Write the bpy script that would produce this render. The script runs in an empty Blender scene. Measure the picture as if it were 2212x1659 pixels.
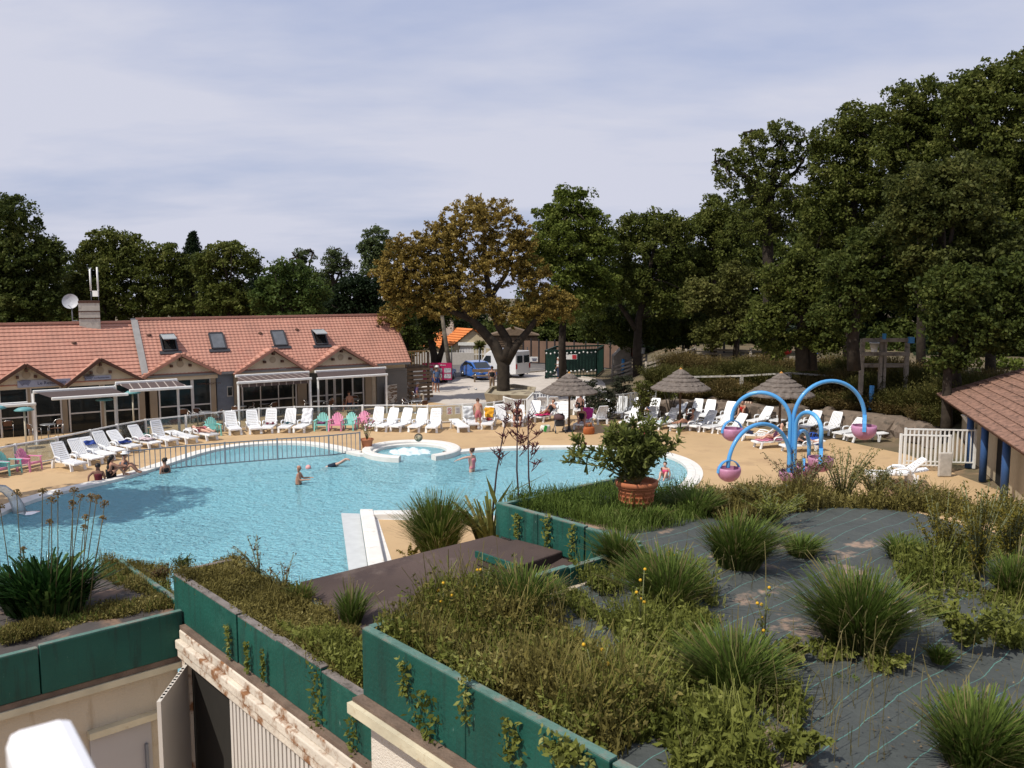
import bpy, bmesh, math, random
import numpy as np
from mathutils import Vector, Matrix
from mathutils.geometry import tessellate_polygon
R = math.radians
random.seed(7)
rng = np.random.default_rng(11)
SC = bpy.context.scene
COL = SC.collection
# ------------------------------------------------------------------ camera model (photo measured on a 2212 x 1659 grid)
F, CX, CY, HZ, H = 1860.0, 1106.0, 829.5, 625.0, 7.5
PH = math.atan((CY - HZ) / F)
def ray(u, v):
    x, up = (u - CX) / F, (CY - v) / F
    return Vector((x, math.cos(PH) + up * math.sin(PH), -math.sin(PH) + up * math.cos(PH)))
def at(u, v, z=0.0):            # where the line of sight meets the level z
    r = ray(u, v); t = (z - H) / r.z
    return Vector((r.x * t, r.y * t, z))
def aty(u, v, y):               # where it meets the upright plane y
    r = ray(u, v); t = y / r.y
    return Vector((r.x * t, y, H + r.z * t))
def ppm(y): return F / y        # grid units per metre at distance y
AX = R(42)
E1 = Vector((math.cos(AX), math.sin(AX), 0)); E2 = Vector((math.sin(AX), -math.cos(AX), 0))
AR_ = R(34)      # the restaurant stands at its own angle
R1 = Vector((math.cos(AR_), math.sin(AR_), 0)); R2 = Vector((math.sin(AR_), -math.cos(AR_), 0))
def ab(a, b, z=0.0): return E1 * a + E2 * b + Vector((0, 0, z))
def atb(u, v, b):               # meets the upright plane E2.p = b -> (a, z)
    r = ray(u, v); t = b / r.dot(E2)
    p = r * t
    return p.dot(E1), H + p.z
# ------------------------------------------------------------------ helpers
def tag(o, label=None, cat=None, group=None, kind=None):
    if label: o['label'] = label
    if cat: o['category'] = cat
    if group: o['group'] = group
    if kind: o['kind'] = kind
    return o
def thing(name, label, cat, loc=(0, 0, 0), rz=0.0, group=None):
    o = bpy.data.objects.new(name, None); COL.objects.link(o)
    o.location = loc; o.rotation_euler = (0, 0, rz); o.empty_display_size = .1
    return tag(o, label, cat, group)
def link_mesh(name, me, m, parent=None, off=None):
    o = bpy.data.objects.new(name, me); COL.objects.link(o)
    for mm in (m if isinstance(m, (list, tuple)) else [m]): me.materials.append(mm)
    if parent:
        o.parent = parent
        if off is not None: o.location = -Vector(off)
    return o
def dup(root, loc, rz=0.0, label=None, group=None, scale=None):
    r = root.copy(); COL.objects.link(r); r.location = loc; r.rotation_euler = (0, 0, rz)
    if scale: r.scale = scale
    if label: r['label'] = label
    if group: r['group'] = group
    for ch in list(root.children):
        c = ch.copy(); COL.objects.link(c); c.parent = r
        for g in ch.children:
            d = g.copy(); COL.objects.link(d); d.parent = c
    return r
class MB:
    def __init__(s): s.v = []; s.f = []; s.m = []; s.sm = []; s.cur = 0
    def add(s, vs, fs, smooth=False):
        n = len(s.v); s.v += [tuple(p) for p in vs]
        s.f += [tuple(i + n for i in f) for f in fs]; s.m += [s.cur] * len(fs); s.sm += [smooth] * len(fs)
        return s
    def box(s, c, size, M=None):
        hx, hy, hz = [k / 2 for k in size]
        vs = [Vector((x * hx, y * hy, z * hz)) for x in (-1, 1) for y in (-1, 1) for z in (-1, 1)]
        if M is not None: vs = [M @ p for p in vs]
        vs = [p + Vector(c) for p in vs]
        return s.add(vs, [(0, 1, 3, 2), (4, 6, 7, 5), (0, 4, 5, 1), (2, 3, 7, 6), (0, 2, 6, 4), (1, 5, 7, 3)])
    def bar(s, p, q, w, h=None, up=Vector((0, 0, 1))):     # rectangular bar p -> q
        h = h or w; p, q = Vector(p), Vector(q); d = (q - p)
        if d.length < 1e-6: return s
        d.normalize(); x = d.cross(up)
        if x.length < 1e-3: x = d.cross(Vector((0, 1, 0)))
        x.normalize(); y = x.cross(d)
        vs = [e + x * (a * w / 2) + y * (b * h / 2) for e in (p, q) for a, b in ((-1, -1), (1, -1), (1, 1), (-1, 1))]
        return s.add(vs, [(0, 1, 2, 3), (7, 6, 5, 4), (0, 4, 5, 1), (1, 5, 6, 2), (2, 6, 7, 3), (3, 7, 4, 0)])
    def tube(s, pts, rad, n=8, cap=True):
        pts = [Vector(p) for p in pts]
        if not isinstance(rad, (list, tuple)): rad = [rad] * len(pts)
        vs, fs = [], []; x = None
        for i, p in enumerate(pts):
            d = (pts[min(i + 1, len(pts) - 1)] - pts[max(i - 1, 0)])
            d = d.normalized() if d.length > 1e-9 else Vector((0, 0, 1))
            if x is None:
                x = d.orthogonal().normalized()
            else:
                x = (x - d * x.dot(d)); x = x.normalized() if x.length > 1e-6 else d.orthogonal().normalized()
            y = d.cross(x)
            for k in range(n):
                t = 2 * math.pi * k / n
                vs.append(p + (x * math.cos(t) + y * math.sin(t)) * rad[i])
        for i in range(len(pts) - 1):
            for k in range(n):
                a, b = i * n + k, i * n + (k + 1) % n
                fs.append((a, b, b + n, a + n))
        if cap: fs.append(tuple(range(n))[::-1]); fs.append(tuple(range((len(pts) - 1) * n, len(pts) * n)))
        return s.add(vs, fs, True)
    def lathe(s, prof, c=(0, 0, 0), n=20, wob=0.0):
        c = Vector(c); vs, fs = [], []
        for r, z in prof:
            for k in range(n):
                t = 2 * math.pi * k / n; rr = r * (1 + wob * math.sin(k * 7.3 + z * 9))
                vs.append(c + Vector((rr * math.cos(t), rr * math.sin(t), z)))
        for i in range(len(prof) - 1):
            for k in range(n):
                a, b = i * n + k, i * n + (k + 1) % n
                fs.append((a, b, b + n, a + n))
        return s.add(vs, fs, True)
    def ball(s, c, r, n=10, m=7, sc=(1, 1, 1)):
        prof = [(max(1e-4, math.sin(math.pi * i / m)), -math.cos(math.pi * i / m)) for i in range(m + 1)]
        k = len(s.v); s.lathe([(p[0], p[1]) for p in prof], (0, 0, 0), n)
        c = Vector(c)
        for i in range(k, len(s.v)):
            p = s.v[i]; s.v[i] = (c.x + p[0] * r * sc[0], c.y + p[1] * r * sc[1], c.z + p[2] * r * sc[2])
        return s
    def prism(s, poly, z0, z1, bottom=True):
        n = len(poly); P = [Vector((p[0], p[1], 0)) for p in poly]
        area = sum(P[i].x * P[(i + 1) % n].y - P[(i + 1) % n].x * P[i].y for i in range(n))
        if area < 0: P = P[::-1]
        vs = [(p.x, p.y, z0) for p in P] + [(p.x, p.y, z1) for p in P]
        tr = tessellate_polygon([P]); fs = []
        for t in tr:
            a, b, c = [P[i] for i in t]
            if (b - a).cross(c - a).z < 0: t = (t[0], t[2], t[1])
            fs.append(tuple(i + n for i in t))
            if bottom: fs.append((t[0], t[2], t[1]))
        fs += [(i, (i + 1) % n, (i + 1) % n + n, i + n) for i in range(n)]
        return s.add(vs, fs)
    def quad(s, a, b, c, d): return s.add([a, b, c, d], [(0, 1, 2, 3)])
    def abbox(s, a0, a1, b0, b1, z0, z1):
        return s.prism([ab(a0, b0), ab(a1, b0), ab(a1, b1), ab(a0, b1)], z0, z1)
    def build(s, name, m, parent=None, world=False, bevel=0.0):
        me = bpy.data.meshes.new(name); off = Vector((0, 0, 0))
        if world and parent: off = Vector(parent.location)
        me.from_pydata([(p[0] - off.x, p[1] - off.y, p[2] - off.z) for p in s.v], [], s.f)
        me.polygons.foreach_set('use_smooth', s.sm)
        me.polygons.foreach_set('material_index', s.m)
        me.update()
        o = link_mesh(name, me, m, parent)
        if bevel:
            b = o.modifiers.new('bevel', 'BEVEL'); b.width = bevel; b.segments = 2; b.limit_method = 'ANGLE'
        return o
def npmesh(name, V, FQ, m, parent=None, world=False, smooth=False):
    V = np.asarray(V, dtype=np.float32); FQ = np.asarray(FQ, dtype=np.int32)
    if world and parent: V = V - np.array(parent.location, dtype=np.float32)
    me = bpy.data.meshes.new(name); k = FQ.shape[1]
    me.vertices.add(len(V)); me.vertices.foreach_set('co', V.ravel())
    me.loops.add(FQ.size); me.loops.foreach_set('vertex_index', FQ.ravel())
    me.polygons.add(len(FQ)); me.polygons.foreach_set('loop_start', np.arange(0, FQ.size, k, dtype=np.int32))
    try: me.polygons.foreach_set('loop_total', np.full(len(FQ), k, dtype=np.int32))
    except Exception: pass
    me.update(calc_edges=True); me.validate()
    if smooth: me.polygons.foreach_set('use_smooth', [True] * len(FQ))
    return link_mesh(name, me, m, parent)
# ------------------------------------------------------------------ materials
MATS = {}
def newmat(name):
    m = bpy.data.materials.new(name); m.use_nodes = True; nt = m.node_tree; nt.nodes.clear()
    return m, nt, nt.nodes, nt.links
def lin(c):
    return tuple((x / 12.92 if x <= .04045 else ((x + .055) / 1.055) ** 2.4) for x in [k / 255 for k in c])
def mat(name, col, rough=.7, var=.25, scale=6.0, bump=0.0, bscale=None, spec=.3, col2=None, metal=0.0, dirt=None, dscale=1.2, dthr=.55, coat=0):
    if name in MATS: return MATS[name]
    m, nt, N, L = newmat(name)
    out = N.new('ShaderNodeOutputMaterial'); b = N.new('ShaderNodeBsdfPrincipled'); L.new(b.outputs[0], out.inputs[0])
    b.inputs['Roughness'].default_value = rough; b.inputs['Specular IOR Level'].default_value = spec; b.inputs['Metallic'].default_value = metal
    b.inputs['Coat Weight'].default_value = coat
    tc = N.new('ShaderNodeTexCoord'); n = N.new('ShaderNodeTexNoise'); n.inputs['Scale'].default_value = scale; n.inputs['Detail'].default_value = 5
    L.new(tc.outputs['Object'], n.inputs['Vector'])
    mx = N.new('ShaderNodeMix'); mx.data_type = 'RGBA'
    c2 = col2 or tuple(k * (1 - var) for k in col)
    c1 = col if col2 else tuple(min(1, k * (1 + var * .5)) for k in col)
    mx.inputs['A'].default_value = (*c2, 1); mx.inputs['B'].default_value = (*c1, 1)
    mr = N.new('ShaderNodeMapRange'); mr.inputs['From Min'].default_value = .3; mr.inputs['From Max'].default_value = .7
    L.new(n.outputs['Fac'], mr.inputs['Value']); L.new(mr.outputs[0], mx.inputs['Factor'])
    src = mx.outputs['Result']
    if dirt:
        n2 = N.new('ShaderNodeTexNoise'); n2.inputs['Scale'].default_value = dscale; n2.inputs['Detail'].default_value = 8; n2.inputs['Roughness'].default_value = .65
        L.new(tc.outputs['Object'], n2.inputs['Vector'])
        r2 = N.new('ShaderNodeMapRange'); r2.inputs['From Min'].default_value = dthr; r2.inputs['From Max'].default_value = dthr + .1
        L.new(n2.outputs['Fac'], r2.inputs['Value'])
        m2 = N.new('ShaderNodeMix'); m2.data_type = 'RGBA'; L.new(src, m2.inputs['A']); m2.inputs['B'].default_value = (*dirt, 1); L.new(r2.outputs[0], m2.inputs['Factor']); src = m2.outputs['Result']
    L.new(src, b.inputs['Base Color'])
    if bump:
        nb = N.new('ShaderNodeTexNoise'); nb.inputs['Scale'].default_value = bscale or scale * 6; nb.inputs['Detail'].default_value = 6
        L.new(tc.outputs['Object'], nb.inputs['Vector'])
        bp = N.new('ShaderNodeBump'); bp.inputs['Strength'].default_value = bump; bp.inputs['Distance'].default_value = .02
        L.new(nb.outputs['Fac'], bp.inputs['Height']); L.new(bp.outputs[0], b.inputs['Normal'])
    MATS[name] = m; return m
def leafmat(name, c1, c2, c3=None, trans=.36, rough=.6, nscale=.5):
    if name in MATS: return MATS[name]
    m, nt, N, L = newmat(name)
    out = N.new('ShaderNodeOutputMaterial'); g = N.new('ShaderNodeNewGeometry'); tc = N.new('ShaderNodeTexCoord')
    ns = N.new('ShaderNodeTexNoise'); ns.inputs['Scale'].default_value = nscale; ns.inputs['Detail'].default_value = 3; L.new(tc.outputs['Object'], ns.inputs['Vector'])
    ad = N.new('ShaderNodeMath'); ad.operation = 'MULTIPLY_ADD'; ad.inputs[1].default_value = .55; L.new(g.outputs['Random Per Island'], ad.inputs[0])
    ms = N.new('ShaderNodeMath'); ms.operation = 'MULTIPLY_ADD'; ms.inputs[1].default_value = 1.6; ms.inputs[2].default_value = -.58; L.new(ns.outputs['Fac'], ms.inputs[0]); L.new(ms.outputs[0], ad.inputs[2])
    cr = N.new('ShaderNodeValToRGB'); e = cr.color_ramp.elements; e[0].position = 0; e[0].color = (*c1, 1); e[1].position = 1 if not c3 else .72; e[1].color = (*c2, 1)
    if c3: q = e.new(.97); q.color = (*c3, 1)
    L.new(ad.outputs[0], cr.inputs[0])
    b = N.new('ShaderNodeBsdfPrincipled'); b.inputs['Roughness'].default_value = rough; b.inputs['Specular IOR Level'].default_value = .12
    L.new(cr.outputs[0], b.inputs['Base Color'])
    t = N.new('ShaderNodeBsdfTranslucent'); L.new(cr.outputs[0], t.inputs[0])
    mx = N.new('ShaderNodeMixShader'); mx.inputs[0].default_value = trans; L.new(b.outputs[0], mx.inputs[1]); L.new(t.outputs[0], mx.inputs[2]); L.new(mx.outputs[0], out.inputs[0])
    MATS[name] = m; return m
def glassmat(name, tint=(.85, .9, .92), op=.15, rough=.03, base=(.3, .35, .35)):
    m, nt, N, L = newmat(name)
    out = N.new('ShaderNodeOutputMaterial'); tr = N.new('ShaderNodeBsdfTransparent'); tr.inputs[0].default_value = (*tint, 1)
    d = N.new('ShaderNodeBsdfDiffuse'); d.inputs[0].default_value = (*base, 1); gl = N.new('ShaderNodeBsdfGlossy'); gl.inputs['Roughness'].default_value = rough
    m1 = N.new('ShaderNodeMixShader'); m1.inputs[0].default_value = op; L.new(tr.outputs[0], m1.inputs[1]); L.new(d.outputs[0], m1.inputs[2])
    fr = N.new('ShaderNodeFresnel'); fr.inputs[0].default_value = 1.45; m2 = N.new('ShaderNodeMixShader'); L.new(fr.outputs[0], m2.inputs[0]); L.new(m1.outputs[0], m2.inputs[1]); L.new(gl.outputs[0], m2.inputs[2]); L.new(m2.outputs[0], out.inputs[0])
    MATS[name] = m; return m
# ------------------------------------------------------------------ world, sun, camera
SUN_EL = R(53); SDIR = Vector((-.80, -.60, 0)).normalized()
w = bpy.data.worlds.new('World'); SC.world = w; w.use_nodes = True; nt = w.node_tree; N = nt.nodes; L = nt.links; N.clear()
wo = N.new('ShaderNodeOutputWorld'); bg = N.new('ShaderNodeBackground'); L.new(bg.outputs[0], wo.inputs[0]); bg.inputs[1].default_value = .12
sky = N.new('ShaderNodeTexSky'); sky.sky_type = 'NISHITA'; sky.sun_disc = False; sky.sun_elevation = SUN_EL
sky.sun_rotation = math.atan2(SDIR.x, SDIR.y); sky.air_density = 1.2; sky.dust_density = 1.5; sky.altitude = 20
tc = N.new('ShaderNodeTexCoord')
sx = N.new('ShaderNodeSeparateXYZ'); L.new(tc.outputs['Generated'], sx.inputs[0])
zz = N.new('ShaderNodeMath'); zz.operation = 'MAXIMUM'; zz.inputs[1].default_value = .0; L.new(sx.outputs[2], zz.inputs[0])
za = N.new('ShaderNodeMath'); za.operation = 'ADD'; za.inputs[1].default_value = .16; L.new(zz.outputs[0], za.inputs[0])
dv = N.new('ShaderNodeVectorMath'); dv.operation = 'DIVIDE'; cb = N.new('ShaderNodeCombineXYZ')
for i in range(3): L.new(za.outputs[0], cb.inputs[i])
L.new(tc.outputs['Generated'], dv.inputs[0]); L.new(cb.outputs[0], dv.inputs[1])
mp = N.new('ShaderNodeMapping'); mp.inputs['Scale'].default_value = (.6, 1.05, .3); mp.inputs['Rotation'].default_value = (0, 0, R(18)); mp.inputs['Location'].default_value = (3.1, 1.7, 0)
L.new(dv.outputs[0], mp.inputs[0])
cn = N.new('ShaderNodeTexNoise'); cn.inputs['Scale'].default_value = 1.0; cn.inputs['Detail'].default_value = 8; cn.inputs['Roughness'].default_value = .52; cn.inputs['Distortion'].default_value = .12
L.new(mp.outputs[0], cn.inputs['Vector'])
cr = N.new('ShaderNodeValToRGB'); cr.color_ramp.elements[0].position = .33; cr.color_ramp.elements[0].color = (.26, .26, .26, 1); cr.color_ramp.elements[1].position = .56; cr.color_ramp.elements[1].color = (1, 1, 1, 1)
L.new(cn.outputs['Fac'], cr.inputs[0])
CLOUD = (5.35, 5.5, 6.45)
hb = N.new('ShaderNodeMix'); hb.data_type = 'RGBA'; hb.inputs['Factor'].default_value = .72; L.new(sky.outputs[0], hb.inputs['A']); hb.inputs['B'].default_value = (2.5, 3.2, 5.6, 1)
mx = N.new('ShaderNodeMix'); mx.data_type = 'RGBA'; L.new(cr.outputs[0], mx.inputs['Factor']); L.new(hb.outputs['Result'], mx.inputs['A']); mx.inputs['B'].default_value = (*CLOUD, 1)
L.new(mx.outputs['Result'], bg.inputs[0])
sl = bpy.data.lights.new('sun', 'SUN'); sl.energy = 4.6; sl.angle = R(.55); sl.color = (1, .94, .84)
so = bpy.data.objects.new('sun', sl); COL.objects.link(so)
sd = Vector((SDIR.x * math.cos(SUN_EL), SDIR.y * math.cos(SUN_EL), math.sin(SUN_EL)))
so.rotation_euler = sd.to_track_quat('Z', 'Y').to_euler(); so.location = (-20, 0, 40)
cam = bpy.data.cameras.new('camera'); co = bpy.data.objects.new('camera', cam); COL.objects.link(co); SC.camera = co
co.location = (0, 0, H); co.rotation_euler = (math.pi / 2 - PH, 0, 0); cam.sensor_width = 36; cam.lens = 36 * F / 2212; cam.clip_end = 2000; cam.clip_start = .05
cam.dof.use_dof = True; cam.dof.focus_distance = 22; cam.dof.aperture_fstop = 5.6
SC.view_settings.view_transform = 'Standard'; SC.view_settings.look = 'None'; SC.view_settings.exposure = 0; SC.view_settings.gamma = 1
SC.render.resolution_x = 1024; SC.render.resolution_y = 768
try:
    SC.cycles.max_bounces = 6; SC.cycles.transparent_max_bounces = 12; SC.cycles.caustics_reflective = False; SC.cycles.caustics_refractive = False
except Exception: pass
# ================================================================== SETTING: terrain, deck, pool, courts
M_plast = mat('white_plastic', (.78, .79, .8), .35, .06, 3, dirt=(.6, .59, .55), dscale=5, dthr=.62)
M_white = mat('white_paint', (.74, .74, .72), .5, .1, 4, dirt=(.5, .46, .4), dscale=3, dthr=.64)
M_grey = mat('grey_metal', (.2, .21, .24), .45, .1, 4, metal=.3)
M_alu = mat('aluminium', (.5, .5, .5), .3, .1, 4, metal=.9)
M_dark = mat('dark_plastic', (.03, .03, .035), .5, .2, 8)
M_deck = mat('tan_resin', (.47, .325, .178), .85, .1, .35, bump=.25, bscale=60, dirt=(.40, .27, .15), dscale=.5, dthr=.53)
M_cop = mat('pool_coping', (.68, .66, .62), .7, .1, 2.5, bump=.2, bscale=40, dirt=(.52, .47, .4), dscale=2.2, dthr=.6)
M_bark = mat('bark', (.038, .029, .021), .95, .5, 3, bump=1.0, bscale=9)
M_bark2 = mat('pale_bark', (.13, .11, .085), .95, .5, 3, bump=1.0, bscale=9)
# terrain
BU = [1240, 1310, 1400, 1500, 1620, 1800, 2000, 2080, 2212, 2700]
BV = [872, 885, 893, 900, 908, 928, 958, 990, 1030, 1090]
BD = []
for u_, v_ in zip(BU, BV):
    p_ = at(u_, v_, 0); BD.append((math.atan2(p_.x, p_.y), math.hypot(p_.x, p_.y)))
def terr(x, y):
    a = math.atan2(x, max(y, .1)); d = math.hypot(x, y)
    d0 = float(np.interp(a, [q[0] for q in BD], [q[1] for q in BD]))
    u = CX + F * math.tan(max(-1.2, min(1.2, a)))
    fade = min(1, max(0, (u - 1300) / 190)); fade = fade * fade * (3 - 2 * fade)
    t = (d - d0) / 7.0; t = min(1, max(0, t)); rise = t * t * (3 - 2 * t)
    t0 = min(1, max(0, (d - d0) / .7))
    return (1.25 * rise + .75 * t0) * fade
DECK = [R1 * -16 + R2 * -50.75, R1 * 26.4 + R2 * -50.75, at(932, 869), at(1050, 884), at(1092, 889), at(1150, 893), at(1240, 897), at(1310, 905), at(1400, 908), at(1500, 912), at(1620, 922), at(1800, 948), at(1960, 982),
        at(2080, 1030), at(2320, 1120), Vector((22, 14, 0)), Vector((22, 2, 0)), Vector((-38, 2, 0)), Vector((-38, 22, 0))]
def inside(x, y, P):
    c = False; j = len(P) - 1
    for i in range(len(P)):
        if (P[i][1] > y) != (P[j][1] > y) and x < (P[j][0] - P[i][0]) * (y - P[i][1]) / (P[j][1] - P[i][1]) + P[i][0]: c = not c
        j = i
    return c
def segdist(x, y, P):
    best = 1e9
    for i in range(len(P)):
        ax, ay = P[i][0], P[i][1]; bx, by = P[(i + 1) % len(P)][0], P[(i + 1) % len(P)][1]
        dx, dy = bx - ax, by - ay; t = max(0, min(1, ((x - ax) * dx + (y - ay) * dy) / (dx * dx + dy * dy + 1e-9)))
        best = min(best, math.hypot(x - ax - t * dx, y - ay - t * dy))
    return best
xs = np.concatenate([np.linspace(-400, -62, 16), np.linspace(-60, 70, 131), np.linspace(75, 400, 16)])
ys = np.concatenate([np.linspace(-60, -2, 12), np.linspace(0, 110, 111), np.linspace(114, 700, 24)])
V, FQ = [], []
for y in ys:
    for x in xs:
        z = terr(x, y) - .04
        if inside(x, y, DECK) and segdist(x, y, DECK) > 1.6: z = -2.4
        elif y > 4 and z > .1: z += .06 * math.sin(x * 1.7 + y) + .05 * math.sin(y * 2.3 - x * .7)
        V.append((x, y, z))
nx = len(xs)
for j in range(len(ys) - 1):
    for i in range(nx - 1):
        a = j * nx + i; FQ.append((a, a + 1, a + 1 + nx, a + nx))
M_ground = mat('dry_earth', (.17, .125, .08), .95, .35, .5, bump=.6, bscale=4, col2=(.075, .07, .035), dirt=(.26, .17, .1), dscale=.35, dthr=.58)
g = npmesh('ground', V, FQ, M_ground, smooth=True); tag(g, kind='structure')
# pool outline (outer edge of the water) ---------------------------------------------------------
pl = [(-130, 1180), (-40, 1130), (0, 1110), (60, 1084), (120, 1066), (190, 1050), (260, 1034), (330, 1014), (395, 992), (450, 974), (520, 962), (600, 957), (660, 958), (710, 966), (752, 977), (782, 984), 'SPA', (1000, 976), (1060, 971), (1130, 968), (1200, 967), (1280, 967),
      (1370, 971), (1430, 981), (1470, 996), (1487, 1014), (1483, 1034), (1462, 1052), (1425, 1070), (1370, 1088), (1290, 1103), (1180, 1112), (1000, 1116), (782, 1118), (800, 1225), (812, 1330)]
SPC = at(889, 974); POOL = []
for q_ in pl:
    if q_ == 'SPA': POOL += [SPC + Vector((math.cos(R(t_)), math.sin(R(t_)), 0)) * 1.68 for t_ in range(190, -31, -20)]
    else: POOL.append(at(q_[0], q_[1], 0))
NB = POOL.index(POOL[-3]); POOL = POOL + [Vector((-8.5, 9.5, 0)), Vector((-24, 12, 0))]
def smooth_poly(P, it=2):
    for _ in range(it):
        Q = []
        for i in range(len(P)):
            a, b = P[i], P[(i + 1) % len(P)]
            Q += [a * .75 + b * .25, a * .25 + b * .75]
        P = Q
    return P
KC = len(POOL) - 2 - 3; k0 = POOL[:KC]; corner = POOL[KC:]
def smooth_open(P, it=2):
    for _ in range(it):
        Q = [P[0]]
        for i in range(len(P) - 1):
            a, b = P[i], P[i + 1]; Q += [a * .75 + b * .25, a * .25 + b * .75]
        Q.append(P[-1]); P = Q
    return P
k0 = smooth_open(k0, 2); POOL = k0 + corner
# coping ring: outside offset of the curved far side
def offset(P, d):
    Q = []
    n = len(P)
    for i in range(n):
        a, b, c = P[i - 1], P[i], P[(i + 1) % n]
        t = (c - a); t.z = 0; t.normalize(); Q.append(b + Vector((-t.y, t.x, 0)) * d)
    return Q
ar = sum(POOL[i].x * POOL[(i + 1) % len(POOL)].y - POOL[(i + 1) % len(POOL)].x * POOL[i].y for i in range(len(POOL)))
sg = 1 if ar < 0 else -1
OUT = offset(POOL, .62 * sg)
def poly_hole(outer, holes, z, name, m, parent=None):
    loops = [[Vector((p.x, p.y, 0)) for p in q] for q in [outer] + holes]
    tr = tessellate_polygon(loops); allp = [p for l in loops for p in l]
    fs = []
    for t in tr:
        a, b, c = [allp[i] for i in t]
        cr_ = (b - a).cross(c - a).z
        if abs(cr_) < 1e-7: continue
        fs.append(tuple(t) if cr_ > 0 else (t[0], t[2], t[1]))
    me = bpy.data.meshes.new(name); me.from_pydata([(p.x, p.y, z) for p in allp], [], fs); me.update()
    return link_mesh(name, me, m, parent)
dk = poly_hole(DECK, [OUT], 0.0, 'pool_deck', M_deck); tag(dk, kind='structure')
# coping strips with a raised lip
mb = MB(); n = len(POOL)
A = POOL; B = offset(POOL, .30 * sg); C = offset(POOL, .34 * sg); D = OUT
rings = [(A, -1.7), (A, .015), (B, .03), (C, .012), (D, .012), (D, -.2)]
base = len(mb.v)
for P, z in rings: mb.v += [(p.x, p.y, z) for p in P]
for r in range(len(rings) - 1):
    for i in range(n):
        a = base + r * n + i; b = base + r * n + (i + 1) % n
        mb.f.append((a, b, b + n, a + n) if sg < 0 else (a, a + n, b + n, b)); mb.m.append(0); mb.sm.append(False)
tag(mb.build('pool_edge', M_cop), kind='structure')
# pool floor, deeper towards the near left
xs = np.linspace(-40, 12, 105); ys = np.linspace(8, 48, 81); V, FQ = [], []
fa, fb = at(345, 1018), at(775, 978)
def depth(x, y):
    u = CX + F * x / max(y, 1)
    d = 1.35
    # beach on the right
    t = min(1, max(0, (x + 4.5) / 10.5)); d = 1.35 * (1 - t) + .07 * t
    # paddling pool beyond the grey railing
    s = ((fb.x - fa.x) * (y - fa.y) - (fb.y - fa.y) * (x - fa.x)) / (fb - fa).length
    if s > 0 and u < 790: d = max(.18, .75 - .12 * int(s / .45) * .9) if s < 2.2 else .3
    if (x - SPC.x) ** 2 + (y - SPC.y) ** 2 < 4: d = .6
    return d
for y in ys:
    for x in xs: V.append((x, y, -.1 - depth(x, y)))
nx = len(xs)
for j in range(len(ys) - 1):
    for i in range(nx - 1):
        a = j * nx + i; FQ.append((a, a + 1, a + 1 + nx, a + nx))
M_floor = mat('pool_liner', (.84, .93, .94), .8, .06, 1.2, col2=(.78, .9, .93))
fl = npmesh('pool_floor', V, FQ, M_floor); tag(fl, kind='structure')
# water body
m, nt, N, L = newmat('pool_water'); MATS['pool_water'] = m
out = N.new('ShaderNodeOutputMaterial'); tc = N.new('ShaderNodeTexCoord')
mp = N.new('ShaderNodeMapping'); mp.inputs['Scale'].default_value = (1.0, 1.7, 1); L.new(tc.outputs['Object'], mp.inputs[0])
n1 = N.new('ShaderNodeTexNoise'); n1.inputs['Scale'].default_value = 2.6; n1.inputs['Detail'].default_value = 4; n1.inputs['Distortion'].default_value = .8; L.new(mp.outputs[0], n1.inputs['Vector'])
n2 = N.new('ShaderNodeTexNoise'); n2.inputs['Scale'].default_value = 8; n2.inputs['Detail'].default_value = 3; n2.inputs['Distortion'].default_value = .6; L.new(mp.outputs[0], n2.inputs['Vector'])
ad = N.new('ShaderNodeMath'); ad.operation = 'MULTIPLY_ADD'; ad.inputs[1].default_value = .5; L.new(n2.outputs['Fac'], ad.inputs[0]); L.new(n1.outputs['Fac'], ad.inputs[2])
bp = N.new('ShaderNodeBump'); bp.inputs['Strength'].default_value = 1.0; bp.inputs['Distance'].default_value = .36; L.new(ad.outputs[0], bp.inputs['Height'])
tr = N.new('ShaderNodeBsdfTransparent'); tr.inputs[0].default_value = (.97, .99, 1, 1)
df = N.new('ShaderNodeBsdfDiffuse'); df.inputs[0].default_value = (.38, .84, .97, 1); L.new(bp.outputs[0], df.inputs['Normal'])
gl = N.new('ShaderNodeBsdfGlossy'); gl.inputs['Roughness'].default_value = .07; L.new(bp.outputs[0], gl.inputs['Normal'])
fr = N.new('ShaderNodeFresnel'); fr.inputs[0].default_value = 1.28; L.new(bp.outputs[0], fr.inputs['Normal'])
a1 = N.new('ShaderNodeMixShader'); a1.inputs[0].default_value = .52; L.new(tr.outputs[0], a1.inputs[1]); L.new(df.outputs[0], a1.inputs[2])
a2 = N.new('ShaderNodeMixShader'); L.new(fr.outputs[0], a2.inputs[0]); L.new(a1.outputs[0], a2.inputs[1]); L.new(gl.outputs[0], a2.inputs[2])
L.new(a2.outputs[0], out.inputs['Surface'])
va = N.new('ShaderNodeVolumeAbsorption'); va.inputs['Color'].default_value = (.10, .72, .86, 1); va.inputs['Density'].default_value = .17; L.new(va.outputs[0], out.inputs['Volume'])
mb = MB(); mb.prism(offset(POOL, -.001 * sg), -1.65, -.1); wt = mb.build('pool_water', m); tag(wt, kind='structure')
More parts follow.
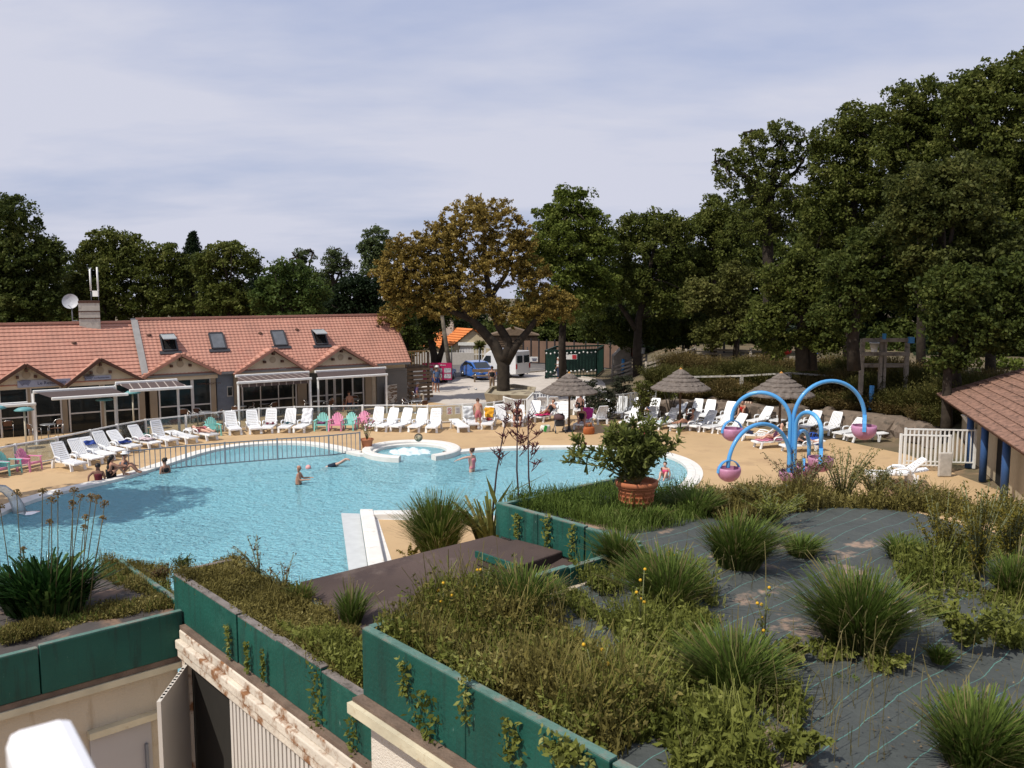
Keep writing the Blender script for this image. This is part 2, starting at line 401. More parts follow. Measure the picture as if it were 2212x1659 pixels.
# courts and road
def sheet(name, pts, z, m, skirt=0):
    mb = MB(); mb.prism([at(u, v, 0) for u, v in pts], z - .03, z); o = mb.build(name, m); return tag(o, kind='structure')
M_court = mat('gravel', (.50, .45, .40), .95, .14, 1.2, bump=.4, bscale=25, dirt=(.40, .35, .30), dscale=.6, dthr=.55)
M_asph = mat('asphalt', (.13, .12, .115), .95, .2, .8, bump=.3, bscale=25, dirt=(.2, .18, .16), dscale=.4, dthr=.56)
sheet('boules_court', [(886, 868), (900, 845), (925, 824), (1180, 802), (1300, 822), (1330, 850), (1290, 880), (1150, 888), (1080, 888.5), (1045, 883), (932, 868.4)], -.005, M_court)
sheet('road', [(840, 826), (925, 822.5), (1180, 800), (1300, 800), (1330, 790), (1100, 776), (860, 790)], -.002, M_asph)
mb = MB(); P = [at(u, v) for u, v in ((925, 824), (1180, 802), (1300, 823))]
for i in range(2): mb.bar(P[i] + Vector((0, 0, .05)), P[i + 1] + Vector((0, 0, .05)), .12, .16)
tag(mb.build('court_kerb', mat('concrete', (.42, .38, .33), .9, .2, 2, bump=.3)), kind='structure')
# spa basin ---------------------------------------------------------------------------------------
c = at(889, 974); ro, ri = 2.28, 1.86
sp = thing('spa_basin', 'round white spa basin with raised rim open towards the pool', 'spa', (c.x, c.y, 0))
mb = MB(); seg = 64; g0, g1 = math.atan2(-1, -.17), math.atan2(-.52, 1)   # gap (camera side)
ang0 = math.atan2((at(945, 992) - c).y, (at(945, 992) - c).x); ang1 = math.atan2((at(858, 997) - c).y, (at(858, 997) - c).x)
if ang1 < ang0: ang1, ang0 = ang1, ang0
a_start, a_end = ang0, ang1 + 0.0
# go the long way round, counter-clockwise from the right opening to the left one
tot = (a_end - a_start) % (2 * math.pi)
if tot < math.pi: a_start, tot = a_end, 2 * math.pi - tot
prof = [(ri, -1.0), (ri, .11), (ri + .05, .15), (ro - .06, .15), (ro, .11), (ro, -1.0)]
vs, fs = [], []
for i in range(seg + 1):
    t = a_start + tot * i / seg
    for r, z in prof: vs.append((r * math.cos(t), r * math.sin(t), z))
k = len(prof)
for i in range(seg):
    for j in range(k - 1): fs.append((i * k + j, i * k + j + 1, (i + 1) * k + j + 1, (i + 1) * k + j))
fs.append(tuple(range(k))); fs.append(tuple(range(seg * k, seg * k + k))[::-1])
mb.add(vs, fs); mb.build('rim', M_cop, sp)
mb = MB(); fm = mat('foam', (.62, .74, .78), .6, .25, 9, bump=.6, bscale=30)
V = []; FQ = []; G = 46
for j in range(G):
    for i in range(G):
        x = (i / (G - 1) - .5) * 3.3; y = (j / (G - 1) - .5) * 3.3; r = math.hypot(x * .8 + .1, y - .25)
        h = -.20 + max(0, 1 - r / 1.25) * (.16 + .16 * abs(math.sin(x * 6.1 + 2 * y) * math.sin(y * 7.3 - x)) + .1 * rng.random())
        V.append((x, y, h))
for j in range(G - 1):
    for i in range(G - 1):
        a = j * G + i; FQ.append((a, a + 1, a + 1 + G, a + G))
o = npmesh('foam', V, FQ, fm, sp, smooth=True)
# platform corner piece between pool and roofs
pf = thing('pool_wall', 'white raised wall edging the tan corner by the pool', 'wall', at(790, 1170))
mb = MB(); q = [at(778, 1112, 0), at(806, 1112, 0), at(838, 1260, 0), at(800, 1260, 0)]; mb.prism(q, 0.012, .2)
mb.prism([at(806, 1113, 0), at(1010, 1111, 0), at(1010, 1120, 0), at(808, 1122, 0)], .012, .17); mb.build('curb', M_cop, pf, True, bevel=.03)
q = [at(737, 1110.5, -.09), at(777, 1112, -.09), at(799, 1262, -.09), at(757, 1262, -.09)]
mb = MB(); mb.prism(q, -1.6, -.05); mb.build('ledge', mat('wet_coping', (.5, .52, .52), .5, .1, 3), pf, True)
# ================================================================== MAIN BUILDING
def tiles(mb, O, ea, eu, La, Lu, course=.36, pitch=.3, lift=.05, wave=.025, sub=4):
    n = ea.cross(eu).normalized()
    if n.z < 0: n = -n
    nc = max(1, int(round(Lu / course))); c = Lu / nc; na = max(1, int(round(La / pitch))) * sub; da = La / na
    prof = [wave * (.5 - .5 * math.cos(2 * math.pi * (i % sub) / sub)) for i in range(na + 1)]
    for j in range(nc):
        vs = []
        for lv, (uu, h) in enumerate(((j * c - .02, lift - .045), (j * c - .02, lift), ((j + 1) * c, .0))):
            for i in range(na + 1):
                vs.append(O + ea * (i * da) + eu * uu + n * (h + (prof[i] if lv else 0)))
        fs = []
        for lv in range(2):
            for i in range(na):
                a = lv * (na + 1) + i; fs.append((a, a + 1, a + na + 2, a + na + 1))
        mb.add(vs, fs)
M_tile = mat('clay_tiles', (.46, .232, .172), .85, .12, .9, bump=.2, bscale=14, dirt=(.44, .20, .15), dscale=2.2, dthr=.57)
M_tiled = mat('dark_verge', (.10, .05, .035), .9, .3, 3)
M_render = mat('cream_render', (.58, .49, .36), .9, .1, 1.5, bump=.15, dirt=(.36, .29, .2), dscale=.8, dthr=.6)
M_frame = mat('white_frame', (.55, .53, .5), .5, .08, 4)
M_clad = mat('blue_cladding', (.2, .23, .28), .7, .15, 3)
M_glass = mat('dark_glass', (.010, .013, .014), .08, .3, 1.5, spec=.28)
M_slate = mat('grey_flashing', (.30, .29, .28), .8, .15, 3)
K1, K2, KX = E1, E2, AX; E1, E2, AX = R1, R2, AR_
BF = -50.6
br = thing('pool_restaurant', 'long single-storey restaurant with salmon tiled roof, gables and skylights behind the pool', 'building', ab(13, BF - 2))
EB, ZE, RB, ZR = -50.15, 2.80, -52.65, 5.78         # eave and ridge
slope = Vector((-E2.x * (-(RB - EB)), -E2.y * (-(RB - EB)), 0))
def roofpt(a, b, dz=0): return ab(a, b, ZE + (b - EB) / (RB - EB) * (ZR - ZE) + dz)
UP = (roofpt(0, RB) - roofpt(0, EB)); LU = UP.length; UP = UP.normalized()
aj, _ = atb(318, 806, EB)            # junction of the wings
AR = atb(888, 781, EB)[0]
mb = MB(); tiles(mb, roofpt(aj, EB), E1, UP, AR - aj, LU, course=.20, pitch=.23, lift=.03, wave=.022)
mb.bar(roofpt(aj, RB, .05), roofpt(AR, RB, .05), .22, .12)
b2 = RB - 3.2; mb.quad(roofpt(aj, RB), roofpt(AR, RB), ab(AR, b2, ZE), ab(aj, b2, ZE))
rf = mb.build('roof', M_tile, br, True)
mb = MB(); tiles(mb, roofpt(-14, EB, -.16), E1, UP, aj + 14, LU, course=.25, pitch=.25, lift=.04, wave=.012)
mb.bar(roofpt(-14, RB, -.1), roofpt(aj, RB, -.1), .22, .12)
mb.quad(roofpt(-14, RB, -.16), roofpt(aj, RB, -.16), ab(aj, b2, ZE), ab(-14, b2, ZE)); rf2 = mb.build('roof', M_tile, br, True)
mb = MB(); mb.bar(roofpt(aj - .1, EB, .05), roofpt(aj - .1, RB, .05), .34, .1, up=Vector((0, 0, 1)))
mb.build('flashing', M_slate, br, True)
# vents on the roof
def roofhit(u, v, dz=0):
    r = ray(u, v); n_ = E1.cross(UP).normalized(); o_ = roofpt(0, EB, dz) - Vector((0, 0, H)); t = o_.dot(n_) / r.dot(n_); p = r * t + Vector((0, 0, H)); return p
for u_, v_ in ((160, 742), (361, 736), (322, 725), (562, 721), (558, 722), (641, 713), (815, 705)):
    if u_ in (558,): continue
    mb = MB(); p = roofhit(u_, v_, 0 if u_ > 250 else -.16); mb.lathe([(.14, 0), (.13, .06), (.06, .11), (.001, .12)], p, 8); mb.build('roof_vent', M_tiled, br, True)
# skylights (u, v centre, opened?)
NR = E1.cross(UP).normalized(); NR = NR if NR.z > 0 else -NR
for (u_, v_, op) in ((364, 742, 1), (469, 738, 0), (602, 732, 0), (690, 730, 1)):
    p = roofhit(u_, v_)
    mb = MB(); W_, H_ = .78, 1.1
    for s in (-1, 1):
        mb.bar(p + E1 * (s * W_ / 2) - UP * H_ / 2 + NR * .07, p + E1 * (s * W_ / 2) + UP * H_ / 2 + NR * .07, .08, .14, up=NR)
        mb.bar(p + UP * (s * H_ / 2) - E1 * W_ / 2 + NR * .07, p + UP * (s * H_ / 2) + E1 * W_ / 2 + NR * .07, .08, .14, up=NR)
    mb.bar(p - UP * (H_ / 2 + .14) - E1 * (W_ / 2 + .2) + NR * .06, p - UP * (H_ / 2 + .14) + E1 * (W_ / 2 + .2) + NR * .06, .2, .05, up=NR)
    sk = mb.build('skylight', mat('anthracite', (.045, .045, .05), .5, .1), br, True)
    mb = MB(); tilt = (UP * math.cos(R(38)) - NR * -math.sin(R(38))) if False else UP
    if op:
        mb.cur = 0; top = p + UP * H_ / 2 + NR * .14; dr = (-UP * math.cos(R(32)) + NR * math.sin(R(32)))
        q = [top - E1 * .33, top + E1 * .33, top + E1 * .33 + dr * .75, top - E1 * .33 + dr * .75]
        mb.quad(*q)
        for i in range(4): mb.bar(q[i], q[(i + 1) % 4], .07, .05)
        mb.build('sash', [mat('blind_glass', (.33, .36, .37), .2, .1), ], sk)
        mb = MB(); mb.quad(*[p + E1 * (s * .36) + UP * (t * .52) + NR * .05 for s, t in ((-1, -1), (1, -1), (1, 1), (-1, 1))]); mb.build('opening', mat('black_hole', (.006, .006, .006), 1, 0), sk)
    else:
        mb.quad(*[p + E1 * (s * .36) + UP * (t * .52) + NR * .12 for s, t in ((-1, -1), (1, -1), (1, 1), (-1, 1))]); mb.build('pane', mat('sky_glass', (.13, .14, .155), .25, .2, 3), sk)
for ch in [c for c in br.children_recursive if c.parent and c.parent.type == 'MESH']:
    ch.location = (-br.location.x, -br.location.y, -br.location.z)
# gutter and garage end
mb = MB(); mb.bar(roofpt(aj, EB + .02, -.06), roofpt(AR - .1, EB + .02, -.06), .14, .12); mb.build('gutter', mat('gutter_grey', (.2, .2, .2), .5, .1), br, True)
# gables
def gable(ul, vl, ua, va, ur, vr, dark, lamps=True, bofs=0.45, sign=None):
    b = BF + bofs
    a0, z0 = atb(ul, vl, b); aa, za = atb(ua, va, b); a1, z1 = atb(ur, vr, b)
    zl = (z0 + z1) / 2
    # ridge runs back until the main roof is as high
    bk = EB + (za - ZE) / (ZR - ZE) * (RB - EB) - .25
    bl = EB - .0
    mb = MB()
    for (ae, s) in ((a0, 1), (a1, -1)):
        O = ab(ae, b + .28, zl); eu = ab(aa, b + .28, za) - O; Lr = eu.length; eu = eu / Lr
        # triangular-ish slope: rows shorter towards the valley
        nc = max(3, int(Lr / .34)); 
        for j in range(nc):
            f0, f1 = j / nc, (j + 1) / nc; l0 = (b + .28 - (bl + (bk - bl) * f0)); l1 = (b + .28 - (bl + (bk - bl) * f1)); nrm = (E2 * -1).cross(eu).normalized(); nrm = nrm if nrm.z > 0 else -nrm
            p0, p1 = O + eu * (Lr * f0), O + eu * (Lr * f1)
            q = [p0 + nrm * .05, p0 + nrm * .05 - E2 * l0, p1 - E2 * l1, p1]
            mb.add(q + [p0 - nrm * .0, p0 - E2 * l0], [(0, 1, 2, 3), (4, 5, 1, 0)])
    rg = mb.build('gable_roof', M_tile, br, True)
    mb = MB()
    for ae in (a0, a1):
        p0, p1 = ab(ae, b + .30, zl - .04), ab(aa, b + .30, za - .0)
        mb.bar(p0, p1, .22, .16)
        if not dark:
            k = int((p1 - p0).length / .33)
            for i in range(k):
                q = p0.lerp(p1, (i + .5) / k); mb.ball(q + Vector((0, 0, .1)), .12, 6, 4, (1.2, .8, .6))
    mb.build('verge', M_tiled if dark else mat('verge_tile', (.40, .195, .14), .85, .2, 3), br, True)  # verge colour carries shade on the left-wing boards, sunlight on the other gables
    mb = MB(); mb.add([ab(a0, b, zl - .1), ab(a1, b, zl - .1), ab(aa, b, za - .12), ab(a0, b - .3, zl - .1), ab(a1, b - .3, zl - .1), ab(aa, b - .3, za - .12)], [(0, 1, 2), (5, 4, 3)])
    mb.build('gable_wall', M_render, br, True)
    mb = MB()
    for t in (.38, .62): mb.bar(ab(a0 + (aa - a0) * 1.0 + (t - .5) * (a1 - a0) * 1.0, b + .02, zl + (za - zl) * .45), ab(aa + (t - .5) * (a1 - a0), b + .3, zl + (za - zl) * .45 + .0), .12, .14)
    if lamps:
        mb.bar(ab(aa, b + .02, za - .3), ab(aa, b + .3, za - .3), .12, .14)
    mb.build('bracket', M_tiled, br, True)
    mb = MB(); zz_ = zl + (za - zl) * .52; c_ = ab(aa, b + .02, zz_); mb.v += [tuple(c_ + E1 * (.2 * math.cos(t * math.pi / 6)) + Vector((0, 0, .2 * math.sin(t * math.pi / 6)))) for t in range(12)]; mb.f.append(tuple(range(12))); mb.m.append(0); mb.sm.append(False); mb.build('round_vent', mat('vent_beige', (.38, .3, .21), .9, .1), br, True)
    return a0, aa, a1, zl, za, b
GB = [gable(-28, 838, 55, 787, 135, 833, True), gable(142, 833, 215, 775, 312, 820, True), gable(306, 812, 388, 765, 474, 806, False), gable(503, 806, 588, 753, 662, 801, False), gable(658, 800, 735, 748, 812, 794, False)]
# walls below
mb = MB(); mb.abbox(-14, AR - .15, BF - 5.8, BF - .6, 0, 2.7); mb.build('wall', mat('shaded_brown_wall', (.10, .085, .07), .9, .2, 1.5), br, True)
mb = MB(); mb.abbox(atb(806, 880, BF)[0], AR - .16, BF - .59, BF - .1, 0, 2.65); mb.build('end_wall', M_render, br, True)
def pier(u0, u1, m, name='pier', b=BF + .4, z0=0, z1=2.75, t=.2):
    a0 = atb(u0, 880, b)[0]; a1 = atb(u1, 880, b)[0]; mb = MB(); mb.abbox(a0, a1, b - t, b, z0, z1); return mb.build(name, m, br, True)
def wallbox(u0, u1, z0, z1, b, m, name, t=.05):
    a0 = atb(u0, 880, b)[0]; a1 = atb(u1, 880, b)[0]; mb = MB(); mb.abbox(a0, a1, b - t, b, z0, z1); return mb.build(name, m, br, True)
GLZ = [(0, 60), (68, 132), (150, 218), (226, 300), (345, 415), (418, 456), (524, 640), (668, 705), (707, 722), (724, 740), (762, 785)]
for u0, u1 in GLZ:
    fo = wallbox(u0, u1, .05, 2.45, BF + .3, M_glass, 'window')
    a0 = atb(u0, 880, BF + .3)[0]; a1 = atb(u1, 880, BF + .3)[0]; mb = MB()
    for a in (a0, a1): mb.abbox(a - .04, a + .04, BF + .28, BF + .37, .0, 2.5)
    for z in (.95, 2.42): mb.abbox(a0 + .045, a1 - .045, BF + .28, BF + .35, z, z + .07)
    if a1 - a0 > 2.2:
        for k in (1, 2): a = a0 + (a1 - a0) * k / 3; mb.abbox(a - .025, a + .025, BF + .28, BF + .34, .0, 2.42)
    f_ = mb.build('frame', M_frame, fo); f_.location = -br.location
wallbox(741, 760, .0, 2.3, BF + .28, MATS['black_hole'], 'doorway')
for u0, u1 in ((61, 67), (135, 146), (219, 226), (302, 314), (325, 341), (457, 468), (508, 520), (644, 664), (790, 804)): pier(u0, u1, mat('shaded_pier_render', (.30, .24, .17), .9, .12, 1.5))  # cream pier colour lowered to carry the shade under the awnings
wallbox(470, 508, 0, 2.7, BF + .1, M_clad, 'cladding', .1)
mb = MB(); a0 = atb(470, 880, BF + .1)[0]; a1 = atb(508, 880, BF + .1)[0]
for k in range(18): mb.bar(ab(a0, BF + .1, .12 + k * .14), ab(a1, BF + .1, .12 + k * .14), .035, .02)
mb.build('boards', M_clad, br, True)
wallbox(492, 504, 1.3, 1.9, BF + .17, M_frame, 'small_window', .04); wallbox(493.5, 502.5, 1.36, 1.84, BF + .185, M_glass, 'small_pane', .02)
for i in range(5):
    a0, aa, a1, zl, za, b = GB[i]; mb = MB(); mb.abbox(a0 + .1, a1 - .1, b - .3, b - .02, 2.45, zl - .1 if zl > 2.6 else 2.6); mb.build('lintel', M_render, br, True)
# garage shutter at the right end
wallbox(815, 880, 0, 2.35, BF + .02, mat('shutter_grey', (.17, .165, .155), .7, .1, 2), 'shutter', .1)
mb = MB(); a0 = atb(815, 880, BF)[0]; a1 = atb(880, 880, BF)[0]
for k in range(16): mb.bar(ab(a0 + .1, BF + .03, .1 + k * .14), ab(a1 - .1, BF + .03, .1 + k * .14), .03, .02)
mb.build('shutter_slat', MATS['shutter_grey'], br, True)
# signs on the gables
M_sign = mat('sign_blue', (.33, .35, .44), .6, .08, 2)
def text(s, size, p, m, parent=None, rz=None, name='lettering', ext=.004, rx=math.pi / 2, align='CENTER'):
    cu = bpy.data.curves.new(name, 'FONT'); cu.body = s; cu.size = size; cu.extrude = ext; cu.align_x = align; cu.align_y = 'CENTER'
    o = bpy.data.objects.new('tmp', cu); COL.objects.link(o); dg = bpy.context.evaluated_depsgraph_get(); me = bpy.data.meshes.new_from_object(o.evaluated_get(dg)); bpy.data.objects.remove(o)
    n = link_mesh(name, me, m, parent); n.location = Vector(p) - (Vector(parent.location) if parent and parent.type == 'EMPTY' else Vector((0, 0, 0))); n.rotation_euler = (rx, 0, AX if rz is None else rz); return n
M_navy = mat('navy_letter', (.03, .03, .08), .6, 0); M_maroon = mat('maroon_paint', (.35, .02, .09), .5, .05); M_paperw = mat('paper_white', (.66, .66, .65), .6, .05)
for (u0, u1, v0, v1, s) in ((30, 152, 815, 838, 'Les Baladins'), (317 / 1.0 * .58 - 0, 418 * .58, 810, 824, 'Les Baladins')):
    pass
def fsign(u0, v0, u1, v1, b, m, words, col, size, ph=0):
    a0, z0 = atb(u0, v1, b); a1, z1 = atb(u1, v0, b); mb = MB(); mb.abbox(a0, a1, b, b + .03, z0, z1)
    o = thing('wall_sign', None, 'sign', ab((a0 + a1) / 2, b, z0)); mb.build('board', m, o, True)
    text(words, size * .78, ab((a0 + a1) / 2 + (a1 - a0) * (.14 if ph else 0), b + .035, (z0 + z1) / 2), col, o)
    if ph:
        mb = MB(); c_ = ab(a0 + (a1 - a0) * .14, b + .034, (z0 + z1) / 2)
        for k in range(5): mb.tube([c_ + E1 * (.28 * math.cos(t) * (1 - k * .12)) + Vector((0, 0, .1 + .1 * math.sin(t) - k * .05)) for t in np.linspace(.2, 3.0, 8)], .012, 4)
        mb.build('emblem', col, o, True)
    return o
o = fsign(38, 817, 152, 838, BF + .5, M_sign, 'Le Restaurant', M_navy, .3, 1); tag(o, 'pale blue sign with a wave emblem on the leftmost gable', 'sign')
o = fsign(183, 810, 240, 822, BF + .5, M_sign, "Le Restaurant", M_navy, .17, 1); tag(o, 'pale blue sign on the second gable from the left', 'sign')
a_, z_ = atb(452, 829, BF + .5); o = text('COMMUNICATION', .15, ab(a_, BF + .47, z_), M_tiled); o.name = 'wall_lettering'; tag(o, 'small brown lettering on the cream wall under the middle gable', 'lettering')
o = fsign(603, 796, 618, 802, BF + .5, M_paperw, 'BAR', M_maroon, .16); tag(o, 'small white and red sign above the striped awning', 'sign')
# chimney with dish
c_ = roofhit(196, 703, -.16); c0 = c_ - E2 * .25
ch = thing('chimney_stack', 'pale rendered chimney stack on the ridge of the restaurant roof', 'chimney', c0 - Vector((0, 0, 0)))
M_ = Matrix.Rotation(AX - R(8), 3, 'Z'); mb = MB(); mb.box(c0 + Vector((0, 0, .2)), (1.05, .8, 2.1), M_); mb.build('shaft', mat('chimney_render', (.5, .46, .4), .9, .15, 2, dirt=(.3, .27, .24), dscale=2, dthr=.55), ch, True)
mb = MB(); mb.box(c0 + Vector((0, 0, 1.3)), (1.08, .84, .12), M_); mb.box(c0 + Vector((0, 0, .78)), (1.09, .85, .05), M_); mb.box(c0 + Vector((0, 0, .4)), (1.09, .85, .05), M_); mb.build('band', M_tiled, ch, True)
q = c0 + Vector((-.95, .0, .95))
ds = thing('satellite_dish', 'round grey satellite dish mounted left of the chimney', 'satellite dish', q - Vector((0, 0, .3)))
mb = MB(); pr = [(.001, 0), (.2, .02), (.34, .07), (.42, .12)]; mb.lathe(pr, (0, 0, 0), 20); o = mb.build('reflector', mat('dish_grey', (.42, .43, .46), .5, .05), ds); o.rotation_euler = (R(75), 0, R(15)); o.location = (0, -.1, .65)
mb = MB(); mb.tube([(0, 0, -1.1), (0, 0, .6)], .03, 6); mb.tube([(0, -.1, .35), (.1, -.55, .45)], .015, 5); mb.tube([(0, 0, -.4), (.6, 0, -.4)], .025, 5); mb.build('mast', M_grey, ds)
for k, (dx, h) in enumerate(((.15, 1.2), (.55, 1.3))):
    an = thing('antenna', ('slim pale aerial standing up from the middle of the chimney', 'slim pale aerial with a white box right of the chimney top')[k], 'antenna', c0 + Vector((dx, 0, 1.2)))
    mb = MB(); mb.tube([(0, 0, -.2), (0, 0, .9)], .018, 5); mb.build('pole', M_grey, an); mb = MB(); mb.tube([(0, 0, .7), (0, 0, h + .7)], .05, 6)
    if k: mb.box((-.1, -.1, .55), (.3, .12, .32))
    mb.build('radome', M_white, an)
# awnings -------------------------------------------------------------------------------------------
M_aw = mat('taupe_fabric', (.075, .055, .052), .85, .1, 4)
def stripemat(name, c1, c2, per, axis, thr=.72):
    m, nt, N, L = newmat(name); out = N.new('ShaderNodeOutputMaterial'); b = N.new('ShaderNodeBsdfPrincipled'); b.inputs['Roughness'].default_value = .85; L.new(b.outputs[0], out.inputs[0])
    tc = N.new('ShaderNodeTexCoord'); vm = N.new('ShaderNodeVectorMath'); vm.operation = 'DOT_PRODUCT'; vm.inputs[1].default_value = tuple(Vector(axis) / per); L.new(tc.outputs['Object'], vm.inputs[0])
    fr = N.new('ShaderNodeMath'); fr.operation = 'FRACT'; L.new(vm.outputs['Value'], fr.inputs[0]); gt = N.new('ShaderNodeMath'); gt.operation = 'GREATER_THAN'; gt.inputs[1].default_value = thr; L.new(fr.outputs[0], gt.inputs[0])
    mx = N.new('ShaderNodeMix'); mx.data_type = 'RGBA'; L.new(gt.outputs[0], mx.inputs['Factor']); mx.inputs['A'].default_value = (*c1, 1); mx.inputs['B'].default_value = (*c2, 1); L.new(mx.outputs['Result'], b.inputs['Base Color']); MATS[name] = m; return m
M_aws = stripemat('striped_fabric', (.08, .055, .05), (.36, .31, .27), .42, E1, .88)
def awning(uL, vL, uR, vR, fL, fR, bt, bfr, m, label, posts=(), val=False):
    """uL,vL,uR,vR: back bar ends on plane b=bt; fL,fR: front bar ends on plane b=bfr"""
    a0, z0 = atb(uL, vL, bt); a1, z1 = atb(uR, vR, bt); zb = (z0 + z1) / 2
    c0_, y0 = atb(*fL, bfr); c1_, y1 = atb(*fR, bfr); zf = (y0 + y1) / 2
    t = thing('awning', label, 'awning', ab((a0 + a1) / 2, (bt + bfr) / 2, 0))
    mb = MB(); mb.bar(ab(a0, bt, zb), ab(a1, bt, zb), .16, .16); mb.build('cassette', M_white, t, True, bevel=.03)
    mb = MB(); mb.quad(ab(a0 + .1, bt + .05, zb - .02), ab(a1 - .1, bt + .05, zb - .02), ab(c1_ - .1, bfr, zf), ab(c0_ + .1, bfr, zf))
    if val: mb.quad(ab(c0_ + .1, bfr + .0, zf - .02), ab(c1_ - .1, bfr + .0, zf - .02), ab(c1_ - .1, bfr, zf - .26), ab(c0_ + .1, bfr, zf - .26))
    mb.build('canopy', m, t, True)
    mb = MB(); mb.bar(ab(c0_, bfr + .04, zf), ab(c1_, bfr + .04, zf), .13, .14); mb.build('front_bar', M_white, t, True, bevel=.03)
    for (a_, b_, z_) in [(a0, bt, zb), (a1, bt, zb)] if posts == 'back' else [(c0_ + .08, bfr, zf), (c1_ - .08, bfr, zf)]:
        mb = MB(); mb.bar(ab(a_, b_, 0), ab(a_, b_, z_ - .07), .1, .1); mb.build('post', M_white, t, True)
    return t
awning(508, 813, 668, 804, (511, 827), (673, 818), BF + 1.3, BF + 3.6, M_aws, 'brown and white striped awning of the white framed kind beside the blue cladding', val=True)
awning(680, 802, 834, 796, (684, 818), (837, 809), BF + 1.3, BF + 3.3, M_aw, 'plain brown awning in front of the open restaurant door')
awning(71, 852, 247, 832, (111, 864), (277, 849), BF + 3.4, BF + 4.7, M_aw, 'plain dark brown awning with a white post over the left terrace', posts='back')
awning(249, 831.5, 383, 818, (279, 847), (415, 833), BF + 3.4, BF + 4.7, M_aws, 'striped brown awning joined to the right of the plain left terrace awning', posts='back')
awning(-70, 884, 60, 866, (-90, 886), (78, 870), BF + 2.6, BF + 3.5, M_aw, 'partly rolled brown awning cut by the left edge of the picture')
# banner in front of the garage wall
def banner_mat():
    m, nt, N, L = newmat('banner_print'); out = N.new('ShaderNodeOutputMaterial'); b = N.new('ShaderNodeBsdfPrincipled'); L.new(b.outputs[0], out.inputs[0]); tc = N.new('ShaderNodeTexCoord')
    mp = N.new('ShaderNodeMapping'); mp.inputs['Scale'].default_value = (.6, .6, 2.2); L.new(tc.outputs['Object'], mp.inputs[0]); n = N.new('ShaderNodeTexNoise'); n.inputs['Scale'].default_value = 1.3; n.inputs['Detail'].default_value = 6; n.inputs['Distortion'].default_value = 1.5; L.new(mp.outputs[0], n.inputs['Vector'])
    cr = N.new('ShaderNodeValToRGB'); cr.color_ramp.interpolation = 'CONSTANT'; e = cr.color_ramp.elements; e[0].color = (.5, .48, .44, 1); e[1].position = .45; e[1].color = (.12, .07, .04, 1)
    for p, c in ((.52, (.3, .28, .25, 1)), (.6, (.55, .52, .48, 1))): q = e.new(p); q.color = c
    L.new(n.outputs['Fac'], cr.inputs[0]); L.new(cr.outputs[0], b.inputs[0]); MATS['banner_print'] = m; return m
bn = thing('banner', 'long printed banner with a brown and white scene below the garage wall', 'banner', at(858, 875))
p0, p1 = at(832, 878), at(889, 868.5); mb = MB(); mb.bar(p0 + Vector((0, 0, .75)), p1 + Vector((0, 0, .75)), .03, 1.2); mb.build('print', banner_mat(), bn, True)
mb = MB()
for p in (p0, p1): mb.bar(p, p + Vector((0, 0, 1.4)), .05, .05)
mb.build('frame', M_grey, bn, True)
# timber stair lean-to right of the building
ls = thing('timber_stair', 'weathered brown timber stair and landing at the right end of the restaurant', 'stair', ab(AR + 1, BF - 1))
mb = MB(); M_wood = mat('weathered_wood', (.17, .12, .08), .9, .3, 4, bump=.3, bscale=20)
for k in range(8): mb.abbox(AR + .2, AR + 2, BF - .3 - k * .05, BF - .25 - k * .05, .25 + k * .26, .43 + k * .26)
for a in (AR + .25, AR + 1.95): mb.abbox(a - .06, a + .06, BF - .9, BF - .75, 0, 3.3)
mb.abbox(AR + .2, AR + 2, BF - 2.6, BF - .95, 2.2, 2.35); mb.build('boards', M_wood, ls, True)
mb = MB()
for k in range(9): mb.abbox(AR + .3 + k * .2, AR + .36 + k * .2, BF - 1.3, BF - 1.24, 2.36, 3.3)
mb.abbox(AR + .2, AR + 2, BF - 1.36, BF - 1.2, 3.3, 3.38); mb.build('railing', mat('fresh_wood', (.36, .22, .09), .8, .2), ls, True)
E1, E2, AX = K1, K2, KX
# ================================================================== FOLIAGE
def rand_dirs(n, up=0.0):
    v = rng.normal(size=(n, 3)); v[:, 2] += up; v /= np.linalg.norm(v, axis=1, keepdims=True) + 1e-9; return v
def leaf_quads(P, size, up=.6, asp=.62, svar=.5):
    """one rhombic leaf per point"""
    n = len(P); nrm = rand_dirs(n, up); t = np.cross(nrm, rng.normal(size=(n, 3))); t /= np.linalg.norm(t, axis=1, keepdims=True) + 1e-9
    s = np.cross(nrm, t); sz = size * (1 - svar / 2 + svar * rng.random(n))[:, None]
    V = np.stack([P - t * sz, P + s * sz * asp - nrm * sz * .15, P + t * sz, P - s * sz * asp - nrm * sz * .15], 1).reshape(-1, 3)
    return V, np.arange(4 * n).reshape(-1, 4)
def clump_points(centers, radii, per, flat=.7, shell=.5, lowcut=-.35):
    out = []
    for c, r in zip(centers, radii):
        k = max(3, int(per * (.7 + .6 * rng.random()))); d = rand_dirs(k, .35); rr = (shell + (1 - shell) * rng.random(k)) * r
        p = d * rr[:, None]; p[:, 2] *= flat; p += rng.normal(size=(k, 3)) * r * .10
        out.append(p + np.array(c))
    return np.concatenate(out)
L_oak = leafmat('oak_leaves', (.034, .050, .010), (.108, .125, .026), (.19, .195, .055))
L_oak2 = leafmat('oak_leaves_dark', (.026, .041, .010), (.078, .098, .021), (.145, .155, .042))
L_bright = leafmat('maple_leaves', (.045, .07, .010), (.135, .165, .030), (.22, .24, .06))
L_gold = leafmat('golden_leaves', (.12, .088, .02), (.28, .20, .048), (.38, .30, .10), trans=.3)
L_yel = leafmat('yellowish_leaves', (.05, .06, .014), (.13, .135, .035), (.2, .19, .06))
L_pale = leafmat('pale_leaves', (.05, .075, .03), (.12, .15, .06))
L_con = leafmat('conifer_needles', (.008, .018, .008), (.025, .04, .014))
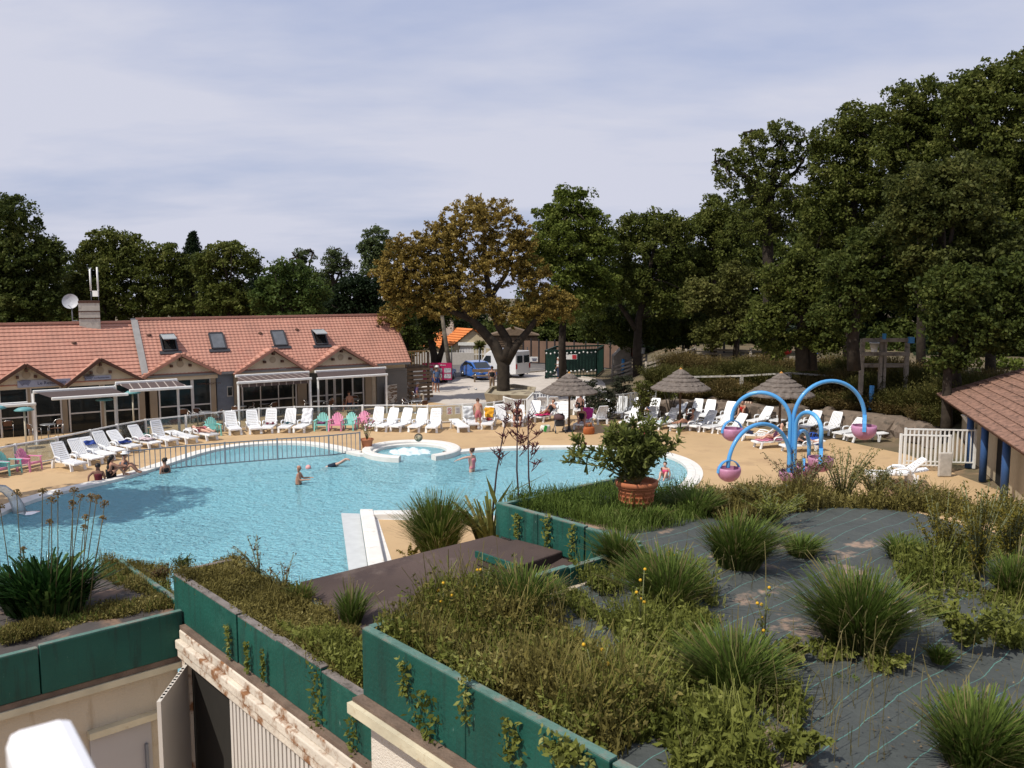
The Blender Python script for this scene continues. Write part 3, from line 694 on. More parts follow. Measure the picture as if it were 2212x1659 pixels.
def tree_px(label, d, base, lobes, leafm, limbs=(), kind='broadleaf_tree', lsize=.16, dens=1.0, clr=15, group=None, trunkw=.3, barkm=None, zbase=None, depthk=1.0, shell=.6, flat=.7):
    """lobes: (u, v, ru, rv) on the upright plane at distance d; limbs: list of [(u, v, r_m), ...]"""
    bz = aty(base[0], base[1], d); gz = terr(bz.x, d) if zbase is None else zbase
    root = thing(kind, label, 'tree', (bz.x, d, gz), 0, group)
    k = d / F; C, RR = [], []; lsize = lsize * (.62 if d < 60 else .7); clr = clr * .85
    tot = 0
    for (u, v, ru, rv) in lobes:
        c = aty(u, v, d); nclu = max(5, int(ru * rv / (clr * clr) * 5.2 * dens)); tot += nclu
        dd = rand_dirs(nclu, .15); rr = rng.random(nclu) ** .45
        q = dd * rr[:, None] * np.array([ru * k, ru * k * .85 * depthk, rv * k]); q += np.array(c)
        C.append(q); RR.append(np.full(nclu, clr * k) * (.6 + .8 * rng.random(nclu)))
    C = np.concatenate(C); RR = np.concatenate(RR)
    per = (clr * k / lsize) ** 2 * 3.8
    P = clump_points(C, RR, per, shell=shell, flat=flat)
    V, Q = leaf_quads(P, lsize)
    npmesh('crown', V, Q, leafm, root, True)
    mb = MB()
    if not limbs:
        top = aty(lobes[0][0], lobes[0][1], d); b = Vector(root.location); pts = []
        for i in range(7):
            f = i / 6; p = b.lerp(top, f); p += Vector((math.sin(f * 5 + d) * .25 * f, math.cos(f * 4) * .2 * f, 0)); pts.append(p)
        mb.tube(pts, [trunkw * (1 - .8 * i / 6) for i in range(7)], 8)
        for i in range(min(len(lobes) * 2, 9)):
            j = rng.integers(len(C)); e = Vector(C[j]); s = b.lerp(top, .35 + .4 * rng.random()); m_ = s.lerp(e, .5) + Vector((0, 0, .4)); mb.tube([s, m_, e], [trunkw * .4, trunkw * .25, trunkw * .08], 5)
    for l in limbs:
        mb.tube([aty(u, v, d + (dy if False else 0)) for (u, v, r) in l], [r for (u, v, r) in l], 9)
    if limbs:
        ends = [aty(l[-1][0], l[-1][1], d) for l in limbs]
        for j in rng.choice(len(C), min(len(C), 46), replace=False):
            e = Vector(C[j]); s = min(ends + [aty(q[0], q[1], d) for l in limbs for q in l[2:]], key=lambda t: (t - e).length)
            m_ = s.lerp(e, .55) + Vector((rng.normal() * .2, rng.normal() * .2, .25)); mb.tube([s, m_, e], [.09, .06, .02], 4)
    # put the foot exactly into the ground
    mb.build('trunk', barkm or M_bark, root, True)
    return root
G1 = 'trees behind the restaurant'
tree_px('dark oak at the left edge of the picture, taller than the trees behind the roof', 62, (20, 760), [(5, 470, 75, 55), (50, 560, 75, 80), (-10, 600, 80, 90), (60, 650, 80, 60), (105, 560, 40, 40), (20, 690, 90, 50)], L_oak2, group=G1)
tree_px('round green oak above the chimney and satellite dish', 66, (240, 770), [(245, 530, 62, 34), (200, 560, 42, 34), (290, 560, 40, 40), (240, 610, 80, 60), (180, 640, 60, 50), (270, 670, 80, 40)], L_oak, group=G1)
tree_px('green oak left of the small pointed conifer', 66, (360, 770), [(355, 560, 42, 34), (385, 590, 40, 40), (330, 610, 48, 50), (360, 660, 60, 40)], L_oak, group=G1)
tree_px('broad dark green oak right of the small pointed conifer', 64, (500, 760), [(495, 558, 55, 36), (455, 580, 40, 40), (540, 570, 32, 26), (480, 640, 60, 50), (520, 660, 60, 40)], L_oak, group=G1)
tree_px('bright green rounded tree behind the middle of the restaurant roof', 60, (620, 760), [(625, 600, 55, 38), (590, 640, 48, 42), (665, 640, 48, 42), (630, 675, 70, 30)], leafmat('bright_oak', (.028, .05, .010), (.08, .12, .028), (.13, .16, .04)), group=G1)
tree_px('thin half-bare tree with sparse leaves left of its neighbour', 72, (655, 760), [(655, 562, 32, 26), (640, 590, 30, 26)], L_pale, dens=.5, clr=10, lsize=.11, limbs=[[(655, 760, .25), (655, 660, .2), (648, 600, .14), (640, 556, .06)], [(652, 620, .14), (668, 575, .08), (675, 545, .04)]], group=G1)
tree_px('thin half-bare tree with sparse leaves just left of the golden tree', 72, (722, 760), [(722, 565, 28, 32), (745, 585, 24, 22), (705, 590, 24, 22)], L_pale, dens=.5, clr=10, lsize=.11, limbs=[[(722, 760, .25), (722, 640, .18), (718, 590, .12), (716, 545, .05)], [(721, 620, .12), (738, 580, .07), (748, 560, .03)]], group=G1)
tree_px('dark shaded tree filling the gap under the golden crown behind the roof end', 66, (770, 790), [(770, 640, 46, 50), (730, 670, 42, 34), (800, 660, 42, 60), (830, 730, 40, 55)], L_con, group=G1)
tree_px('pale grey-green tree top peeping out left of the golden crown', 70, (815, 790), [(815, 515, 32, 24), (800, 545, 28, 24), (840, 540, 32, 28), (815, 590, 42, 38)], L_pale, dens=.9, clr=11, group=G1)
# conifer
b_ = aty(418, 770, 68); cf = thing('conifer_tree', 'small dark pointed conifer rising above the oaks behind the roof', 'tree', (b_.x, 68, 0))
C, RR = [], []
for i in range(90):
    f = i / 89; v = 503 + f * 130; r = 3 + f * 34; t = i * 2.4; p = aty(416, v, 68); C.append((p.x + math.cos(t) * r * 68 / F, 68 + math.sin(t) * r * 68 / F, p.z)); RR.append(.2 + .35 * f)
V, Q = leaf_quads(clump_points(C, RR, 60), .13, up=0, asp=.3); npmesh('crown', V, Q, L_con, cf, True)
mb = MB(); mb.tube([cf.location, aty(416, 600, 68), aty(416, 505, 68)], [.25, .15, .03], 6); mb.build('trunk', M_bark, cf, True)
# the golden tree over the court
tree_px('large golden-brown tree with a forked dark trunk in front of the parked van', 57, (1088, 861), [(1040, 475, 88, 52), (960, 520, 62, 50), (890, 545, 62, 40), (850, 600, 50, 50), (905, 610, 75, 60), (985, 590, 75, 60), (1080, 560, 66, 62), (1130, 520, 30, 42), (1145, 600, 46, 50), (1180, 655, 46, 40), (1215, 665, 40, 34), (860, 650, 40, 32), (1030, 655, 60, 32), (940, 660, 80, 34), (1120, 680, 60, 30), (850, 690, 34, 26)], L_gold,
        limbs=[[(1088, 866, .56), (1087, 835, .44), (1087, 785, .44), (1068, 745, .36), (1040, 712, .30), (1018, 690, .26), (1000, 660, .25), (985, 620, .18), (965, 570, .08)],
               [(1087, 780, .5), (1100, 750, .3), (1096, 735, .3), (1075, 700, .27), (1060, 650, .24), (1050, 590, .18), (1046, 520, .1), (1040, 460, .04)],
               [(1090, 780, .45), (1115, 745, .28), (1140, 715, .22), (1165, 680, .16), (1190, 640, .07)], [(1060, 640, .2), (1095, 590, .13), (1110, 520, .08), (1120, 480, .03)], [(1018, 690, .25), (960, 665, .16), (900, 640, .1), (870, 620, .05)]],
        kind='golden_tree', lsize=.13, dens=.85, clr=9.5, shell=.2, zbase=0)
# bright maple and neighbours
tree_px('bright green dense tree rising right of the golden tree', 66, (1216, 800), [(1235, 440, 46, 34), (1190, 478, 50, 34), (1270, 478, 46, 34), (1235, 520, 95, 46), (1180, 560, 45, 40), (1290, 540, 46, 45), (1250, 600, 90, 46), (1230, 660, 80, 40), (1300, 620, 40, 42)], L_bright, clr=17,
        limbs=[[(1216, 830, .32), (1214, 740, .28), (1218, 660, .25), (1228, 560, .15), (1235, 460, .05)]], kind='maple_tree', zbase=0)
tree_px('green oak with an uneven top between the bright tree and the tall right-hand oaks', 68, (1370, 800), [(1420, 485, 56, 32), (1360, 500, 36, 36), (1470, 500, 34, 34), (1400, 540, 80, 46), (1460, 570, 46, 50), (1370, 620, 70, 50), (1440, 650, 66, 46)], L_oak, clr=16,
        limbs=[[(1378, 830, .4), (1376, 760, .36), (1380, 690, .3), (1400, 600, .2), (1420, 500, .05)], [(1380, 720, .25), (1340, 660, .16), (1320, 610, .08)]])
tree_px('oak filling the dip in the skyline beside the tall half-bare oak', 70, (1540, 790), [(1545, 460, 42, 34), (1520, 500, 36, 38), (1580, 490, 50, 50), (1560, 550, 72, 50), (1500, 580, 44, 40)], L_oak, clr=16)
tree_px('tall open-topped oak with thin twigs against the sky, left of the great oak mass', 58, (1655, 800), [(1690, 290, 56, 28), (1625, 300, 34, 22), (1580, 352, 46, 30), (1640, 350, 66, 40), (1720, 340, 54, 44), (1650, 410, 86, 40), (1560, 388, 28, 20), (1700, 450, 90, 52), (1640, 490, 70, 40)], L_oak, clr=12, dens=.52, lsize=.14,
        limbs=[[(1660, 820, .5), (1662, 640, .42), (1658, 500, .34), (1668, 400, .22), (1690, 300, .06)], [(1660, 430, .2), (1620, 385, .14), (1570, 360, .06), (1545, 350, .02)], [(1662, 420, .2), (1720, 370, .12), (1750, 320, .04)], [(1640, 400, .14), (1625, 330, .08), (1620, 285, .02)]])
BGK = 'tall oaks on the right'
tree_px('great dark oak whose top is the first step up right of the open-topped oak', 54, (1850, 820), [(1850, 265, 66, 36), (1800, 310, 50, 50), (1880, 330, 76, 60), (1800, 400, 66, 60), (1880, 430, 90, 60), (1780, 480, 60, 50), (1850, 540, 100, 50)], L_oak, clr=19, group=BGK, limbs=[[(1840, 820, .5), (1835, 700, .45), (1830, 560, .35), (1850, 400, .2), (1850, 280, .05)], [(1832, 640, .2), (1790, 590, .12), (1760, 560, .05)]])
tree_px('great dark oak forming the second step of the right-hand skyline', 50, (1990, 820), [(1985, 215, 76, 34), (1950, 270, 66, 50), (2050, 265, 80, 55), (1990, 340, 100, 60), (2050, 410, 90, 60)], L_oak, clr=20, group=BGK)
tree_px('highest great oak at the right edge of the picture', 46, (2140, 820), [(2150, 170, 76, 36), (2090, 210, 66, 40), (2200, 190, 76, 80), (2130, 280, 120, 70), (2230, 120, 30, 34), (2180, 380, 110, 80), (2200, 500, 110, 80)], L_oak, clr=21, group=BGK)
tree_px('wide olive-lit oak crown hanging low in front of the highest oaks', 42, (2080, 820), [(2010, 410, 96, 50), (2060, 470, 110, 60), (1960, 480, 70, 50), (2130, 540, 90, 60), (2080, 400, 80, 60), (2010, 570, 80, 50), (2070, 600, 80, 50)], leafmat('olive_oak', (.03, .042, .010), (.085, .095, .024), (.14, .14, .04)), clr=22, group=BGK, kind='broadleaf_tree')
tree_px('low spreading oak below the open-topped oak, in front of the playground', 48, (1720, 800), [(1745, 560, 62, 34), (1690, 600, 66, 36), (1790, 620, 72, 40), (1720, 660, 92, 46), (1690, 740, 56, 36), (1640, 700, 50, 40), (1770, 740, 60, 30), (1800, 690, 66, 40), (1860, 650, 50, 46)], L_oak, clr=17, kind='broadleaf_tree', limbs=[[(1735, 800, .42), (1732, 740, .36), (1736, 660, .25), (1745, 580, .08)], [(1755, 800, .3), (1752, 740, .24), (1770, 690, .14)]])
tree_px('dark double-trunked oak right of the low spreading oak', 44, (1848, 800), [(1920, 600, 80, 60), (1890, 540, 76, 50), (1970, 630, 80, 56), (1840, 640, 60, 50), (1820, 580, 50, 40), (1800, 690, 50, 40)], L_oak2, clr=18, kind='broadleaf_tree', limbs=[[(1845, 800, .35), (1842, 740, .3), (1850, 660, .25), (1880, 560, .1)], [(1830, 720, .12), (1815, 660, .1), (1810, 600, .05)]])
tree_px('dark oak over the brown roof of the changing building', 40, (2050, 830), [(2060, 640, 90, 70), (2030, 690, 46, 46), (2120, 690, 80, 60), (2060, 770, 60, 40), (2200, 640, 80, 90), (2170, 730, 60, 50)], L_oak2, clr=20, group=BGK, kind='broadleaf_tree')
tree_px('yellow-green rounded tree deep between the trunks', 62, (1590, 780), [(1590, 600, 46, 34), (1560, 650, 56, 40), (1610, 690, 56, 40), (1550, 720, 56, 36), (1510, 640, 44, 46)], L_yel, clr=14, kind='broadleaf_tree', zbase=1)
tree_px('leafy tree with low dark branches behind the wooden slide tower', 72, (1490, 790), [(1480, 620, 60, 50), (1500, 700, 66, 46), (1440, 720, 60, 46), (1380, 710, 60, 50), (1310, 700, 70, 50)], L_oak2, clr=17, kind='broadleaf_tree', zbase=0)
# far line of the wood: individual trees, low detail
k = 0
for (u, v, ru, rv, d) in ((-40, 640, 80, 100, 80), (140, 640, 70, 90, 84), (420, 640, 80, 70, 86), (560, 650, 80, 70, 88), (700, 660, 80, 70, 86), (870, 700, 70, 70, 95), (1010, 690, 80, 50, 110), (1150, 700, 80, 70, 100), (1330, 640, 80, 110, 92), (1450, 630, 90, 120, 94), (1600, 560, 90, 150, 90), (1770, 560, 110, 170, 88), (1960, 520, 130, 210, 84), (2150, 520, 140, 260, 80), (1690, 700, 80, 70, 92), (1850, 700, 90, 80, 84), (1250, 710, 70, 60, 98), (1540, 710, 70, 60, 96), (980, 740, 60, 40, 104), (1080, 735, 60, 45, 106), (1180, 745, 60, 45, 98), (1400, 735, 80, 40, 88), (1500, 735, 80, 40, 90), (1620, 725, 80, 45, 88), (1740, 725, 80, 45, 86), (1850, 735, 80, 40, 84), (1950, 735, 80, 45, 80), (2060, 740, 80, 50, 74), (2180, 720, 80, 60, 72), (830, 740, 50, 40, 90)):
    t = tree_px(None, d, (u, 800), [(u, v, ru, rv), (u - ru * .5, v + rv * .5, ru * .7, rv * .5), (u + ru * .5, v + rv * .4, ru * .7, rv * .6)], L_oak2 if k % 3 else L_con, clr=20, lsize=.26, dens=.8, kind='woodland_tree', zbase=0)
    t['group'] = 'dark woodland trees far behind everything'; t['label'] = 'dark woodland tree standing in the far row behind the nearer trees'; k += 1
# ================================================================== LOUNGERS AND CHAIRS
def make_lounger(style, back, label):
    """foot end at local +Y, back rising towards -Y. style: h / v slats; back angle in degrees"""
    t = thing('sun_lounger', label, 'sun lounger'); P = M_plast; al = R(back)
    zs, hy = .33, -.28
    mb = MB()
    for s in (-1, 1): mb.bar((s * .30, hy, zs), (s * .27, .98, zs - .03), .05, .06)
    mb.bar((-.27, .96, zs - .03), (.27, .96, zs - .03), .06, .06); mb.bar((-.3, hy, zs), (.3, hy, zs), .06, .05)
    if style == 'h':
        for k in range(11): y = hy + .08 + k * .112; mb.box((0, y, zs + .012), (.54, .085, .02))
    else:
        for k in range(7): x = -.225 + k * .075; mb.bar((x, hy, zs + .012), (x * .93, .96, zs - .015), .055, .02)
    mb.build('seat', P, t)
    d = Vector((0, -math.cos(al), math.sin(al))); nrm = Vector((0, math.sin(al), math.cos(al))); o = Vector((0, hy, zs + .02)); Lb = .80
    mb = MB()
    for s in (-1, 1): mb.bar(o + Vector((s * .285, 0, 0)), o + d * Lb + Vector((s * .25, 0, 0)), .055, .04, up=nrm)
    mb.bar(o + d * Lb + Vector((-.25, 0, 0)), o + d * Lb + Vector((.25, 0, 0)), .09, .04, up=nrm)
    if style == 'h':
        for k in range(8): q = o + d * (.06 + k * .092); mb.bar(q + Vector((-.27, 0, 0)), q + Vector((.27, 0, 0)), .070, .022, up=nrm)
    else:
        for k in range(6): x = -.2 + k * .08; mb.bar(o + Vector((x, 0, 0)) + d * .02, o + d * Lb + Vector((x * .9, 0, 0)), .055, .022, up=nrm)
    mb.build('backrest', P, t)
    for s in (-1, 1):
        mb = MB(); mb.tube([(s * .33, .12, zs), (s * .345, .10, zs + .13), (s * .35, .02, zs + .19), (s * .35, -.2, zs + .20), (s * .34, -.36, zs + .17), (s * .32, -.42, zs + .02)], [.028, .03, .035, .035, .03, .025], 6); mb.build('armrest', P, t)
        for y, lean in ((.72, .08), (-.52, -.06)):
            mb = MB(); mb.bar((s * .27, y, zs), (s * .29, y + lean, 0), .06, .11, up=Vector((1, 0, 0))); mb.bar((s * .285, y + lean * .5 - .11, zs - .02), (s * .29, y + lean - .03, .02), .05, .05) ; mb.build('leg', P, t)
    mb = MB(); mb.bar((-.27, -.52, .3), (.27, -.52, .3), .05, .05); mb.bar((0, hy, zs), (0, -.55, .3), .5, .03)
    if back > 25: mb.bar((-.2, -.5, .3), tuple(o + d * .5 + Vector((-.2, 0, -.03))), .035, .03); mb.bar((.2, -.5, .3), tuple(o + d * .5 + Vector((.2, 0, -.03))), .035, .03)
    mb.build('rear_frame', P, t)
    return t
PROTO = {}; used = set()
def lounger(u, v, th, kind, label, z=0.0, scl=None):
    """kind like h60 / v45 / h5 ; th = direction of the foot end in degrees from +X"""
    label = 'white sun lounger ' + label
    p = at(u, v, z)
    if kind not in PROTO:
        t = make_lounger(kind[0], float(kind[1:]), label); PROTO[kind] = t; t['group'] = 'white sun loungers round the pool'
        t.location = p; t.rotation_euler = (0, 0, R(th - 90)); return t
    return dup(PROTO[kind], p, R(th - 90), label)
LG = [
 (146, 1012, -32, 'h58', 'nearest the pink and teal chairs on the left side'),
 (184, 1000, -32, 'v50', 'second from the pink and teal chairs, back in shade'),
 (211, 992, -32, 'v42', 'with a blue headrest towel, third from the left chairs'),
 (234, 983, -32, 'v55', 'fourth from the left, with a grey-looking upright back'),
 (268, 974, -32, 'h40', 'carrying the folded blue towel'),
 (311, 966, -30, 'v52', 'carrying a white and pink towel beside the teal chair'),
 (352, 959, -36, 'h68', 'steeply raised, right of the teal chair on the left side'),
 (394, 954, -36, 'h6', 'lying completely flat behind the paddling pool'),
 (438, 948, -36, 'h7', 'lying flat under the sunbather left of the teal chair'),
 (503, 935, -62, 'h62', 'first right of the turquoise chair near the blue cladding'),
 (548, 933, -66, 'h62', 'second right of the turquoise chair, with nothing on it'),
 (583, 931, -86, 'h66', 'with a dark red towel on its seat'),
 (623, 930, -92, 'v64', 'with a small dark towel on its seat'),
 (658, 930, -98, 'h64', 'covered by a white patterned towel'),
 (812, 926, -102, 'v66', 'half hidden behind the potted oleander by the pool'),
 (840, 928, -112, 'h62', 'first complete one right of the potted oleander'),
 (870, 928, -112, 'h62', 'between two others in the middle row, second right of the potted oleander'),
 (905, 929, -104, 'v60', 'with upright slats just left of the last one before the notice sheets'),
 (938, 930, -96, 'h64', 'standing right under the notice sheets on the fence'),
 (992, 929, -70, 'v6', 'folded flat left of the one with the grey towel'),
 (1016, 923, -75, 'h58', 'with a crumpled grey towel over its back'),
 (1055, 923, -95, 'h58', 'with a red and yellow towel over its back'),
 (1088, 917, -70, 'v58', 'empty, just right of the red and yellow towel'),
 (1120, 917, -95, 'v50', 'under the seated woman behind the tall flower stalks'),
 (1152, 908, -105, 'v56', 'with a smooth bright back between two sunbathers'),
 (1183, 908, -130, 'v50', 'under the woman in black left of the first parasol pole'),
 (1168, 893, 95, 'v62', 'turned away, left of the pair in the shade of the first parasol'),
 (1194, 893, 92, 'v62', 'turned away, right of the pair in the shade of the first parasol'),
 (1216, 912, -100, 'h62', 'in half shadow just left of the first parasol pole'),
 (1252, 893, -100, 'v60', 'in deep shade at the back under the first parasol'),
 (1262, 924, -115, 'h50', 'hung with a magenta towel behind the woman in the black swimsuit'),
 (1292, 914, 110, 'v58', 'turned away at the right edge of the first parasol shadow'),
 (1308, 898, -110, 'v40', 'dull grey looking, low behind the first parasol'),
 (1340, 899, -112, 'v68', 'with a tall rounded back of upright slats near the bushes'),
 (1371, 900, -120, 'h58', 'in the back row, right of the tall rounded one'),
 (1407, 901, -122, 'h55', 'in the back row with bare feet showing on it'),
 (1363, 920, -122, 'h50', 'in the front row just above the oleander leaves, left one'),
 (1402, 922, -122, 'h54', 'in the front row just above the oleander leaves, right one'),
 (1437, 925, -145, 'h56', 'with a black bag and a red hat, its back in shadow'),
 (1462, 902, -125, 'h34', 'reclined low behind the middle parasol pole'),
 (1500, 904, -125, 'v62', 'with a rounded back of upright slats right of the middle parasol pole'),
 (1528, 906, -122, 'h60', 'tall in the back row against the dark rocks'),
 (1480, 930, -150, 'v48', 'under the woman in black who shades her face'),
 (1520, 929, -140, 'h50', 'in the front row just right of the woman shading her face'),
 (1552, 932, -146, 'v48', 'in the front row behind the upper left bucket, left one'),
 (1583, 936, -146, 'v48', 'partly hidden by the upper left bucket'),
 (1570, 910, -125, 'h58', 'in the back row left of the woman in red'),
 (1643, 918, -140, 'h46', 'under the left half of the third parasol'),
 (1692, 917, -140, 'v52', 'at the third parasol pole'),
 (1640, 953, 155, 'h40', 'with its grey back seen from behind between the blue arches'),
 (1668, 966, -165, 'h8', 'flat, carrying the sunbather with the pink towel'),
 (1730, 975, -168, 'h10', 'flat, carrying the sunbather behind the blue stems'),
 (1724, 922, -130, 'v36', 'low between the two blue stems in the back row'),
 (1750, 930, -135, 'v50', 'framed by the smaller blue arch'),
 (1795, 936, -138, 'v60', 'standing steeply with nothing on it right of the smaller blue arch'),
 (1835, 945, -150, 'v45', 'last one of the row before the right-hand rocks'),
 (1868, 953, -172, 'h4', 'flat and long under the highest bucket'),
]
for i, a in enumerate(LG): lounger(*a)
# stack by the white gate
for k in range(4):
    o = lounger(1925 + 2 * k, 1040, 165, 'h12', ('lowest of the stack by the white gate', 'second from the bottom of the stack by the white gate', 'third from the bottom of the stack by the white gate', 'topmost of the flat ones stacked by the white gate')[k], z=k * .16)
    o['group'] = 'sun loungers stacked by the white gate'
o = lounger(1935, 1040, 172, 'h38', 'on top of the stack by the white gate with raised back', z=.64); o['group'] = 'sun loungers stacked by the white gate'
# adirondack style resin chairs ----------------------------------------------------------------------
def make_adi(m, label):
    t = thing('resin_armchair', label, 'garden chair')
    mb = MB()
    for k in range(5): mb.box((0, .22 - k * .105, .36 - k * .018), (.50, .085, .025), Matrix.Rotation(R(8), 3, 'X'))
    mb.build('seat', m, t)
    mb = MB()
    for k in range(7):
        x = (k - 3) * .072; h = .62 - abs(k - 3) ** 2 * .022
        mb.bar((x * .9, -.24, .3), (x * 1.25, -.24 - .22, .3 + h), .060, .025, up=Vector((0, 1, .3)))
    mb.bar((-.26, -.33, .52), (.26, -.33, .52), .05, .03); mb.build('backrest', m, t)
    for s in (-1, 1):
        mb = MB(); mb.bar((s * .33, .3, .56), (s * .31, -.36, .56), .11, .03); mb.build('armrest', m, t)
        for y, z in ((.24, .55), (-.3, .55)):
            mb = MB(); mb.bar((s * .31, y, z), (s * .33, y * 1.15, 0), .07, .05); mb.build('leg', m, t)
        
    mb = MB(); mb.bar((-.3, .25, .33), (.3, .25, .33), .03, .07); mb.build('front_rail', m, t)
    return t
M_teal = mat('teal_resin', (.23, .56, .50), .4, .08, 3); M_pink = mat('pink_resin', (.68, .25, .40), .4, .08, 3)
ADI = [('teal', 22, 1024, -12, 'teal armchair near the left edge beside the first lounger'), ('pink', 66, 1016, -12, 'pink armchair beside the leftmost lounger'), ('pink', -6, 1030, -14, 'pink armchair cut by the left picture edge'),
       ('teal', 303, 951, -25, 'turquoise armchair between two loungers on the left side'), ('teal', 461, 941, -55, 'turquoise armchair between the sunbather and the middle loungers'),
       ('teal', 695, 930, -88, 'pale teal armchair holding a purple towel'), ('pink', 726, 930, -92, 'pink armchair between two pale teal armchairs'), ('teal', 754, 929, -100, 'pale teal armchair left of the potted oleander'), ('pink', 783, 926, -96, 'pink armchair half behind the potted oleander'),
       ('pink', 400, 906, -80, 'left one of two pink armchairs on the terrace'), ('pink', 431, 903, -85, 'right one of two pink armchairs on the terrace'), ('teal', 460, 902, -85, 'pale teal armchair on the terrace right of the pink pair'), ('teal', 500, 901, -150, 'pale teal armchair on the terrace turned sideways'), ('teal', 508, 898, -140, 'second sideways teal armchair behind its neighbour on the terrace')]
AP = {}
for c, u, v, th, lab in ADI:
    lab = lab.replace('armchair', 'plastic slatted armchair')
    p = at(u, v, 0)
    if c not in AP:
        o = make_adi(M_teal if c == 'teal' else M_pink, lab); AP[c] = o; o.location = p; o.rotation_euler = (0, 0, R(th - 90))
    else: o = dup(AP[c], p, R(th - 90), lab)
    o['group'] = 'pastel plastic armchairs'; 
# striped deck chair
o = dup(PROTO['v50'], at(1606, 908), R(-120 - 90), 'brown and cream striped deck chair in which the woman in red sits', 'none'); del o['group']; o.name = 'deck_chair'; o['category'] = 'deck chair'
M_brw = stripemat('striped_canvas', (.14, .06, .04), (.5, .38, .28), .14, (1, 0, 0), .5)
for c in o.children:
    c.data = c.data.copy(); c.data.materials.clear(); c.data.materials.append(M_brw if c.name.startswith('backrest') else mats if False else (M_brw if c.name.startswith('seat') else M_wood))
# towels and things lying on the loungers
def on_lounger(idx, dy, z, w, l, m, name, label, cat, back=None, rum=.02):
    """a crumpled cloth lying on lounger idx; back=angle if it hangs over the backrest"""
    u, v, th, kind, _ = LG[idx]; p = at(u, v, 0); rz = R(th - 90)
    nx_, ny_ = 12, 18; V, FQ = [], []
    al = R(float(kind[1:])); ph = rng.random() * 6
    for j in range(ny_):
        for i in range(nx_):
            x = (i / (nx_ - 1) - .5) * w; s = (j / (ny_ - 1) - .5) * l
            cr = rum * (math.sin(x * 19 + ph + s * 7) + math.sin(s * 23 + x * 11 + ph))
            if back: q = Vector((x + cr * .6, -.28 - math.cos(al) * (.42 + s) + math.sin(al) * (.045 + rum * 2 + cr), .35 + math.sin(al) * (.42 + s) + math.cos(al) * (.045 + rum * 2 + cr)))
            else: q = Vector((x + cr, dy + s + cr, .37 + rum * 2 + cr + z))
            V.append(tuple(q))
    for j in range(ny_ - 1):
        for i in range(nx_ - 1):
            a = j * nx_ + i; FQ.append((a, a + 1, a + 1 + nx_, a + nx_))
    o = npmesh(name, V, FQ, m, smooth=True); o.location = p; o.rotation_euler = (0, 0, rz)
    sm_ = o.modifiers.new('thick', 'SOLIDIFY'); sm_.thickness = .015
    return tag(o, label, cat)
cl = lambda n, c, **k: mat('cloth_' + n, c, .9, .2, 6, bump=.3, bscale=30, **k)
on_lounger(4, .0, 0, .5, .5, cl('blue', (.03, .06, .25)), 'towel', 'folded dark blue towel on a lounger on the left side', 'towel', rum=.035)
on_lounger(2, 0, 0, .5, .25, cl('blue', (.03, .06, .25)), 'towel', 'small blue-grey towel over the top of the third left lounger', 'towel', back=1)
on_lounger(5, .1, 0, .55, .8, cl('whitepink', (.6, .5, .52)), 'towel', 'white and pink towel spread on the seat beside the teal chair', 'towel', rum=.03)
on_lounger(11, .0, 0, .45, .3, cl('darkred', (.16, .02, .04)), 'towel', 'small dark red towel on the seat of a middle lounger', 'towel', rum=.03)
on_lounger(12, .0, 0, .4, .25, cl('darkteal', (.02, .07, .09)), 'towel', 'small dark teal towel on the seat of an upright-slatted lounger', 'towel', rum=.03)
on_lounger(13, .0, 0, .56, .8, cl('white', (.66, .66, .68), dirt=(.3, .3, .42), dscale=2.5, dthr=.57), 'towel', 'white towel with grey swirls over the back of a lounger left of the pastel chairs', 'towel', back=1)
on_lounger(20, .0, 0, .58, .62, cl('grey', (.46, .47, .48)), 'towel', 'crumpled pale grey towel over a lounger back left of the standing man', 'towel', back=1, rum=.03)
on_lounger(21, .0, 0, .5, .6, cl('redyellow', (.60, .30, .02), dirt=(.30, .02, .02), dscale=1.3, dthr=.48), 'towel', 'yellow and dark red towel over a lounger back right of the standing man', 'towel', back=1, rum=.03)
on_lounger(21, .0, 0, .4, .3, cl('red', (.35, .03, .04)), 'cloth_bundle', 'small red bundle on the seat under the yellow and red towel', 'towel', rum=.045)
on_lounger(25, .4, 0, .6, 1.0, cl('magenta', (.5, .03, .13)), 'towel', 'crimson towel under the legs of the woman in black by the parasol', 'towel', rum=.02)
on_lounger(30, .0, 0, .6, .75, cl('fuchsia', (.45, .03, .20)), 'towel', 'large magenta towel over the back behind the woman in the black swimsuit', 'towel', back=1)
on_lounger(38, .3, 0, .5, .6, cl('paleblue', (.5, .62, .66)), 'towel', 'pale blue towel on the seat under the black bag', 'towel', rum=.02)
on_lounger(50, .2, 0, .56, 1.3, cl('pinkish', (.6, .22, .32)), 'towel', 'pink towel on the flat lounger behind the blue arches', 'towel', rum=.015)
on_lounger(49, .5, 0, .4, .35, cl('navy', (.015, .02, .05)), 'cloth_bundle', 'navy bundle on the foot of the lounger seen from behind', 'clothes', rum=.04)
on_lounger(43, .3, 0, .5, .7, cl('white2', (.62, .63, .66)), 'towel', 'white towel on the seat right of the woman shading her face', 'towel', rum=.03)
p = at(695, 930); o = npmesh('towel', [(x * .2, y * .2, .45 + .05 * math.sin(x * 5 + y * 4)) for y in (-1, -.3, .3, 1) for x in (-1, -.3, .3, 1)], [(j * 4 + i, j * 4 + i + 1, j * 4 + i + 5, j * 4 + i + 4) for j in range(3) for i in range(3)], cl('purple', (.16, .05, .12)), smooth=True); o.location = p; tag(o, 'crumpled purple towel on the seat of a pale teal armchair', 'towel')
o.modifiers.new('thick', 'SOLIDIFY').thickness = .06
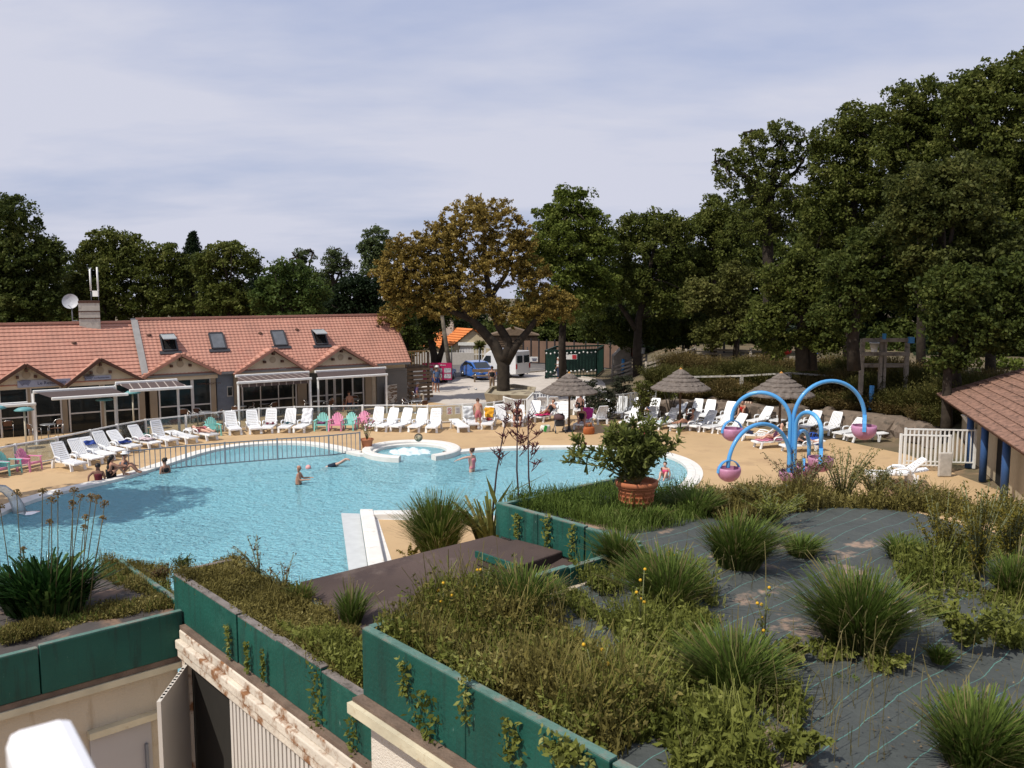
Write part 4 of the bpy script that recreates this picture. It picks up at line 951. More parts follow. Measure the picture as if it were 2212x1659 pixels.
def bag(u, v, s, m, label, cat='bag', z=0, name='bag', handles=True, rz=0.3):
    t = thing(name, label, cat, at(u, v, 0) + Vector((0, 0, z)), rz); mb = MB(); mb.lathe([(.8 * s, 0), (1.0 * s, .3 * s), (.95 * s, 1.0 * s), (.75 * s, 1.25 * s), (.7 * s, 1.2 * s)], (0, 0, 0), 12)
    mb.v = [(p[0], p[1] * .55, p[2]) for p in mb.v]; mb.build('body', m, t)
    if handles:
        mb = MB()
        for y in (-.3, .3): mb.tube([(-.4 * s, y * s, 1.2 * s), (-.3 * s, y * s, 1.8 * s), (.3 * s, y * s, 1.8 * s), (.4 * s, y * s, 1.2 * s)], .08 * s, 5)
        mb.build('handle', m, t)
    return t
bag(1272, 938, .33, mat('orange_leather', (.35, .10, .03), .6, .2), 'orange-brown basket bag on the deck beside the woman in the black swimsuit')
t = bag(1178, 933, .30, mat('bag_white', (.65, .66, .6), .5, .1), 'white and green carrier bag on the deck by the dark pushchair', handles=False)
mb = MB(); mb.bar((-.1, -.175, .05), (-.02, -.175, .36), .16, .02, up=Vector((0, 1, 0))); mb.build('green_print', mat('print_green', (.03, .3, .05), .5, .05), t)
bag(1438, 924, .2, M_dark, 'black bag lying on the seat of a shadowed lounger', z=.4, handles=False)
bag(1452, 922, .17, mat('red_hat', (.3, .03, .05), .8, .1), 'dull red hat lying on a lounger back', 'hat', z=.48, name='sun_hat', handles=False)
bag(1756, 962, .34, mat('bag_blue', (.03, .1, .45), .5, .1), 'bright blue beach bag framed by the smaller blue arch')
# pushchair
t = thing('pushchair', 'dark folding pushchair with a rounded hood left of the first parasol pole', 'pushchair', at(1208, 934), R(10)); mb = MB()
mb.lathe([(.001, 1.02), (.2, .98), (.3, .86), (.31, .72), (.27, .7)], (0, 0, 0), 12); mb.build('hood', mat('hood_maroon', (.09, .05, .055), .8, .1), t)
mb = MB(); mb.box((0, 0, .52), (.44, .4, .35)); mb.build('seat', M_dark, t, bevel=.05)
for s in (-1, 1):
    mb = MB(); mb.bar((s * .24, -.22, .7), (s * .26, .3, .06), .03, .03); mb.bar((s * .24, .25, 1.0), (s * .26, -.3, .06), .03, .03); mb.build('frame', M_grey, t)
    for y in (-.3, .3): mb = MB(); mb.tube([(s * .24, y, .08), (s * .29, y, .08)], .08, 10); mb.build('wheel', M_dark, t)
# ------------------------------------------------------------------ thatched parasols
M_thatch = mat('heather_thatch', (.155, .13, .112), .95, .35, 5, bump=1.0, bscale=28, dirt=(.09, .07, .06), dscale=7, dthr=.55)
def make_parasol(label):
    t = thing('thatched_parasol', label, 'parasol'); m = MB()
    Rr = 1.52; n = 44; tiers = [(1.0, .0, .62, .42), (.80, .24, .52, .50), (.62, .46, .36, .68), (.45, .66, .20, .86), (.28, .84, .03, 1.12)]
    for r0, z0, r1, z1 in tiers:
        vs, fs = [], []
        for lv, (r, z) in enumerate(((r0 * .94, z0 - .07), (r0, z0 - .04), (r0, z0 + .03), (r1, z1 + .02))):
            for k in range(n):
                a = 2 * math.pi * k / n; wv = 1 + (.022 * math.sin(k * 2.9 + z0 * 9) + .02 * rng.random()) * (lv < 3)
                vs.append((r * Rr * wv * math.cos(a), r * Rr * wv * math.sin(a), 2.15 + z * .92 + (.02 * rng.random() if lv < 3 else 0)))
        for lv in range(3):
            for k in range(n): a = lv * n + k; b = lv * n + (k + 1) % n; fs.append((a, b, b + n, a + n))
        m.add(vs, fs, False)
    # stray reed ends round every tier
    for r0, z0, _, _ in tiers:
        for k in range(int(150 * r0)):
            a = rng.random() * 6.283; r = r0 * Rr; q = Vector((math.cos(a), math.sin(a), 0)); o_ = q * r * .97 + Vector((0, 0, 2.15 + z0 * .92)); e = q * (r * (1.0 + .05 * rng.random())) + Vector((0, 0, 2.15 + z0 * .92 - .05 - .06 * rng.random())); s = Vector((-q.y, q.x, 0)) * .012
            m.add([o_ - s, o_ + s, e], [(0, 1, 2)])
    m.build('thatch', M_thatch, t)
    mb = MB(); mb.lathe([(.12, 3.13), (.07, 3.2), (.001, 3.27)], (0, 0, 0), 10); mb.build('cap', mat('straw_cap', (.45, .22, .06), .9, .3), t)
    mb = MB(); mb.tube([(0, 0, 0), (.01, 0, 1.3), (0, 0, 2.9)], [.065, .06, .05], 10); mb.build('pole', mat('pole_wood', (.12, .075, .045), .85, .3, 4, bump=.4), t)
    mb = MB()
    for k in range(8):
        a = k * math.pi / 4; mb.bar((0, 0, 2.75), (1.35 * math.cos(a), 1.35 * math.sin(a), 2.17), .03, .03)
    mb.build('rib', MATS['pole_wood'], t); mb = MB(); mb.lathe([(.3, 0), (.3, .06), (.1, .1), (.07, .3)], (0, 0, 0), 12); mb.build('foot', M_dark, t)
    return t
pz = make_parasol('thatched parasol on the left, over the woman in the black swimsuit'); pz.location = at(1229, 932, 0); pz['group'] = 'thatched parasols'; pz.scale = (.98,) * 3
dup(pz, at(1468, 926, 0), 1.0, 'thatched parasol in the middle with an orange straw tip', scale=(1.03, 1.03, 1.02))
dup(pz, at(1683, 948, 0), 2.1, 'thatched parasol on the right behind the blue arches', scale=(1.06, 1.06, 1.05))
# ------------------------------------------------------------------ fences
def postrail(name, label, P, h, m, postw=.09, bars=None, low=.08, glass=None, rail=.06, cat='fence', posts=None, barw=.02):
    t = thing(name, label, cat, P[0])
    for i, p in enumerate(P):
        mb = MB(); mb.bar(p, p + Vector((0, 0, h + .05)), postw, postw); mb.build('post', m, t, True)
    mb = MB()
    for i in range(len(P) - 1): mb.bar(P[i] + Vector((0, 0, h)), P[i + 1] + Vector((0, 0, h)), rail, rail); mb.bar(P[i] + Vector((0, 0, low)), P[i + 1] + Vector((0, 0, low)), rail * .8, rail * .8)
    mb.build('rail', m, t, True)
    if bars:
        mb = MB()
        for i in range(len(P) - 1):
            L_ = (P[i + 1] - P[i]).length; k = int(L_ / bars)
            for j in range(1, k): q = P[i].lerp(P[i + 1], j / k); mb.bar(q + Vector((0, 0, low)), q + Vector((0, 0, h)), barw, barw)
        mb.build('bars', m, t, True)
    if glass:
        for i in range(len(P) - 1):
            mb = MB(); a, b = P[i].lerp(P[i + 1], .03), P[i].lerp(P[i + 1], .97); mb.bar((a + b) / 2 * 0 + a + Vector((0, 0, (h + low) / 2)), b + Vector((0, 0, (h + low) / 2)), .012, h - low - .1); mb.build('glass_panel', glass, t, True)
    return t
M_gl = glassmat('screen_glass', op=.10)
RT = [(-40, 975), (33, 961), (123, 945), (195, 930), (253, 918), (314, 907), (401, 898), (483, 889), (559, 883), (636, 879), (711, 877.5), (783, 876), (850, 875), (923.5, 877), (999, 873.5), (1067, 869), (1088, 866)]
FP = [at(u, v, 1.02) - Vector((0, 0, 1.02)) for u, v in RT]
postrail('terrace_fence', 'white fence with clear glass panels running between terrace and loungers', FP, 1.02, M_white, glass=M_gl, postw=.1)
for i, (u, v) in enumerate(((1052, 903), (1089, 903), (1121, 902), (1166, 899))):
    pass
# notice sheets on the glass
NS = [(1400 + 777 / 3.16, 'no'), (1400 + 893 / 3.16, 'no'), (1400 + 995 / 3.16, 'txt'), (1400 + 1137 / 3.16, 'dk')]
for k, (xs_, kd) in enumerate(NS):
    u = xs_ / 1.736; v = (1150 + 1225 / 3.16) / 1.736; i = 13 if k < 3 else 14; A_, B_ = FP[i], FP[i + 1]; best = min(range(101), key=lambda j: abs(CX + F * A_.lerp(B_, j / 100).x / A_.lerp(B_, j / 100).y - u)); q = A_.lerp(B_, best / 100); dr = (B_ - A_).normalized(); nn = Vector((dr.y, -dr.x, 0))
    t = thing('notice_sheet', ('white notice with a barred circle, leftmost on the glass fence', 'white notice with a barred circle and a red bar on the glass fence', 'plain white text notice on the glass fence', 'small grey notice on the glass near the standing man')[k], 'notice', q + Vector((0, 0, .7)))
    mb = MB(); c_ = q + nn * .03 + Vector((0, 0, .70)); mb.bar(c_ - dr * .16, c_ + dr * .16, .01, .42); mb.build('sheet', M_paperw if k < 3 else mat('sheet_grey', (.3, .33, .4), .6, .05), t, True)
    mb = MB(); f_ = c_ + nn * .008
    if kd == 'no': 
        mb.tube([f_ + dr * .09 * math.cos(a) + Vector((0, 0, .05 + .09 * math.sin(a))) for a in np.linspace(0, 2 * math.pi, 14)], .013, 4); mb.bar(f_ + dr * -.06 + Vector((0, 0, .11)), f_ + dr * .06 + Vector((0, 0, -.01)), .006, .02)
        mb.bar(f_ - dr * .11 + Vector((0, 0, -.13)), f_ + dr * .11 + Vector((0, 0, -.13)), .006, .05)
    else:
        for z in (.12, .04, -.04, -.12): mb.bar(f_ - dr * .1 + Vector((0, 0, z)), f_ + dr * .1 + Vector((0, 0, z)), .006, .02)
    mb.build('print', mat('print_red', (.4, .03, .04), .5, 0) if k == 1 else mat('print_ink', (.08, .08, .14), .5, 0), t, True)
# grey railing in the water
a_, b_ = at(403, 1012, -.15), at(745, 983, -.15); pts = []
a2_ = at(268, 1026, -.15); b2_ = at(778, 979, -.15)
G_ = [a2_, a_, at(487, 1004.5, -.15), at(600, 995, -.15), at(711, 986.5, -.15), b2_]
postrail('pool_railing', 'long grey barred railing standing in the water before the paddling pool', G_, .98, mat('railing_grey', (.2, .22, .25), .5, .1), postw=.06, bars=.2, rail=.045, cat='railing', barw=.028)
# white picket fence curving behind the first parasol
C_ = [at(1088, 866, 1.2), at(1112, 864, 1.25), at(1138, 861, 1.3), at(1151, 848, 1.3), at(1166, 848, 1.3), at(1183, 848, 1.3)]
C_ = [FP[-1]] + [Vector((p.x, p.y, 0)) for p in C_[1:]]
postrail('picket_fence', 'white barred fence curving up behind the first parasol', C_, 1.25, M_white, bars=.14, postw=.09, barw=.035)
C_ = [at(1318, 903), at(1345, 901), at(1362, 898), at(1385, 894), at(1400, 893), at(1415, 893)]
postrail('picket_fence', 'grey-white barred fence in the bushes between the first and middle parasols', C_, 1.35, mat('fence_offwhite', (.36, .36, .34), .6, .1), bars=.14, postw=.09, barw=.035)
# white gate at the right
W1 = [at(1953, 1008), at(2103, 1012)]; postrail('white_gate', 'tall white barred gate in front of the changing building, rear one', W1, 1.62, M_white, bars=.17, postw=.09, low=.25, barw=.05, cat='gate')
W2 = [at(1943, 1016), at(2048, 1019)]; postrail('white_gate', 'white barred gate leaf standing just in front of the taller one', W2, 1.5, M_white, bars=.17, postw=.09, low=.25, barw=.05, cat='gate')
# ------------------------------------------------------------------ terrace furniture
def make_bistro(label):
    t = thing('terrace_chair', label, 'chair')
    mb = MB(); mb.box((0, 0, .45), (.42, .42, .03)); mb.build('seat', mat('wicker_brown', (.12, .06, .035), .8, .3, 20), t, bevel=.02)
    mb = MB(); mb.tube([(-.25, .2, .66), (-.27, -.1, .66), (-.22, -.25, .84), (0, -.3, .88), (.22, -.25, .84), (.27, -.1, .66), (.25, .2, .66)], .017, 6); mb.build('arm_frame', M_alu, t)
    mb = MB(); mb.bar((0, -.26, .6), (0, -.29, .86), .38, .02, up=Vector((0, 1, 0))); mb.build('backrest', MATS['wicker_brown'], t)
    for sx_ in (-1, 1):
        for sy in (-1, 1): mb = MB(); mb.tube([(sx_ * .22, sy * .2, 0), (sx_ * .24, sy * .2, .66)], .013, 5); mb.build('leg', M_alu, t)
    return t
def make_table(label):
    t = thing('terrace_table', label, 'table'); mb = MB(); mb.lathe([(.001, .72), (.36, .72), (.37, .735), (.36, .75), (.001, .75)], (0, 0, 0), 18); mb.build('tabletop', mat('table_steel', (.35, .36, .37), .35, .1, metal=.6), t); mb = MB(); mb.tube([(0, 0, .04), (0, 0, .72)], .03, 8); mb.lathe([(.001, .05), (.24, .02), (.24, 0)], (0, 0, 0), 12); mb.build('pedestal', M_alu, t); return t
bc = make_bistro('aluminium and wicker chair on the dim terrace behind the glass fence'); bt_ = make_table('round steel table on the dim terrace behind the glass fence'); first = True
SP = [(20, 940), (75, 935), (128, 925), (185, 918), (250, 905), (300, 897), (350, 895), (105, 948), (395, 912), (445, 918), (520, 905), (570, 898), (690, 893), (765, 888), (900, 892), (600, 893)]
for i, (u, v) in enumerate(SP):
    p = at(u, v); 
    if first: bt_.location = p; bt_['group'] = 'round tables on the terrace'
    else: dup(bt_, p, .3 * i)
    for j in range(2 if i % 3 else 3):
        a = j * 2.6 + i * 1.1; q = p + Vector((math.cos(a), math.sin(a), 0)) * .62
        if first and j == 0: bc.location = q; bc.rotation_euler = (0, 0, a + math.pi / 2); bc['group'] = 'wicker chairs on the terrace'
        else: dup(bc, q, a + math.pi / 2)
    first = False
def heater(u, v, label, top=True):
    t = thing('patio_heater', label, 'lamp post', at(u, v)); mb = MB(); mb.tube([(0, 0, 0), (0, 0, 2.0)], .045, 8); mb.build('pole', mat('cream_pole', (.5, .46, .36), .6, .1), t); mb = MB(); mb.lathe([(.4, 2.0), (.42, 2.03), (.25, 2.13), (.001, 2.17)], (0, 0, 0), 18); mb.lathe([(.001, 2.0), (.4, 2.0)], (0, 0, 0), 18); mb.build('shade', mat('heater_teal', (.12, .3, .31), .5, .1), t); return t
heater(58, 980, 'cream pole with a flat teal hood, leftmost near the white awning post'); heater(-2, 975, 'flat teal hood cut by the left picture edge'); heater(230, 950, 'cream pole with a flat teal hood between loungers and the left awning'); heater(634, 894, 'cream pole with a pale teal hood before the big dark windows'); heater(290, 930, 'teal hood in the shade under the joined striped awning')
# menu display at the corner
t = thing('poster_stand', 'narrow poster stand with blue and red pictures beside the pink terrace chairs', 'sign', at(413, 909)); mb = MB(); mb.box((0, 0, .95), (.72, .08, 1.9)); mb.build('panel', mat('panel_pink', (.42, .26, .24), .7, .1), t)
mb = MB(); mb.box((0, -.05, 1.35), (.5, .02, .38)); mb.build('picture', mat('pic_blue', (.08, .16, .32), .5, .4, 8), t); mb = MB(); mb.box((0, -.05, .92), (.5, .02, .36)); mb.build('picture', mat('pic_red', (.45, .09, .04), .5, .4, 8), t)
# ping pong / bench table
t = thing('folding_table', 'long white table standing in front of the dark windows', 'table', at(603, 888)); mb = MB(); mb.box((0, 0, .76), (2.3, .8, .05), Matrix.Rotation(AX * .0, 3, 'Z')); mb.build('tabletop', M_white, t)
for sx_ in (-1, 1): mb = MB(); mb.bar((sx_ * .9, 0, 0), (sx_ * .9, 0, .74), .06, .5); mb.build('leg', M_grey, t)
# potted oleander by the paddling pool
M_terra = mat('terracotta', (.42, .16, .08), .85, .2, 2.5, bump=.2, dirt=(.3, .2, .14), dscale=3, dthr=.6)
L_ole = leafmat('oleander_leaves', (.065, .085, .02), (.185, .205, .055), (.33, .31, .11), rough=.4, nscale=2)
def blades_leaf(P, D, ln, wd, bend=.3):
    """strap leaves: root points P, directions D"""
    n = len(P); D = D / (np.linalg.norm(D, axis=1, keepdims=True) + 1e-9); side = np.cross(D, np.array([0, 0, 1.0]) + rng.normal(size=(n, 3)) * .6); side /= np.linalg.norm(side, axis=1, keepdims=True) + 1e-9
    ln = ln * (.6 + .8 * rng.random(n))[:, None] if np.isscalar(ln) else ln[:, None]; wd = wd * (.7 + .6 * rng.random(n))[:, None]
    M1 = P + D * ln * .5; M1[:, 2] += 0; E = P + D * ln; E[:, 2] -= (bend * ln[:, 0] * .6)
    M1[:, 2] -= bend * ln[:, 0] * .1
    V = np.stack([P - side * wd * .25, P + side * wd * .25, M1 + side * wd * .5, M1 - side * wd * .5, E], 1).reshape(-1, 3)
    i = np.arange(n)[:, None] * 5
    Q = np.concatenate([i + np.array([[0, 1, 2, 3]]), i + np.array([[3, 2, 4, 4]])], 0)
    return V, Q
def pot_plant(p, s, label, potlabel, r, h, leaves, spread, hgt, seed=0, ornate=False, terr=M_terra, side=None):
    t = thing('plant_pot', potlabel, 'pot', p); mb = MB(); mb.lathe([(.001, .01), (r * .68, .0), (r * .95, h * .82), (r * .98, h * .84), (r * 1.1, h * .86), (r * 1.12, h * .98), (r * 1.06, h), (r * .95, h * .98), (r * .93, h * .86), (.001, h * .86)], (0, 0, 0), 28); mb.build('pot', terr, t)
    if ornate:
        mb = MB()
        for k in range(12):
            a = k * math.pi / 6; q = lambda x, z: Vector((math.cos(a + x) * r * (.80 + z * .2 / h * .8), math.sin(a + x) * r * (.80 + z * .2 / h * .8), z))
            for zz_ in (.45, .60, .72): mb.bar(q(-.2, h * zz_), q(.2, h * zz_), .014, .016)
            mb.bar(q(0, h * .45), q(0, h * .6), .014, .016)
        mb.lathe([(r * 1.0, h * .80), (r * 1.06, h * .83), (r * 1.0, h * .86)], (0, 0, 0), 28); mb.build('moulding', terr, t)
    pl_ = thing('oleander', label, 'plant', Vector(p) + Vector((0, 0, h * .86))); mb = MB(); tips = []
    ns = int(10 * s); base = []
    for k in range(ns):
        a = 2 * math.pi * k / ns + rng.random(); l = .25 + .75 * rng.random(); e = Vector((math.cos(a) * spread * l, math.sin(a) * spread * l * .9, hgt * (.55 + .45 * rng.random()) * (1.15 - .45 * l)))
        if side and k < 3: e = Vector((side * (1 + .1 * k), -.1 * k, hgt * (.66 - .12 * k)))
        m1 = e * .5 + Vector((0, 0, hgt * .12)); mb.tube([(0, 0, 0), m1 * .5, m1, e], [.016 * s ** .5, .013, .010, .005], 5)
        for f in np.linspace(.2, 1, 7):
            q = Vector((0, 0, 0)).lerp(m1, f * 2) if f < .5 else m1.lerp(e, f * 2 - 1)
            for _ in range(max(1, int(leaves / 7))): tips.append((q, (e - m1).normalized()))
            if f > .6 and rng.random() < .8:
                ex = q + Vector((rng.normal() * .2 * spread, rng.normal() * .2 * spread, .12 * hgt * rng.random() + .04)); mb.tube([q, ex], [.007, .004], 4)
                for _ in range(max(2, int(leaves / 5))): tips.append((q.lerp(ex, .5 + .5 * rng.random()), (ex - q).normalized()))
    mb.build('stems', mat('green_stem', (.16, .17, .08), .8, .2), pl_)
    P = np.array([tuple(q) for q, d in tips]); D = np.array([tuple(d) for q, d in tips]) * .8 + rand_dirs(len(tips), .25) * .9
    return t, pl_, P, D
t, pl_, P, D = pot_plant(at(793, 970), 1, 'sparse oleander with pink buds growing in the pot beside the railing', 'terracotta pot beside the end of the grey railing', .29, .5, 9, .55, 1.15)
V, Q = blades_leaf(P, D, .16, .035); npmesh('leaves', V, Q, L_ole, pl_)
mb = MB()
for k in rng.choice(len(P), 16): mb.ball(P[k] + np.array([0, 0, .05]), .05, 6, 4)
mb.build('flowers', mat('oleander_pink', (.5, .2, .22), .7, .3), pl_)
# ball in the air
p = aty(904, 945, at(904, 985).y); t = thing('beach_ball', 'dark and gold patterned ball in the air above the spa basin', 'ball', p)
mb = MB(); mb.ball((0, 0, 0), .19, 20, 14); mb.build('skin', mat('ball_dark', (.05, .045, .03), .35, .2, 2, dirt=(.5, .42, .28), dscale=2.6, dthr=.5), t)
mb = MB(); b_ = at(668, 1005, -.1); mb.ball((0, 0, 0), .12, 14, 10); o = mb.build('small_ball', mat('ball_pink', (.7, .35, .33), .5, .2)); o.location = at(666, 1010, -.06); tag(o, 'small pink ball floating in front of the bald man', 'ball')
# ================================================================== BLUE WATER-FLOWER SCULPTURE
M_blue = mat('blue_paint', (.075, .30, .62), .35, .08, 2, coat=.3, dirt=(.12, .4, .7), dscale=1.5, dthr=.56)
M_purp = mat('pink_bucket', (.38, .17, .27), .45, .12, 2, dirt=(.46, .22, .36), dscale=1.6, dthr=.5)
SB = at(1704, 1150, 0); sy = SB.y
fl_ = thing('water_play_flower', 'tall blue arched water play sculpture with hanging pink buckets', 'water play', SB)
mb = MB(); mb.tube([(SB.x, SB.y, 0), (SB.x, SB.y, 1.75)], .2, 16); mb.lathe([(.36, 0), (.36, .05), (.22, .12)], SB, 20); mb.build('column', M_blue, fl_, True)
def bucket(c, r, hang=True, hz=.32, az=0.0, parent=fl_):
    mb = MB(); pr = []
    for i in range(10): a = i / 9 * R(104); pr.append((max(.001, r * math.sin(a)), -r * math.cos(a) * .98))
    pr += [(pr[-1][0] - .03, pr[-1][1] + .0)] + [(max(.001, (r - .03) * math.sin(R(104 * i / 9))), -(r - .03) * math.cos(R(104 * i / 9)) * .98) for i in range(9, -1, -1)]
    mb.lathe(pr, c, 24); b = mb.build('bucket', M_purp, parent, True)
    if hang:
        mb = MB(); q = Vector((math.cos(az), math.sin(az), 0)); pts = []
        for i in range(13): a = math.pi * i / 12; pts.append(c + q * (math.cos(a) * (r + .015)) + Vector((0, 0, -.08 + hz * 1.15 * math.sin(a) + .02)))
        for i in range(12): mb.bar(pts[i], pts[i + 1], .03, .11, up=Vector((-q.y, q.x, 0)) if i in range(0) else q.cross(Vector((0, 0, 1))))
        o = mb.build('handle', M_blue, b); o.location = -Vector(parent.location)
    return b
ARCS = [((-.06, .05), (1640, 848), (1581, 908), (1581, 946), .34, .7, .34, 'l'), ((.03, .05), (1794, 823), (1868, 896), (1866, 934), .38, .5, .42, 'r'), ((-.07, -.05), (1638, 916), (1573, 994), (1574, 1034), .35, -1.1, .32, 'l'),
        ((.08, -.04), (1738, 891), (1773, 968), (1772, 1016), .37, -1.0, .36, 'r'), ((.05, .08), (1731, 931), (1747, 990), (1735, 1018), .33, 1.1, .3, 'r')]
for (ox, oy), pk, en, bk, r, dy, hz, sd_ in ARCS:
    y1 = sy + dy; e = aty(en[0], en[1], y1); c = aty(bk[0], bk[1], y1); st = Vector((SB.x + ox, SB.y + oy, 1.7))
    mid = aty(pk[0], pk[1], (sy + oy + y1) / 2); zt = mid.z; half = Vector((e.x - st.x, e.y - st.y, 0)); rr = half.length / 2
    zc = zt - rr * 1.0 if zt - rr > 2 else (zt + 2) / 2; zr = zt - zc; cx = Vector((st.x, st.y, 0)) + half / 2
    pts = [st, Vector((st.x, st.y, (1.7 + zc) / 2))]
    for i in range(25):
        a = math.pi * (1 - i / 24); q = cx + half.normalized() * (rr * math.cos(a)); pts.append(Vector((q.x, q.y, zc + zr * math.sin(a))))
    pts.append(Vector((e.x, e.y, min(e.z, zc - .02))))
    mb = MB(); mb.tube(pts, .062, 12); mb.build('arch', M_blue, fl_, True)
    bucket(Vector((c.x, c.y, e.z - hz * 1.15 + .06)), r, True, hz, .3 if sd_ == 'l' else 1.2)
bucket(Vector((SB.x, SB.y, 1.86)), .36, False)
# ================================================================== CHANGING BUILDING (right)
cb_ = thing('changing_building', 'low building with brown tiled roof and blue columns at the right edge', 'building', at(2300, 1090))
M_brt = mat('brown_tiles', (.22, .125, .09), .9, .4, 5, bump=.6, bscale=18, dirt=(.10, .06, .045), dscale=4, dthr=.53)
e0, e1_ = at(2025, 853, 2.45), at(2218, 984, 2.45); e2_ = e0 + (e1_ - e0) * 1.5; ed = (e2_ - e0).normalized()
ra = aty(2217, 819, e0.y + 2.1) # far verge upper point
vd = Vector((-ed.y, ed.x, 0)); vd = vd if vd.x > 0 else -vd
up_ = (vd * 1.0 + Vector((0, 0, .36))).normalized()
mb = MB(); nr_ = ed.cross(up_).normalized(); nr_ = nr_ if nr_.z > 0 else -nr_
Lr, Lu_ = (e2_ - e0).length, 5.2
tiles(mb, e0, ed, up_, Lr, Lu_, course=.42, pitch=.21, lift=.05, wave=.035)
mb.build('roof', M_brt, cb_, True)
mb = MB(); mb.bar(e0 + nr_ * .02, e0 + up_ * Lu_ + nr_ * .02, .2, .12, up=nr_); mb.build('verge', mat('brown_verge', (.15, .08, .055), .9, .3), cb_, True)
mb = MB(); mb.bar(e0 - nr_ * .12 + up_ * .1, e2_ - nr_ * .12 + up_ * .1, .06, .14, up=nr_); mb.build('fascia', M_tiled, cb_, True)
for i, (u, z0) in enumerate(((2057, 2.5), (2108, 2.5), (2141, 2.5), (2190, 2.5))):
    p = min((e0 + ed * (j * .05) + vd * .45 for j in range(400)), key=lambda q: abs(CX + F * q.x / q.y - u)); p = Vector((p.x, p.y, 0)); mb = MB(); mb.tube([p, p + Vector((0, 0, z0))], .135, 14); mb.build('column', mat('column_blue', (.03, .08, .21), .5, .15, 2), cb_, True)
mb = MB(); inn = vd * .9; q0 = e0 + inn + ed * 1.2; q1 = e2_ + inn; q0.z = q1.z = 0; mb.prism([q0, q1, q1 + vd * 3.6, q0 + vd * 3.6], 0, 2.4); mb.build('wall', mat('cream_wall2', (.42, .35, .24), .9, .1), cb_, True)
mb = MB(); q = q0 + ed * 7.0 - vd * .012; mb.prism([q, q + ed * 2.0, q + ed * 2.0 + vd * .02, q + vd * .02], 0.01, 2.2); mb.build('doorway', MATS['black_hole'], cb_, True)
# grey/cream bin-like slab before the gate
t = thing('shower_panel', 'low whitish panel standing in front of the white gate', 'panel', at(2040, 1030)); mb = MB(); mb.box((0, 0, .5), (.55, .12, 1.0)); mb.build('panel', mat('panel_dirty', (.45, .42, .38), .8, .2), t, bevel=.05)
t = thing('water_slide_end', 'white curved board leaning behind the gate under the brown roof', 'panel', at(2090, 1000)); mb = MB(); mb.bar((-.3, 0, 2.1), (.15, 0, 1.5), .35, .06); mb.bar((.15, 0, 1.5), (0, 0, 0), .32, .06); mb.build('board', M_white, t)
# ================================================================== BANK: rocks, broom bushes, wooden rail
M_rock = mat('bank_rock', (.20, .155, .12), .95, .4, 1.2, bump=1.0, bscale=5, dirt=(.09, .075, .06), dscale=1.6, dthr=.5)
def rock(u, v, s, label, yofs=.8, z=None):
    p = at(u, v, 0); r_ = Vector((p.x, p.y, 0)).normalized(); p = p + r_ * yofs
    zz_ = terr(p.x, p.y) if z is None else z
    bm = bmesh.new(); bmesh.ops.create_icosphere(bm, subdivisions=2, radius=1); sd = rng.random(3) * 9
    for vtx in bm.verts:
        c = vtx.co; f = 1 + .22 * math.sin(c.x * 3 + sd[0]) * math.cos(c.y * 2.7 + sd[1]) + .12 * math.sin(c.z * 5 + sd[2]); c *= f; c.x = max(-.85, min(.85, c.x)); c.z = max(-.6, min(.7, c.z)); c.y = max(-.8, c.y)
    me = bpy.data.meshes.new('rock'); bm.to_mesh(me); bm.free(); o = link_mesh('rock', me, M_rock); o.location = (p.x, p.y, zz_ * .5 + s * .2); o.scale = (s * 1.35, s * .9, s); o.rotation_euler = (0, 0, rng.random() * .8 - .4)
    return tag(o, label, 'rock', 'rocks along the foot of the bank')
RL = 'dark rough boulder at the foot of the bank behind the sun loungers'
for i in range(46):
    f = i / 45; u = 1300 + f * 720 + rng.normal() * 4; v = float(np.interp(u, BU, BV)); rock(u, v, .38 + .42 * rng.random() + .12 * f, RL, .35 + .3 * rng.random())
    if i % 2 and u > 1480: rock(u + 6, v, .35 + .35 * rng.random(), RL, 1.2 + .6 * rng.random())
L_broom = leafmat('broom_twigs', (.06, .048, .018), (.17, .125, .045), (.26, .19, .08), nscale=.8)
L_broomg = leafmat('broom_green', (.04, .045, .012), (.115, .11, .03), (.18, .155, .055), nscale=.8)
def blades(P, H_, spread, wd, jit=.25, curve=.35):
    """thin upright blades (two-segment), P roots (n,3), H_ heights (n,), spread direction arrays"""
    n = len(P); D = spread; s = np.cross(D, [0, 0, 1.0]) + rng.normal(size=(n, 3)) * .35; s[:, 2] *= .2; s /= np.linalg.norm(s, axis=1, keepdims=True) + 1e-9
    up = np.zeros((n, 3)); up[:, 2] = 1
    h = H_[:, None]; cv = curve * (.2 + 1.3 * rng.random(n)[:, None]); M1 = P + up * h * .5 + D * h * .2; M2 = P + up * h * (.88 - .06 * cv) + D * h * (.5 + .1 * cv); E = P + up * h * (1.05 - cv * .42) + D * h * (.78 + cv * .5); w = wd * (.6 + .8 * rng.random(n))[:, None]
    V = np.stack([P - s * w * .5, P + s * w * .5, M1 + s * w * .45, M1 - s * w * .45, M2 + s * w * .3, M2 - s * w * .3, E], 1).reshape(-1, 3)
    i = np.arange(n)[:, None] * 7
    Q = np.concatenate([i + np.array([[0, 1, 2, 3]]), i + np.array([[3, 2, 4, 5]]), i + np.array([[5, 4, 6, 6]])], 0)
    return V, Q
def tris_fix(Q): return Q
